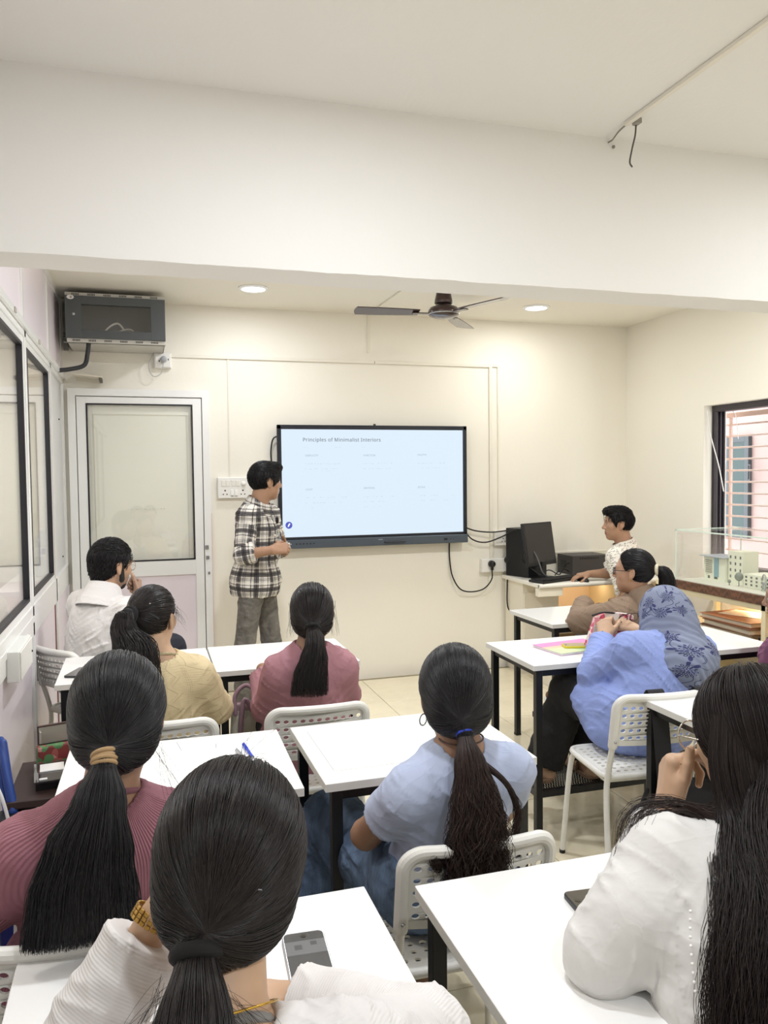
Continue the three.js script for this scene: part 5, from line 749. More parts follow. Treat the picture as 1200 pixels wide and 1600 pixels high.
// ---- hair
// point on the hair's surface in a head-local direction, d metres proud
function surfAt(p, e, d) { const h = p.h, c = h.p(...SKC), w = h.d(...e); let t = .26; for (let i = 0; i < 16; i++) { const f = fieldAt(p.hairField, c.x + w.x * t, c.y + w.y * t, c.z + w.z * t); t -= f * .9; if (Math.abs(f) < .0006) break; } return c.addScaledVector(w, t + d); }
const HAIR = { loose: () => std('#241b18', .42, { vertexColors: true, specularIntensity: .8 }), core: () => std('#100d0d', .7, { vertexColors: true, specularIntensity: .3 }),  black: () => std('#161518', .38, { vertexColors: true, specularIntensity: .9 }), brown: () => std('#2b1c16', .42, { vertexColors: true, specularIntensity: .7 }), soft: () => std('#1f1918', .38, { vertexColors: true, specularIntensity: .9 }) };
const whiteCol = (g) => { const n = g.attributes.position.count; g.setAttribute('color', new THREE.BufferAttribute(new Float32Array(n * 3).fill(1), 3)); return g; };
const SK = [.083, .098, .104], SKC = [0, .024, -.014];
const skullAt = (h, dir, k = 1) => { const d = dir, t = 1 / Math.hypot(d[0] / SK[0], d[1] / SK[1], d[2] / SK[2]) * k; return h.p(SKC[0] + d[0] * t, SKC[1] + d[1] * t, SKC[2] + d[2] * t); };
const slerpDir = (a, b, t) => { const dot = clamp(a[0] * b[0] + a[1] * b[1] + a[2] * b[2], -1, 1), w = Math.acos(dot); if (w < 1e-4) return a; const s = Math.sin(w), A = Math.sin((1 - t) * w) / s, B = Math.sin(t * w) / s; return [a[0] * A + b[0] * B, a[1] * A + b[1] * B, a[2] * A + b[2] * B]; };
const nrm = (d) => { const l = Math.hypot(...d); return d.map((v) => v / l); };
// hair cap over the skull; front(y) gives how far forward the hair reaches at height y
function hairCap(p, o = {}) {
  const h = p.h, k = o.thick ?? 1, hl = o.hairline ?? [.018, .67], n = nrm([0, -hl[1], 1]), s = h.s;
  const base = ell(h.p(...SKC), SK.map((v) => v * k * s), h.axes, { k: .02, cuts: [[h.p(0, 0, hl[0]), h.d(...n)], ...(o.nape !== undefined ? [[h.p(0, o.nape, -.05), h.d(0, -1, .25).normalize()]] : [])] });
  const prims = [base, ...(o.extra ?? [])]; for (const q of [-1, 1]) if (o.ears !== false) prims.push(ell(h.p(q * .083, -.016, .0), [.024 * s, .036 * s, .026 * s], h.axes, { neg: true, k: .01 }));
  p.hairField = prims.filter((q) => !q.neg).map((q) => ({ ...q, cuts: undefined })); return p.add('hair', whiteCol(isoMesh(prims, { cell: o.cell ?? .006, disp: (x, y, z) => { const q = h.local(x, y, z); return (o.rough ?? .0012) * PN.noise(q[0] * 60, q[1] * 25, q[2] * 60); } })), HAIR.core());
}
// strands combed over the skull towards a gathering point (local direction)
function combed(p, hair, o) {
  const h = p.h, R = rng(o.seed ?? 7), list = [], to = nrm(o.to), hl = o.hairline ?? [.018, .67]; let tries = 0;
  while (list.length < o.n && tries++ < o.n * 20) {
    const u = R() * 2 - 1, a = R() * 6.283, w = Math.sqrt(1 - u * u), d = [w * Math.cos(a), u, w * Math.sin(a)], t = 1 / Math.hypot(d[0] / SK[0], d[1] / SK[1], d[2] / SK[2]), y = SKC[1] + d[1] * t, z = SKC[2] + d[2] * t, x = d[0] * t;
    if (z > hl[0] + hl[1] * y - .004 || y < -.085) continue; if (Math.abs(x) > .058 && Math.hypot((y + .016) / .038, z / .03) < 1) continue;
    const k = .0006 + R() * (o.lift ?? .02) * .16, n = o.seg ?? 9, T = lerp(o.len ?? 1, 1, R() * .3), pts = [], wob = (R() - .5) * (o.wob ?? .06);
    let bad = false; for (let i = 0; i < n; i++) { const s = i / (n - 1) * T, e = slerpDir(d, to, s), q = nrm([e[0] + wob * Math.sin(s * 3.1), e[1], e[2] + wob * Math.sin(s * 3.1)]); const w = surfAt(p, q, k); pts.push(w); if (o.ears !== false) { const l = h.local(w.x, w.y, w.z); if (Math.abs(l[0]) > .055 && Math.hypot((l[1] + .016) / .030, (l[2] - .0) / .021) < 1) bad = true; } } if (bad) continue;
    list.push({ p: pts, r0: (o.r ?? .0011), r1: (o.r ?? .0011) * .8 });
  }
  const g = strandGeo(list, R); return p.add('hair_strands', g, o.mat, hair);
}
// hanging lock along a guide: pts with radii [wide, deep]; strands start thin at the tie and spread
function lock(p, hair, o) {
  const R = rng(o.seed ?? 11), c = new THREE.CatmullRomCurve3(o.pts.map(v3), false, 'centripetal'), n = o.seg ?? 16, list = [], A = o.wideAxis ? v3(o.wideAxis).normalize() : p.f.R.clone(), fr = []; const m = 24;
  for (let i = 0; i <= m; i++) { const t = i / m, q = c.getPointAt(t), T = c.getTangentAt(t), a = A.clone().addScaledVector(T, -A.dot(T)).normalize(); fr.push([q, a, V().crossVectors(T, a)]); }
  const at = (t, u, v) => { const x = clamp(t, 0, 1) * m, i = Math.min(m - 1, Math.floor(x)), k = x - i, a = fr[i], b = fr[i + 1]; return a[0].clone().lerp(b[0], k).addScaledVector(a[1], u).addScaledVector(a[2], v); };
  const rad = (t, q) => { const x = clamp(t, 0, 1) * (o.rad.length - 1), i = Math.min(o.rad.length - 2, Math.floor(x)), k = sstep(0, 1, x - i); return lerp(o.rad[i][q], o.rad[i + 1][q], k); };
  for (let s = 0; s < o.n; s++) {
    const a = R() * 6.283, r = Math.pow(R(), .28), u = Math.cos(a) * r, v = Math.sin(a) * r, e = lerp(o.short ?? .82, 1.02, Math.pow(R(), .6)), ph = R() * 6.283, wv = (o.wave ?? 0) * (.5 + R()), fq = (o.freq ?? 3) * (.8 + R() * .4), pts = [], dr = (R() - .5) * (o.drift ?? .012), cr = o.curl ?? 0, clump = Math.floor(R() * (o.clumps ?? 9));
    for (let i = 0; i < n; i++) { const t = i / (n - 1) * e, k = sstep(.1, .7, t); const cx = Math.sin(clump * 2.4) * cr * sstep(.5, 1, t), cz = Math.cos(clump * 3.1) * cr * sstep(.5, 1, t); pts.push(at(t, u * rad(t, 0) + k * (wv * Math.sin(t * fq * 6.283 + clump * 1.7 + ph * .25) + dr * t) + cx * Math.sin(t * 14 + clump), v * rad(t, 1) + k * wv * .7 * Math.cos(t * fq * 6.283 + clump + ph * .25) + cz * Math.cos(t * 14 + clump))); }
    list.push({ p: pts, r0: o.r ?? .0011, r1: (o.r ?? .0011) * (o.tip ?? .45) });
  }
  const g = strandGeo(list, R, o.tint); p.add('hair_strands', g, o.mat, hair);
  // solid heart of the lock
  const prims = []; for (let i = 0; i < m; i++) { const t = i / m, tt = (i + 1) / m; if (tt > (o.core ?? .8)) break; const w = rad(t, 0), d = rad(t, 1); prims.push(ell(at((t + tt) / 2, 0, 0), [w * .78, c.getLength() / m * 1.1, d * .78], [fr[i][1], c.getTangentAt(t), fr[i][2]], { k: .02 })); }
  if (prims.length) p.add('hair_core', whiteCol(isoMesh(prims, { cell: o.coreCell ?? .007 })), HAIR.core(), hair);
}
// loose flyaway hairs from a point set
function wisps(p, hair, o) { const R = rng(o.seed ?? 3), list = []; for (let i = 0; i < o.n; i++) { const a = v3(o.from).clone().add(V((R() - .5), (R() - .5), (R() - .5)).multiplyScalar(o.jit ?? .03)), b = v3(o.to).clone().add(V((R() - .5), (R() - .5), (R() - .5)).multiplyScalar(o.spread ?? .05)), m = a.clone().lerp(b, .5).add(V((R() - .5), (R() - .5), (R() - .5)).multiplyScalar(o.bow ?? .03)); const c = new THREE.QuadraticBezierCurve3(a, m, b); list.push({ p: c.getPoints(10), r0: o.r ?? .0005, r1: .0002 }); } p.add('stray_hair', strandGeo(list, R), o.mat, hair); }
// short hair: cap plus short strands lying along a flow
function shortHair(p, hair, o) {
  const h = p.h, R = rng(o.seed ?? 5), list = [], hl = o.hairline; let tries = 0;
  while (list.length < o.n && tries++ < o.n * 20) { const u = R() * 2 - 1, a = R() * 6.283, w = Math.sqrt(1 - u * u), d = [w * Math.cos(a), u, w * Math.sin(a)], t = 1 / Math.hypot(d[0] / SK[0], d[1] / SK[1], d[2] / SK[2]), y = SKC[1] + d[1] * t, z = SKC[2] + d[2] * t, x = d[0] * t; if (z > hl[0] + hl[1] * y || y < (o.nape ?? -.07)) continue; if (Math.abs(x) > .055 && Math.hypot((y + .016) / .036, z / .028) < 1) continue;
    const to = o.flow(d, y, R), L = (o.len?.(y, z) ?? .03) * (.7 + R() * .6), k0 = o.thick?.(y, z) ?? 1.02, pts = [], e0 = d; for (let i = 0; i < 6; i++) { const s = i / 5 * L / .1; const e = nrm([e0[0] + to[0] * s, e0[1] + to[1] * s, e0[2] + to[2] * s]); pts.push(surfAt(p, e, .0005 + (o.lift ?? .03) * .14 * Math.sin(i / 5 * 2.4) * R())); } list.push({ p: pts, r0: o.r ?? .0013, r1: (o.r ?? .0013) * .5 }); }
  return p.add('hair_strands', strandGeo(list, R), o.mat, hair);
}
// spectacles: rims, bridge, temples
function glasses(p, o = {}) {
  const h = p.h, m = o.mat ?? M.silverFrame, w = o.w ?? .024, hh = o.h ?? .019, z = o.z ?? .092, y = o.y ?? .0, r = o.r ?? .0012, cx = o.cx ?? .033, s = h.s; let first;
  const list = []; for (const q of [-1, 1]) { const ring = []; for (let i = 0; i < 28; i++) { const a = i / 28 * 6.283, e = o.square ? .55 : 1, X = Math.sign(Math.cos(a)) * Math.abs(Math.cos(a)) ** e * w, Y = Math.sign(Math.sin(a)) * Math.abs(Math.sin(a)) ** e * hh; ring.push(h.p(q * cx + X, y + Y, z - Math.abs(q * cx + X) * .12)); } list.push(tube(ring, r * s * 1.2, 60, 6, true)); }
  const f = p.add('glasses', list, m); p.add('bridge', tube([h.p(-cx + w, y + .004, z - .002), h.p(0, y + .009, z + .003), h.p(cx - w, y + .004, z - .002)], r * s, 12, 6), m, f);
  for (const q of [-1, 1]) { p.add('temple', tube([h.p(q * (cx + w), y + .004, z - .008), h.p(q * .072, y + .006, z - .02), h.p(q * .077, y + .007, .02), h.p(q * .079, y + .004, -.012), h.p(q * .078, y - .018, -.03)], r * s, 24, 6), m, f); const L = new THREE.CircleGeometry(1, 28); const pos = L.attributes.position; for (let i = 0; i < pos.count; i++) { const v = h.p(q * cx + pos.getX(i) * w, y + pos.getY(i) * hh, z - Math.abs(q * cx + pos.getX(i) * w) * .12); pos.setXYZ(i, v.x, v.y, v.z); } L.computeVertexNormals(); p.add('lens', L, o.lens ?? M.pane, f); }
  return f;
}
// ================================================================ the people
const plaidTex = canvasTex(512, 512, (g) => {
  g.fillStyle = '#d9d4cc'; g.fillRect(0, 0, 512, 512); const R = rng(2);
  const bands = (v) => { const put = (a, w, c) => { g.fillStyle = c; v ? g.fillRect(a, 0, w, 512) : g.fillRect(0, a, 512, w); };
    for (const o of [0, 256]) { put(o + 20, 74, 'rgba(30,28,30,.62)'); put(o + 52, 10, 'rgba(10,10,12,.55)'); put(o + 118, 5, 'rgba(20,18,20,.75)'); put(o + 130, 4, 'rgba(20,18,20,.7)'); put(o + 142, 4, 'rgba(20,18,20,.7)'); put(o + 154, 5, 'rgba(20,18,20,.75)'); put(o + 190, 30, 'rgba(236,231,222,.55)'); put(o + 232, 9, 'rgba(12,12,14,.85)'); } };
  bands(true); bands(false); for (let i = 0; i < 5000; i++) { g.fillStyle = R() < .5 ? 'rgba(0,0,0,.06)' : 'rgba(255,255,255,.06)'; g.fillRect(R() * 512, R() * 512, 6, 1); }
}, { repeat: [5.2, 5.2] });
const ribBump = dataTex(256, (u, v) => .5 + .5 * Math.sin(u * 6.2832 * 16) * (.85 + .15 * Math.sin(v * 6.2832 * 40)), { repeat: [10, 10] });
const fineRib = dataTex(256, (u, v) => .5 + .5 * Math.sin(v * 6.2832 * 20), { repeat: [12, 12] });
const denimTex = (c) => dataTex(256, (u, v) => { const d = Math.sin((u + v) * 6.2832 * 64), n = tnoise(u, v, 9, 4, c[0]) * 1.3, w = tnoise(u, v, 90, 1, 3); const k = 1 + d * .10 + n * .35 + w * .2; return c.map((q) => clamp(q * k, 0, 255)); }, { srgb: true, repeat: [3, 3] });
const knitBump = canvasTex(512, 512, (g) => { g.fillStyle = '#777'; g.fillRect(0, 0, 512, 512); for (let y = 0; y < 512; y += 8) { g.fillStyle = y % 16 ? '#7f7f7f' : '#6b6b6b'; g.fillRect(0, y, 512, 4); } g.lineWidth = 26; g.strokeStyle = '#e8e8e8'; for (const x0 of [110, 366]) { g.beginPath(); for (let i = 0; i <= 8; i++) { const y = i * 64, x = x0 + (i % 2 ? 55 : -55); i ? g.lineTo(x, y) : g.moveTo(x, y); } g.stroke(); } g.fillStyle = '#3c3c3c'; for (let x of [238, 494]) for (let y = 0; y < 512; y += 20) for (const d of [-14, 0, 14]) g.fillRect(x + d - 3, y, 6, 10); }, { srgb: false, repeat: [4.4, 4.4] });
const printTex = canvasTex(512, 512, (g) => { g.fillStyle = '#ece6dc'; g.fillRect(0, 0, 512, 512); const R = rng(6); g.strokeStyle = '#33302f'; g.lineWidth = 4; for (let i = 0; i < 210; i++) { const x = R() * 512, y = R() * 512; g.beginPath(); g.moveTo(x, y); for (let k = 0; k < 3; k++) g.lineTo(x + (R() - .5) * 34, y + (R() - .5) * 20); g.stroke(); } }, { repeat: [6, 6] });
const hijabTex = canvasTex(1024, 1024, (g) => { g.fillStyle = '#8790a8'; g.fillRect(0, 0, 1024, 1024); const R = rng(9);
  g.lineWidth = 3; for (let i = 0; i < 26; i++) { g.strokeStyle = 'rgba(52,56,84,.35)'; g.beginPath(); for (let x = 0; x <= 1024; x += 32) { const y = 420 + i * 9 + 30 * Math.sin(x / 160); x ? g.lineTo(x, y) : g.moveTo(x, y); } g.stroke(); }
  const flower = (x, y, r) => { g.strokeStyle = '#2b2e57'; g.fillStyle = '#3a3d6c'; g.lineWidth = 5; for (let k = 0; k < 3; k++) for (let i = 0; i < 7 + k * 3; i++) { const a = i / (7 + k * 3) * 6.283 + k, q = r * (.3 + k * .3); g.beginPath(); g.ellipse(x + Math.cos(a) * q, y + Math.sin(a) * q, r * .17, r * .11, a, 0, 7); R() < .35 ? g.fill() : g.stroke(); } for (let i = 0; i < 4; i++) { const a = R() * 6.283; g.beginPath(); g.ellipse(x + Math.cos(a) * r * 1.3, y + Math.sin(a) * r * 1.3, r * .42, r * .17, a, 0, 7); g.fill(); } for (let i = 0; i < 3; i++) { const a = R() * 6.283; g.beginPath(); g.moveTo(x + Math.cos(a) * r, y + Math.sin(a) * r); g.bezierCurveTo(x + Math.cos(a) * r * 2, y + Math.sin(a + .5) * r * 2, x + Math.cos(a + 1) * r * 2, y + Math.sin(a + 1) * r * 2, x + Math.cos(a + .8) * r * 2.4, y + Math.sin(a + .8) * r * 2.4); g.stroke(); } };
  for (const [x, y, r] of [[120, 140, 70], [360, 90, 60], [600, 170, 80], [860, 110, 70], [240, 300, 60], [480, 330, 55], [760, 340, 65], [960, 300, 50], [140, 760, 80], [400, 860, 75], [650, 760, 85], [900, 880, 80], [280, 960, 55], [540, 980, 60], [800, 690, 55]]) flower(x, y, r);
});
const MAT = {
  plaid: clothMat('#ffffff', { map: plaidTex }), greyJean: clothMat('#ffffff', { map: denimTex([104, 100, 94]) }), blueJean: clothMat('#ffffff', { map: denimTex([92, 112, 138]) }), darkJean: clothMat('#ffffff', { map: denimTex([52, 62, 80]) }),
  whiteShirt: clothMat('#d9d5d3'), navy: clothMat('#20212e'), cream: clothMat('#dcc9a0', { bumpMap: knitBump, bumpScale: .004 }), pink: clothMat('#a87880'), mauve: clothMat('#95626c', { bumpMap: ribBump, bumpScale: .0016 }), blackCloth: clothMat('#141416'),
  whiteRib: clothMat('#dcd8d5', { bumpMap: fineRib, bumpScale: .0004 }), tee: clothMat('#aeb8d0'), blouse: clothMat('#dad8d4', { bumpScale: .003, roughness: .6 }), blue: clothMat('#8fa0d8'), brown: clothMat('#85715f'), print: clothMat('#ffffff', { map: printTex }), purple: clothMat('#7d4a66'),
  hijab: clothMat('#ffffff', { map: hijabTex, bumpMap: weaveBump, bumpScale: .0003 }),
};
// ---- standing presenter
{ const p = person('young man standing by the display in a black and white plaid shirt and grey jeans', { skin: 'b', headCell: .004, head: { c: [.775, 1.533, -5.15], yaw: 76, pitch: -4, roll: 0, s: 1 }, face: {}, wide: .94, deep: .95, legK: .86,
    j: { hip: [.695, .87, -5.17], neck: [.722, 1.375, -5.16], shL: [.81, 1.325, -5.29], shR: [.635, 1.33, -5.03], elR: [.60, 1.075, -4.97], wrR: [.770, 1.105, -4.90], elL: [.87, 1.08, -5.30], wrL: [.872, 1.09, -5.06], knR: [.612, .48, -5.10], knL: [.80, .48, -5.22], anR: [.60, .09, -5.13], anL: [.82, .09, -5.26], toeR: [.72, .03, -5.03], toeL: [.94, .03, -5.17] },
    hands: { R: { d: [.93, .10, -.12], n: [-.15, .5, .85], s: [.2, .9, -.3], curl: [.6, .65, .7, .75], thumb: [40, .5, 1, 1] }, L: { d: [-.25, .1, .93], n: [.75, -.35, .35], s: [.2, .9, -.1], curl: [.7, .75, .8, .8], thumb: [45, .3] } } });
  shirt(p, { mat: MAT.plaid, sleeve: [1.5, 1.42], hem: -.075, folds: .006, loose: .03, sleeveLoose: .012, flare: .004, collar: .042, cell: .008, skirt: [ell(p.f.p(0, .0, 0), [.178, .20, .155], p.f.axes, { k: .05, cuts: [[p.f.p(0, -.075, 0), p.f.U.clone().negate()]] })] });
  for (const y of [.40, .32, .22, .12, .03]) { const q = p.f.p(.012, y, .140 - Math.abs(y - .2) * .06); p.add('button', new THREE.SphereGeometry(.0065, 10, 8).translate(q.x, q.y, q.z), std('#f1efe8', .3), p.shirt); }
  { const a = p.f.p(-.045, .415, .118); p.add('lapel_microphone', [new THREE.SphereGeometry(.014, 14, 10).scale(.8, 1.7, .7).translate(a.x, a.y, a.z), new THREE.SphereGeometry(.005, 8, 6).translate(a.x + .004, a.y + .012, a.z + .010)], M.black, p.shirt); }
  trousers(p, { mat: MAT.greyJean, loose: .022, folds: .005, g: .006, cell: .010 }); for (const s of ['L', 'R']) shoe(p, s, std('#3a3634', .6));
  const hm = HAIR.black(), hr = hairCap(p, { mat: hm, thick: 1.06, hairline: [.052, .55], nape: -.062, rough: .002, extra: [ell(p.h.p(0, .092, .058), [.062, .032, .045], p.h.axes, { k: .03 })] });
  shortHair(p, hr, { mat: hm, n: 2200, hairline: [.055, .55], nape: -.064, flow: (d, y, R) => d[1] > .35 ? [(R() - .5) * .6, -.1, .9] : [0, -1, -.1], len: (y, z) => y > .05 ? .05 : .022, thick: (y) => 1.06, lift: .028, r: .0013 }); }
// ---- bearded man by the door
{ const p = person('bearded man in a white shirt sitting by the door, hand at his chin', { skin: 'e', wide: 1.15, deep: 1.15, stubble: .8, headCell: .004, head: { c: [-.148, 1.135, -4.15], yaw: 54, pitch: -8, roll: -3, s: 1.03 }, face: {}, feet: true,
    j: { hip: [-.235, .54, -4.09], neck: [-.19, 1.0, -4.11], shR: [-.075, .935, -3.99], shL: [-.30, .95, -4.24], elR: [.0, .735, -4.12], wrR: [-.028, .965, -4.205], elL: [-.16, .73, -4.46], wrL: [.02, .70, -4.42], knR: [.13, .655, -4.33], knL: [.02, .52, -4.48], anR: [.17, .25, -4.42], anL: [.08, .09, -4.55], toeR: [.27, .20, -4.5], toeL: [.2, .03, -4.64] },
    hands: { R: { d: [.05, .45, -.85], n: [.75, -.2, .3], s: [-.2, .9, .3], curl: [.95, .95, .95, .95], thumb: [30, .35] }, L: { d: [.8, -.1, .2], n: [0, 1, 0], s: [.2, 0, .9] } } });
  shirt(p, { mat: MAT.whiteShirt, sleeve: 2, hem: -.06, loose: .024, sleeveLoose: .012, folds: .007, collar: .038, seed: 8, cell: .009 }); trousers(p, { mat: MAT.navy, loose: .02 }); for (const s of ['L', 'R']) shoe(p, s, M.black, { y: s === 'R' ? .17 : 0 });
  const hm = HAIR.black(), hr = hairCap(p, { mat: hm, thick: 1.045, hairline: [.035, .5], nape: -.092, rough: .003, extra: [ell(p.h.p(0, -.045, -.062), [.066, .05, .042], p.h.axes, { k: .03 })] }); shortHair(p, hr, { mat: hm, n: 1400, hairline: [.038, .5], nape: -.07, flow: (d, y, R) => [(R() - .5) * .5, d[1] > .4 ? .1 : -.8, d[1] > .4 ? -.6 : -.3], len: (y) => y > .04 ? .04 : .016, thick: (y) => 1.045 + (y > .03 ? .015 : 0), lift: .04, r: .0015 });
  p.add('beard', isoMesh([ell(p.h.p(0, -.07, .03), [.0555, .05, .059], p.h.axes, { k: .02, cuts: [[p.h.p(0, -.042, .03), p.h.d(0, 1, .25).normalize()]] }), ell(p.h.p(0, -.1, .058), [.025, .021, .025], p.h.axes, { k: .02 }), ...[-1, 1].map((q) => cap(p.h.p(q * .074, .058, .012), p.h.p(q * .069, .005, .010), .006, .0065, { k: .01 })).concat([-1, 1].map((q) => cap(p.h.p(q * .069, .012, .008), p.h.p(q * .052, -.062, .022), .0075, .019, { k: .015 }))), ell(p.h.p(0, -.0645, .1), [.024, .012, .02], p.h.axes, { neg: true, k: .006 })], { cell: .0035, disp: (x, y, z) => .0016 * PN.noise(x * 190, y * 190, z * 190) }), std('#161211', .75), hr); glasses(p, { w: .026, h: .022, z: .098 }); }
// ---- woman in the cream knit
{ const p = person('woman in a cream zigzag knit top with a dark ponytail, far left row', { female: true, skin: 'd', wide: .98, headCell: .0045, head: { c: [.03, 1.06, -2.95], yaw: 27, pitch: -4, roll: 0 },
    j: { hip: [.05, .53, -3.0], neck: [.052, .94, -2.90], shL: [-.093, .895, -2.88], shR: [.172, .882, -2.90], elR: [.245, .70, -2.99], wrR: [.17, .775, -3.19], elL: [-.16, .70, -3.02], wrL: [-.08, .775, -3.24], knL: [-.04, .51, -3.42], knR: [.14, .51, -3.42], anL: [-.04, .09, -3.38], anR: [.14, .09, -3.38], toeL: [-.04, .03, -3.55], toeR: [.14, .03, -3.55] }, hands: { R: { d: [-.7, -.1, -.6], n: [0, 1, 0], s: [-.4, 0, .9] }, L: { d: [.6, -.1, -.7], n: [0, 1, 0], s: [.8, 0, .5] } } });
  shirt(p, { name: 'knit_top', mat: MAT.cream, sleeve: 2, hem: -.06, loose: .014, sleeveLoose: .014, folds: .004, neckband: true, cell: .008 }); trousers(p, { mat: MAT.blueJean }); for (const s of ['L', 'R']) shoe(p, s, M.white);
  const hm = HAIR.soft(), tie = p.h.p(-.03, .018, -.13), hr = hairCap(p, { mat: hm, hairline: [.012, .6], nape: -.07 }); combed(p, hr, { mat: hm, n: 1100, to: [-.22, .02, -1], hairline: [.012, .6] });
  p.add('scrunchie', new THREE.TorusGeometry(.026, .013, 10, 28).applyQuaternion(new THREE.Quaternion().setFromUnitVectors(V(0, 0, 1), p.h.d(-.35, .35, -.9).normalize())).translate(tie.x, tie.y, tie.z), std('#0d0c0e', .9), hr);
  lock(p, hr, { mat: hm, pts: [tie, p.h.p(-.03, .026, -.158), p.h.p(-.03, -.03, -.165), [-.035, .97, -2.775], [-.045, .89, -2.755], [-.045, .80, -2.74]], rad: [[.024, .022], [.046, .03], [.075, .034], [.092, .035], [.08, .025]], n: 1000, wave: .006, short: .7, core: .7, drift: .03, r: .0013 });
  for (const [x, y, z] of [[.035, .062, -.100], [.052, .045, -.088], [.026, .045, -.106]]) { const q = p.h.p(x, y, z); p.add('hair_gem', new THREE.IcosahedronGeometry(.0042, 0).translate(q.x, q.y, q.z), std('#ffffff', .05, { metalness: .6 }), hr); }
  p.add('hair_clip', tube([p.h.p(.028, .03, -.108), p.h.p(.045, .02, -.1), p.h.p(.06, .005, -.085)], .006, 20, 8), M.black, hr); wisps(p, hr, { mat: hm, n: 22, from: p.h.p(.07, .03, .03), to: p.h.p(.09, -.03, .05), spread: .05 }); }
// ---- woman in the pink blouse
{ const p = person('woman in a dusty pink blouse with a straight low ponytail', { female: true, skin: 'c', wide: .95, headCell: .0045, head: { c: [.61, 1.042, -2.95], yaw: 12, pitch: -2, roll: 1 },
    j: { hip: [.60, .53, -3.01], neck: [.59, .935, -2.90], shL: [.474, .868, -2.89], shR: [.708, .865, -2.90], elL: [.440, .68, -3.0], wrL: [.46, .775, -3.22], elR: [.752, .69, -3.02], wrR: [.70, .775, -3.24], knL: [.51, .51, -3.43], knR: [.69, .51, -3.43], anL: [.53, .09, -3.38], anR: [.69, .09, -3.40], toeL: [.52, .03, -3.54], toeR: [.69, .03, -3.55] }, hands: { L: { d: [.5, -.1, -.8], n: [0, 1, 0], s: [.8, 0, .5] }, R: { d: [-.5, -.1, -.8], n: [0, 1, 0], s: [-.8, 0, .5] } } });
  shirt(p, { name: 'blouse', mat: MAT.pink, sleeve: 1.75, hem: -.10, loose: .016, sleeveLoose: .010, flare: .010, puff: .050, folds: .005, cell: .008, skirt: [ell(p.f.p(0, .0, 0), [.18, .12, .15], p.f.axes, { k: .05, cuts: [[p.f.p(0, -.08, 0), p.f.U.clone().negate()]] })] }); trousers(p, { mat: MAT.blackCloth }); for (const s of ['L', 'R']) shoe(p, s, std('#e6dfd2', .6));
  const hm = HAIR.soft(), tie = p.h.p(0, -.045, -.118), hr = hairCap(p, { mat: hm, nape: -.082, extra: [ell(p.h.p(0, -.03, -.055), [.074, .062, .056], p.h.axes, { k: .03 }), cap(p.h.p(0, -.045, -.085), tie, .036, .019, { k: .025 })] }); combed(p, hr, { mat: hm, n: 1000, to: [0, -.55, -.9] });
  p.add('hair_tie', new THREE.TorusGeometry(.022, .009, 10, 24).applyQuaternion(new THREE.Quaternion().setFromUnitVectors(V(0, 0, 1), p.h.d(0, -.6, -.8).normalize())).translate(tie.x, tie.y, tie.z), std('#0c0b0c', .8), hr);
  lock(p, hr, { mat: hm, pts: [tie, [.588, .97, -2.80], [.578, .90, -2.775], [.562, .83, -2.765], [.558, .775, -2.765]], rad: [[.022, .02], [.036, .028], [.05, .03], [.062, .028], [.066, .024]], n: 800, wave: .002, short: .9, core: .93, r: .0012 });
  for (const q of [-1, 1]) wisps(p, hr, { mat: hm, n: 16, seed: 5 + q, from: p.h.p(q * .078, .03, .01), to: p.h.p(q * .09, -.09, .01), spread: .03, r: .0007 }); }
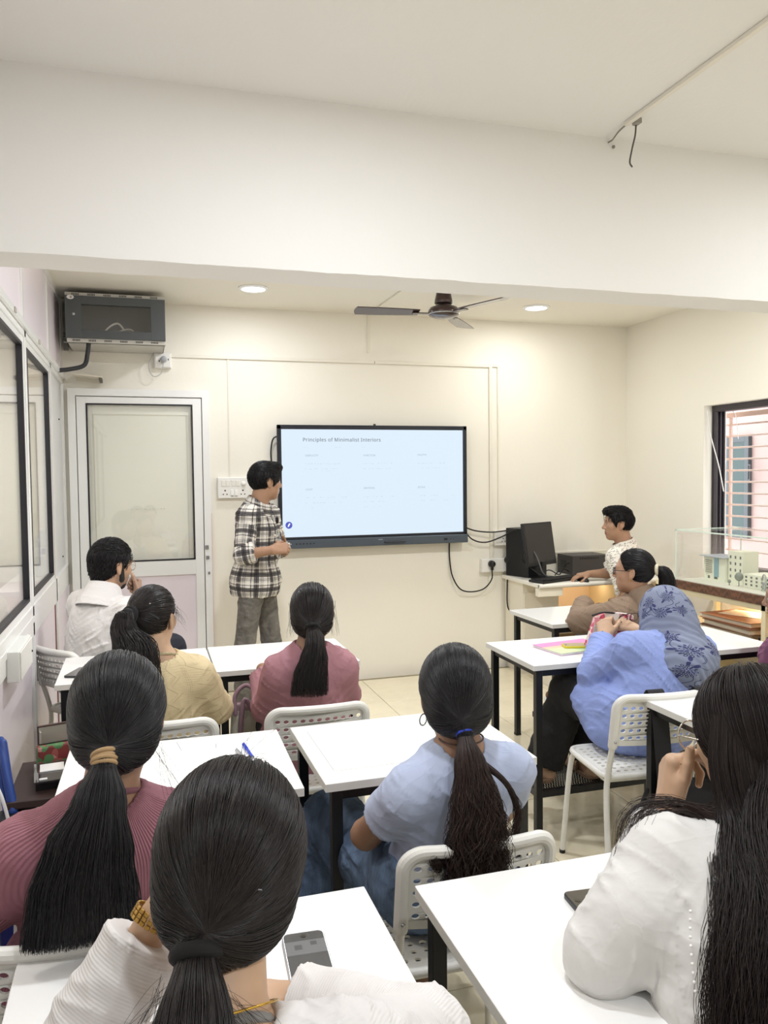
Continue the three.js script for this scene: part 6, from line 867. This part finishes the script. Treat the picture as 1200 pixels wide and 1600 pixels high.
// ---- woman in the mauve ribbed sweater
{ const p = person('woman in a mauve ribbed sweater, long black hair in a tan tie', { female: true, skin: 'c', wide: 1.08, headCell: .005, head: { c: [-.052, 1.100, -1.60], yaw: 6, pitch: -6, roll: 0, s: .99 },
    j: { hip: [-.10, .53, -1.72], neck: [-.072, .985, -1.55], shL: [-.225, .905, -1.545], shR: [.07, .905, -1.565], elL: [-.345, .73, -1.62], wrL: [-.24, .785, -1.86], elR: [.185, .76, -1.70], wrR: [.10, .785, -1.93], knL: [-.2, .51, -2.12], knR: [.02, .51, -2.12], anL: [-.2, .09, -2.10], anR: [.02, .09, -2.10], toeL: [-.2, .03, -2.26], toeR: [.02, .03, -2.26] }, hands: { L: { d: [.6, -.1, -.7], n: [0, 1, 0], s: [.8, 0, .5] }, R: { d: [-.4, -.1, -.8], n: [0, 1, 0], s: [-.8, 0, .4] } } });
  shirt(p, { name: 'ribbed_sweater', mat: MAT.mauve, sleeve: 1.95, hem: -.06, loose: .020, sleeveLoose: .018, folds: .003, puff: .058, neckband: true, cell: .007 }); trousers(p, { mat: MAT.darkJean }); for (const s of ['L', 'R']) shoe(p, s, M.white);
  const hm = HAIR.black(), tie = V(-.074, 1.062, -1.474), hr = hairCap(p, { mat: hm, thick: 1.05, nape: -.085, cell: .005, extra: [ell(p.h.p(0, -.03, -.055), [.074, .062, .056], p.h.axes, { k: .03 }), cap(p.h.p(0, -.045, -.085), tie, .036, .019, { k: .025 })] }); combed(p, hr, { mat: hm, n: 2600, to: [0, -.45, -1], thick: 1.04, seg: 11, r: .0008, lift: .025 });
  p.add('hair_tie', Array.from({ length: 4 }, (_, i) => new THREE.TorusGeometry(.0185 + .0015 * (i % 2), .0045, 8, 30).applyQuaternion(new THREE.Quaternion().setFromUnitVectors(V(0, 0, 1), V(.04 * i, -.75 + .1 * (i % 2), .6).normalize())).translate(tie.x, tie.y + (i - 1.5) * .005, tie.z - (i - 1.5) * .003)), std('#a88a62', .7), hr);
  lock(p, hr, { mat: hm, pts: [tie, [-.082, 1.0, -1.438], [-.098, .93, -1.412], [-.108, .86, -1.398], [-.110, .785, -1.393]], rad: [[.019, .017], [.046, .032], [.072, .038], [.088, .036], [.096, .03]], n: 2600, wave: .0015, short: .95, core: .97, r: .0009, tint: .3, coreCell: .006, seg: 18 });
  wisps(p, hr, { mat: hm, n: 12, from: p.h.p(.07, -.06, -.03), to: [.06, .94, -1.49], spread: .05, r: .0003 }); }
// ---- woman in the white ribbed sweater, nearest
{ const p = person('woman in a white ribbed sweater nearest the camera, head resting on her left hand', { female: true, skin: 'd', headCell: .0045, head: { c: [.095, 1.080, -.98], yaw: 12, pitch: -10, roll: -5, s: 1.0 },
    drop: 0, j: { hip: [.09, .54, -.76], neck: [.068, .955, -.875], shL: [-.078, .892, -.86], shR: [.205, .872, -.87], elL: [-.125, .79, -1.02], wrL: [.0, .975, -1.06], elR: [.355, .79, -.99], wrR: [.20, .785, -1.13], knL: [.0, .52, -1.10], knR: [.18, .52, -1.10], anL: [.0, .09, -1.15], anR: [.18, .09, -1.15], toeL: [0, .03, -1.3], toeR: [.18, .03, -1.3] }, hands: { L: { d: [.42, .75, -.30], n: [-.75, .3, -.25], s: [.1, .4, .9], curl: [.7, .75, .8, .8], thumb: [35, .2] }, R: { d: [-.8, 0, -.4], n: [0, 1, 0], s: [-.3, 0, -.9], curl: [.2, .2, .25, .3] } } });
  shirt(p, { name: 'ribbed_sweater', mat: MAT.whiteRib, sleeve: [1.93, 2], hem: -.06, loose: .016, sleeveLoose: .012, flare: .006, folds: .0045, neck: .004, neckband: true, cell: .006 }); trousers(p, { mat: MAT.blueJean }); for (const s of ['L', 'R']) shoe(p, s, M.white);
  const hm = HAIR.soft(), tie = V(.046, 1.043, -.862), hr = hairCap(p, { mat: hm, thick: 1.06, nape: -.085, cell: .0045, rough: .002, extra: [ell(p.h.p(0, -.03, -.055), [.074, .062, .056], p.h.axes, { k: .03 }), cap(p.h.p(0, -.045, -.085), tie, .036, .019, { k: .025 })] }); combed(p, hr, { mat: hm, n: 4200, to: [-.08, -.5, -1], thick: 1.045, seg: 12, r: .0006, lift: .03, wob: .1 });
  p.add('hair_tie', new THREE.TorusGeometry(.022, .009, 12, 30).applyQuaternion(new THREE.Quaternion().setFromUnitVectors(V(0, 0, 1), V(-.1, -.7, .7).normalize())).translate(tie.x, tie.y, tie.z), std('#0d0c0d', .85), hr);
  { const a = p.h.p(-.02, .012, -.119), b = p.h.p(.045, .008, -.115); p.add('hair_pin', tube([a, a.clone().lerp(b, .5).add(V(0, .001, .003)), b], .0018, 12, 6), std('#5b5a5c', .2, { metalness: .8 }), hr); p.add('hair_gem', new THREE.SphereGeometry(.0022, 10, 8).translate(a.x, a.y, a.z), std('#ffffff', .1, { metalness: .4 }), hr); }
  lock(p, hr, { mat: hm, pts: [tie, [.040, 1.015, -.815], [.03, .96, -.765], [.025, .89, -.725], [.03, .78, -.70]], rad: [[.022, .02], [.042, .03], [.072, .04], [.095, .04], [.105, .034]], n: 2600, wave: .006, drift: .03, short: .8, core: .85, r: .0007, tint: .4, coreCell: .006, seg: 18 });
  wisps(p, hr, { mat: hm, n: 26, seed: 8, from: [.015, 1.02, -.84], to: [-.03, .97, -.80], spread: .06, bow: .05, r: .00022 }); wisps(p, hr, { mat: hm, n: 26, seed: 9, from: [.07, 1.0, -.84], to: [.12, .95, -.78], spread: .06, bow: .05, r: .00022 }); wisps(p, hr, { mat: hm, n: 16, seed: 10, from: p.h.p(0, .12, -.02), to: p.h.p(.01, .130, -.01), spread: .08, bow: .03, r: .0003 });
  // gold watch on the left wrist, thin gold chain
  { const w = v3(p.j.wrL), e = v3(p.j.elL), d = w.clone().sub(e).normalize(), c = w.clone().addScaledVector(d, .008); const Q = new THREE.Quaternion().setFromUnitVectors(V(0, 0, 1), d); const links = []; for (let i = 0; i < 22; i++) { const a = i / 22 * 6.283; for (const k of [-.006, 0, .006]) links.push(new RoundedBoxGeometry(.007, .0035, .0052, 1, .001).rotateZ(a + Math.PI / 2).translate(Math.cos(a) * .0305, Math.sin(a) * .0305, k).applyQuaternion(Q).translate(c.x, c.y, c.z)); } p.add('bracelet', links, std('#b7924a', .3, { metalness: .8 })); }
  { const a = p.f.p(0, p.f.L - .004, .004), pts = []; for (let i = 0; i < 20; i++) { const t = i / 20 * 6.283; pts.push(a.clone().addScaledVector(p.f.R, Math.cos(t) * .068).addScaledVector(p.f.F, Math.sin(t) * .062).addScaledVector(p.f.U, .008 - Math.sin(t) * .02)); } p.add('necklace', tube(pts, .0016, 60, 6, true), M.gold); } }
// ---- woman in the pale blue T-shirt
{ const p = person('woman in a pale blue T-shirt with a long wavy ponytail in a blue tie', { female: true, skin: 'c', wide: 1.0, legK: .84, headCell: .0045, head: { c: [.712, 1.030, -1.765], yaw: 12, pitch: -6, roll: 0, s: .98 },
    j: { hip: [.70, .53, -1.83], neck: [.706, .93, -1.715], shL: [.566, .862, -1.695], shR: [.838, .878, -1.72], elL: [.512, .672, -1.86], wrL: [.655, .66, -1.985], elR: [.90, .67, -1.90], wrR: [.675, .632, -1.945], knL: [.52, .52, -2.26], knR: [.76, .52, -2.28], anL: [.45, .10, -2.20], anR: [.78, .09, -2.25], toeL: [.42, .03, -2.35], toeR: [.8, .03, -2.4] }, hands: { L: { d: [.8, -.05, .1], n: [0, .5, -.8], s: [0, .8, .4], curl: [.3, .35, .4, .4] }, R: { d: [-.95, -.12, .22], n: [-.1, .55, .8], s: [0, .8, -.5], curl: [.35, .4, .45, .5] } } });
  shirt(p, { name: 't_shirt', mat: MAT.tee, sleeve: .52, hem: .045, loose: .0, sleeveLoose: .006, flare: .004, folds: .0035, cell: .0065, g: .010 });
  trousers(p, { name: 'jeans', mat: MAT.blueJean, g: .012, gp: .024, loose: .085, folds: .009, cell: .010 });
  const hm = HAIR.brown(), hk = HAIR.black(), tie = V(.69, .972, -1.652), hr = hairCap(p, { mat: hk, thick: 1.03, nape: -.085, cell: .005, extra: [ell(p.h.p(0, -.03, -.055), [.074, .062, .056], p.h.axes, { k: .03 }), cap(p.h.p(0, -.045, -.085), tie, .036, .019, { k: .025 })] }); combed(p, hr, { mat: hk, n: 2800, to: [-.05, -.55, -1], thick: 1.03, seg: 11, r: .0008 });
  p.add('hair_tie', new THREE.TorusGeometry(.0165, .006, 10, 26).applyQuaternion(new THREE.Quaternion().setFromUnitVectors(V(0, 0, 1), V(0, -.75, .65).normalize())).translate(tie.x, tie.y, tie.z), std('#1f3fbf', .5), hr);
  lock(p, hr, { mat: hm, pts: [tie, [.686, .93, -1.618], [.686, .86, -1.585], [.682, .79, -1.555], [.668, .70, -1.535], [.662, .615, -1.53]], rad: [[.015, .015], [.038, .03], [.055, .036], [.06, .036], [.056, .032], [.036, .024]], n: 1600, wave: .016, freq: 3.4, curl: .035, clumps: 16, short: .62, core: .55, drift: .03, r: .0010, tint: .45, seg: 22 });
  lock(p, hr, { mat: hm, seed: 31, pts: [[.66, .80, -1.565], [.625, .755, -1.55], [.60, .728, -1.55], [.575, .735, -1.545], [.585, .75, -1.54]], rad: [[.03, .02], [.024, .015], [.014, .01], [.006, .004]], n: 120, wave: .003, curl: .01, core: .5, r: .0009, seg: 18 });
  lock(p, hr, { mat: hm, seed: 33, pts: [[.72, .91, -1.62], [.765, .87, -1.60], [.79, .81, -1.585], [.775, .76, -1.57], [.755, .72, -1.56]], rad: [[.008, .006], [.006, .005], [.008, .006], [.012, .008]], n: 90, wave: .004, core: 0, r: .0008, seg: 18 });
  for (let i = 0; i < 5; i++) lock(p, hr, { mat: hm, seed: 40 + i, pts: [[.65 + i * .018, .70, -1.535], [.645 + i * .022, .65, -1.527], [.62 + i * .028, .615 + (i % 2) * .01, -1.525], [.65 + i * .02, .598, -1.522], [.668 + i * .02, .612, -1.52]], rad: [[.014, .01], [.010, .006], [.006, .004], [.003, .002]], n: 60, core: 0, r: .0009, seg: 20, wave: .002 });
  p.add('earring', new THREE.TorusGeometry(.0135, .0016, 8, 30).applyQuaternion(new THREE.Quaternion().setFromUnitVectors(V(0, 0, 1), V(.5, 0, .8).normalize())).translate(...p.h.p(-.080, -.058, -.005).toArray()), M.steel); p.add('necklace', tube(Array.from({ length: 18 }, (_, i) => { const t = i / 18 * 6.283; return p.f.p(Math.cos(t) * .052, p.f.L + .012 - Math.sin(t) * .014, .0 + Math.sin(t) * .05); }), .0022, 50, 6, true), std('#3a2018', .6)); }
// ---- woman in the white blouse, right foreground
{ const p = person('woman in a white blouse with long loose hair and glasses, fist at her mouth', { female: true, skin: 'd', wide: .98, headCell: .0045, head: { c: [1.012, 1.093, -1.125], yaw: -4, pitch: -8, roll: 0, s: 1.0 }, face: {},
    drop: .015, j: { hip: [.80, .54, -.86], neck: [.950, .975, -1.035], shL: [.815, .935, -1.09], shR: [1.085, .93, -.965], elL: [.690, .790, -1.08], wrL: [.915, .935, -1.225], elR: [1.22, .79, -1.10], wrR: [1.08, .795, -1.33], knL: [.78, .52, -1.22], knR: [.94, .52, -1.24], anL: [.78, .09, -1.26], anR: [.94, .09, -1.28], toeL: [.78, .03, -1.40], toeR: [.95, .03, -1.42] },
    hands: { L: { d: [.22, .93, -.22], n: [-.85, .25, -.42], s: [.1, .1, .95], curl: [[62, 45, 20], [68, 55, 30], [75, 70, 40], [80, 80, 45]], thumb: [20, .25, .5, .2], cell: .003, spread: .04, scale: 1.02 }, R: { d: [-.8, 0, -.4], n: [0, 1, 0], s: [-.3, 0, -.9] } } });
  shirt(p, { name: 'blouse', mat: MAT.blouse, sleeve: [1.88, 2], hem: -.06, loose: .018, sleeveLoose: .013, folds: .0045, neck: .004, cell: .007, seed: 3, extra: [ell([.735, .845, -1.06], [.056, .064, .058], null, { k: .05 })] }); trousers(p, { mat: MAT.darkJean }); for (const s of ['L', 'R']) shoe(p, s, M.white);
  { const s = v3(p.j.shL), seam = []; for (let i = 0; i <= 16; i++) { const t = i / 16, q = p.f.p(-.118 - .012 * Math.sin(t * 3.1), p.f.L - .06 - t * .18, -.098 - .02 * Math.sin(t * 2.6)); seam.push(q); } p.add('sleeve_button', seam.filter((_, i) => i > 6).map((q) => new THREE.SphereGeometry(.0024, 8, 6).translate(q.x, q.y, q.z)), std('#f6f4f0', .35), p.shirt); }
  glasses(p, { w: .027, h: .026, z: .120, cx: .035, y: -.008, r: .0014 });
  const hm = HAIR.loose(), hb = HAIR.brown(), hr = hairCap(p, { mat: hm, thick: 1.05, hairline: [.010, .62], ears: false, cell: .005 }); combed(p, hr, { mat: hm, n: 3000, ears: false, to: [-.25, -1, -.45], hairline: [.010, .62], thick: 1.045, seg: 12, r: .0007, lift: .04 });
  lock(p, hr, { mat: hm, pts: [p.h.p(.01, .03, -.085), p.h.p(.0, -.06, -.115), [.97, .99, -.955], [.915, .92, -.865], [.87, .84, -.825], [.85, .70, -.80]], rad: [[.075, .04], [.095, .045], [.095, .045], [.085, .038], [.075, .03], [.06, .024]], n: 3400, wave: .009, freq: 2, drift: .04, short: .7, tint: .5, core: .8, drift: .03, r: .0007, tint: .4, seg: 20, coreCell: .006 });
  lock(p, hr, { mat: hm, seed: 17, wideAxis: [.55, 0, .83], seg: 22, pts: [p.h.p(-.070, .05, -.035), p.h.p(-.086, -.03, -.045), p.h.p(-.085, -.10, -.06), [.89, .965, -.985], [.842, .925, -.905], [.80, .86, -.862], [.775, .78, -.838], [.765, .66, -.825]], rad: [[.035, .016], [.042, .02], [.05, .024], [.06, .026], [.066, .028], [.066, .026], [.06, .024], [.05, .02]], n: 2200, wave: .010, freq: 2.2, drift: .04, short: .72, core: 0, r: .0007, tint: .5 });
  lock(p, hr, { mat: hb, seed: 19, wideAxis: [0, 0, 1], pts: [p.h.p(-.084, -.095, -.05), [.90, .982, -1.085], [.855, .986, -1.13], [.805, .970, -1.155], [.760, .915, -1.13]], rad: [[.03, .018], [.034, .018], [.036, .014], [.03, .010], [.018, .006]], n: 220, wave: .003, freq: 1.5, short: .5, core: 0, drift: .05, r: .0006 });
  lock(p, hr, { mat: hm, seed: 23, wideAxis: [0, 0, 1], pts: [p.h.p(.07, .05, .01), p.h.p(.09, -.04, -.01), p.h.p(.09, -.13, -.04), [1.07, .90, -1.0]], rad: [[.03, .018], [.04, .02], [.04, .02], [.03, .015]], n: 600, core: .85 });
  wisps(p, hr, { mat: hb, n: 9, seed: 4, from: [.79, .985, -1.11], to: [.735, .90, -1.09], spread: .05, bow: .03, r: .0003 }); }
// ---- woman in the headscarf
{ const p = person('woman in a blue tunic and grey-blue flowered headscarf bending over her desk', { female: true, skin: 'd', wide: 1.12, deep: 1.1, slouch: .03, drop: .0, head: { c: [2.085, .952, -2.82], yaw: -6, pitch: -18, roll: -4 },
    j: { hip: [1.90, .54, -2.72], neck: [2.045, .868, -2.77], shL: [1.865, .845, -2.735], shR: [2.190, .815, -2.745], elL: [1.80, .72, -2.89], wrL: [1.950, .835, -3.055], elR: [2.24, .72, -2.96], wrR: [2.13, .845, -3.07], knL: [1.79, .60, -3.08], knR: [1.93, .58, -3.16], anL: [1.69, .27, -3.13], anR: [1.90, .27, -3.10], toeL: [1.66, .225, -3.26], toeR: [1.90, .225, -3.25] }, hands: { L: { d: [.25, .55, -.45], n: [-.6, .3, .5], s: [.5, .6, .4], curl: [.55, .6, .65, .7], cell: .004 }, R: { d: [-.6, .3, -.4], n: [.3, .4, .8], s: [-.2, .8, -.3], curl: [.5, .55, .6, .65], cell: .004 } } });
  shirt(p, { name: 'tunic', mat: MAT.blue, sleeve: 1.88, hem: -.16, loose: .03, sleeveLoose: .022, folds: .0052, cell: .008, skirt: [ell([1.88, .53, -2.74], [.20, .10, .17], null, { k: .06 }), ell([1.83, .60, -2.88], [.13, .11, .14], null, { k: .06 })] });
  trousers(p, { mat: MAT.blackCloth, loose: .035, g: .014, cell: .011 }); const tan = std('#8a6f58', .6); for (const s of ['L', 'R']) { const A = v3(p.j['an' + s]), t = v3(p.j['toe' + s]); const so = slab(rrect(.085, .24, .038), .02, .004).rotateX(-Math.PI / 2).translate((A.x + t.x) / 2 + .0, .2015, (A.z + t.z) / 2 + .01); const sh = p.add('sandal', so, tan); for (const k of [.25, .62]) { const c = A.clone().lerp(t, k); p.add('strap', tube([[c.x - .043, .215, c.z], [c.x - .03, .262 - k * .025, c.z], [c.x + .03, .262 - k * .025, c.z], [c.x + .043, .215, c.z]], .008, 20, 8), tan, sh); } }
  // headscarf: wrapped crown, folds over the shoulders and down the back
  const h = p.h, H = [ell(h.p(0, .018, -.012), [.098, .118, .120], h.axes), ell(h.p(0, -.07, .0), [.088, .085, .095], h.axes, { k: .05 }), cap(h.p(0, -.05, -.06), [2.045, .80, -2.655], .082, .105, { k: .06 }), cap([2.045, .80, -2.655], [2.075, .71, -2.640], .10, .06, { k: .05 }), cap(h.p(.05, -.1, -.02), [2.15, .80, -2.69], .07, .085, { k: .06 }), cap(h.p(-.04, -.1, .0), [1.96, .862, -2.75], .07, .05, { k: .06 }), ell(h.p(0, -.02, .085), [.058, .085, .06], h.axes, { neg: true, k: .02 }), ell(h.p(0, -.02, .12), [.055, .085, .08], h.axes, { neg: true, k: .02 })];
  p.add('headscarf', isoMesh(H, { cell: .006, disp: (x, y, z) => { const q = h.local(x, y, z), low = sstep(.06, -.06, q[1]), s = q[1] * 1.0 + q[0] * .75 + q[2] * .25; return low * .0022 * Math.sin(s * 150 + 2.5 * PN.noise(q[0] * 12, q[1] * 12, q[2] * 12)) + .003 * PN.noise(q[0] * 22, q[1] * 30, q[2] * 22); }, uv: { region: () => 0, map: (r, x, y, z) => { const q = h.local(x, y, z); return [Math.atan2(q[0], -q[2]) / 6.2832 * 2, q[1] * 3.0 + q[0] * .6 + .7, 2]; } } }), MAT.hijab); }
// ---- woman in the brown shirt
{ const p = person('woman in a brown shirt with glasses and a pale scrunchie, in profile', { female: true, skin: 'b', headCell: .004, head: { c: [2.491, 1.038, -3.633], yaw: -42, pitch: 0, roll: 0, s: .97 }, face: {},
    j: { hip: [2.53, .53, -3.76], neck: [2.520, 0.914, -3.591], shL: [2.363, 0.862, -3.570], shR: [2.672, 0.862, -3.675], elL: [2.257, 0.757, -3.780], wrL: [2.392, 0.828, -3.955], elR: [2.751, 0.751, -3.864], wrR: [2.541, 0.746, -4.043], knL: [2.40, .52, -4.14], knR: [2.58, .52, -4.16], anL: [2.36, .27, -4.08], anR: [2.56, .27, -4.1], toeL: [2.32, .225, -4.22], toeR: [2.55, .225, -4.25] }, hands: { L: { d: [.35, -.05, -.8], n: [0, 1, 0], s: [.8, 0, .3], curl: [.2, .25, .3, .3] }, R: { d: [-.7, -.05, -.5], n: [0, 1, 0], s: [-.4, 0, .8] } } });
  shirt(p, { mat: MAT.brown, sleeve: 1.95, hem: -.08, loose: .028, sleeveLoose: .02, folds: .0065, collar: .034, cell: .009, seed: 4 }); trousers(p, { mat: MAT.darkJean }); for (const s of ['L', 'R']) shoe(p, s, std('#7a5238', .6), { y: .2 });
  const hm = HAIR.black(), tie = p.h.p(.0, .012, -.128), hr = hairCap(p, { mat: hm, hairline: [.022, .55], nape: -.078 }); combed(p, hr, { mat: hm, n: 900, to: [0, -.05, -1], hairline: [.022, .55] });
  p.add('scrunchie', new THREE.TorusGeometry(.022, .010, 10, 28).applyQuaternion(new THREE.Quaternion().setFromUnitVectors(V(0, 0, 1), p.h.d(0, .1, -1).normalize())).translate(tie.x, tie.y, tie.z), std('#cfc7ae', .8), hr);
  lock(p, hr, { mat: hm, pts: [tie, p.h.p(0, .0, -.165), p.h.p(.005, -.05, -.18), p.h.p(.005, -.11, -.175), p.h.p(.0, -.17, -.155)], rad: [[.022, .022], [.036, .036], [.044, .04], [.042, .038], [.026, .022]], n: 600, wave: .005, short: .75, core: .8, r: .0013 }); glasses(p, { w: .025, h: .019, square: true, mat: std('#1d1b1d', .3), z: .1, r: .0019 }); p.add('earring', new THREE.SphereGeometry(.005, 10, 8).translate(...p.h.p(-.08, -.045, -.003).toArray()), M.gold); }
// ---- young man at the computer
{ const p = person('young man in a white printed shirt sitting at the computer, looking left', { skin: 'b', headCell: .004, wide: .95, head: { c: [3.295, 1.195, -5.0], yaw: -72, pitch: -2, roll: 0 }, face: { look: -.1 },
    j: { hip: [3.42, .55, -4.93], neck: [3.345, 1.035, -4.99], shR: [3.46, .975, -5.10], shL: [3.22, .975, -4.89], elR: [3.36, .80, -5.235], wrR: [3.215, .800, -5.25], elL: [3.24, .70, -4.80], wrL: [3.30, .64, -5.0], knL: [3.10, .5, -5.15], knR: [3.3, .5, -5.25], anL: [3.1, .09, -5.1], anR: [3.3, .09, -5.2], toeL: [3.0, .03, -5.2], toeR: [3.2, .03, -5.3] }, hands: { R: { d: [-.95, -.10, -.12], n: [0, .95, .1], s: [-.2, 0, .9], curl: [.25, .3, .3, .35], cell: .004 }, L: { d: [.1, -.2, -.9], n: [0, .9, 0], s: [.8, 0, 0] } } });
  shirt(p, { mat: MAT.print, sleeve: [.85, .85], hem: -.08, loose: .024, sleeveLoose: .02, folds: .005, collar: .036, cell: .01 }); trousers(p, { mat: MAT.darkJean }); for (const s of ['L', 'R']) shoe(p, s, M.black);
  const hm = HAIR.black(), hr = hairCap(p, { mat: hm, thick: 1.04, hairline: [.045, .42], nape: -.055, rough: .0015, extra: [ell(p.h.p(0, .090, .052), [.064, .030, .048], p.h.axes, { k: .03 })] }); shortHair(p, hr, { mat: hm, n: 1100, hairline: [.048, .42], nape: -.06, flow: (d, y, R) => d[1] > .4 ? [(R() - .5) * .5, 0, .9] : [0, -1, 0], len: (y) => y > .05 ? .045 : .016, thick: (y) => 1.05 + (y > .03 ? .03 : 0), lift: .05, r: .0016 }); }
{ const t = thing('low_stool', 'stool hidden under the young man at the computer', 'stool', [3.42, 0, -4.93]); mesh('seat', lathe([[0, .44], [.17, .44], [.175, .42], [0, .40]]), M.blackMetal, t); for (let i = 0; i < 4; i++) { const a = i * 1.571 + .6; mesh('leg', rod([Math.cos(a) * .12, .41, Math.sin(a) * .12], [Math.cos(a) * .17, 0, Math.sin(a) * .17], .012), M.blackMetal, t); } }
// ---- person in purple at the right edge
{ const p = person('person in a purple top with glasses, cut by the right edge of the picture', { female: true, skin: 'a', head: { c: [2.70, 1.005, -2.79], yaw: -38, pitch: -4, roll: 0 }, face: {},
    j: { hip: [2.74, .53, -2.76], neck: [2.73, .89, -2.73], shL: [2.60, .83, -2.70], shR: [2.87, .83, -2.76], elL: [2.60, .66, -2.78], wrL: [2.86, .70, -2.90], elR: [2.90, .70, -2.90], wrR: [2.96, .70, -2.95], knL: [2.62, .52, -3.15], knR: [2.8, .52, -3.15], anL: [2.62, .09, -3.12], anR: [2.8, .09, -3.12], toeL: [2.6, .03, -3.28], toeR: [2.8, .03, -3.28] }, hands: { L: { d: [.4, -.05, -.8], n: [0, 1, 0], s: [.8, 0, .3] }, R: { d: [-.5, -.05, -.7], n: [0, 1, 0], s: [-.8, 0, .3] } } });
  shirt(p, { name: 'top', mat: MAT.purple, sleeve: 1.9, hem: -.08, loose: .026, sleeveLoose: .02, folds: .005 }); trousers(p, { mat: MAT.blackCloth }); for (const s of ['L', 'R']) shoe(p, s, M.black);
  const hm = HAIR.black(), hr = hairCap(p, { mat: hm, hairline: [.02, .6] }); combed(p, hr, { mat: hm, n: 600, to: [0, -.5, -1], hairline: [.02, .6] }); lock(p, hr, { mat: hm, pts: [p.h.p(0, -.05, -.12), p.h.p(0, -.13, -.14), p.h.p(0, -.24, -.15)], rad: [[.022, .02], [.03, .025], [.02, .015]], n: 300 }); glasses(p, { w: .027, h: .02, square: true }); }
{ // floral pouch held by the woman in the headscarf
  const t = thing('floral_pouch', 'pink flowered white pouch with an open zip, held by the headscarf woman', 'pouch', [2.04, .752, -3.17], -.12); const cl = std('#ffffff', .75, { map: canvasTex(256, 256, (g) => { g.fillStyle = '#eee5dd'; g.fillRect(0, 0, 256, 256); const R = rng(8); for (let i = 0; i < 26; i++) { const x = R() * 256, y = R() * 256; for (let k = 0; k < 6; k++) { g.fillStyle = ['#dd5f78', '#e99aa8', '#c94862', '#f0c3c6'][Math.floor(R() * 4)]; g.beginPath(); g.ellipse(x + (R() - .5) * 34, y + (R() - .5) * 34, 7 + R() * 12, 5 + R() * 8, R() * 6, 0, 7); g.fill(); } } }, { repeat: [4, 4] }), bumpMap: weaveBump, bumpScale: .0006 });
  const g = new THREE.BoxGeometry(.22, .17, .07, 14, 10, 5), q = g.attributes.position; for (let i = 0; i < q.count; i++) { const x = q.getX(i), y = q.getY(i) + .085, k = 1 - .75 * (y / .17), e = 1 - .12 * Math.abs(x / .11) ** 2; q.setXYZ(i, x * (1 - .10 * y / .17) + .02 * y / .17, y * e, q.getZ(i) * k + .008 * Math.sin(x * 40)); } g.computeVertexNormals(); mesh('body', boxUV(g).rotateX(.1), cl, t); mesh('zip', tube([[-.085, .160, .02], [-.03, .172, .022], [.05, .158, .022], [.11, .125, .02]], .0045, 40, 8), M.black, t); mesh('zip_pull', box(.10, .10, .02, .108, .125, .024), M.steel, t); mesh('lining', box(-.06, .135, .004, .08, .15, .018, .004), std('#8a5a50', .8), t); }
{ const t = thing('folded_glasses', 'folded dark spectacles held above the flowered pouch', 'glasses', [2.11, .90, -3.11], .2); for (const s of [-1, 1]) { const r = []; for (let i = 0; i < 20; i++) { const a = i / 20 * 6.283; r.push([s * .034 + Math.cos(a) * .025, Math.sin(a) * .018, 0]); } mesh('rim', tube(r, .0022, 40, 6, true), std('#3a2420', .3), t); } mesh('temple', tube([[-.06, .006, 0], [-.02, .02, .01], [.10, .01, .012]], .002, 20, 6), std('#3a2420', .3), t); }
scene.updateMatrixWorld(true);
scene.traverse((o) => { if (o.isMesh) { o.castShadow = true; o.receiveShadow = true; } });
renderer.render(scene, camera);
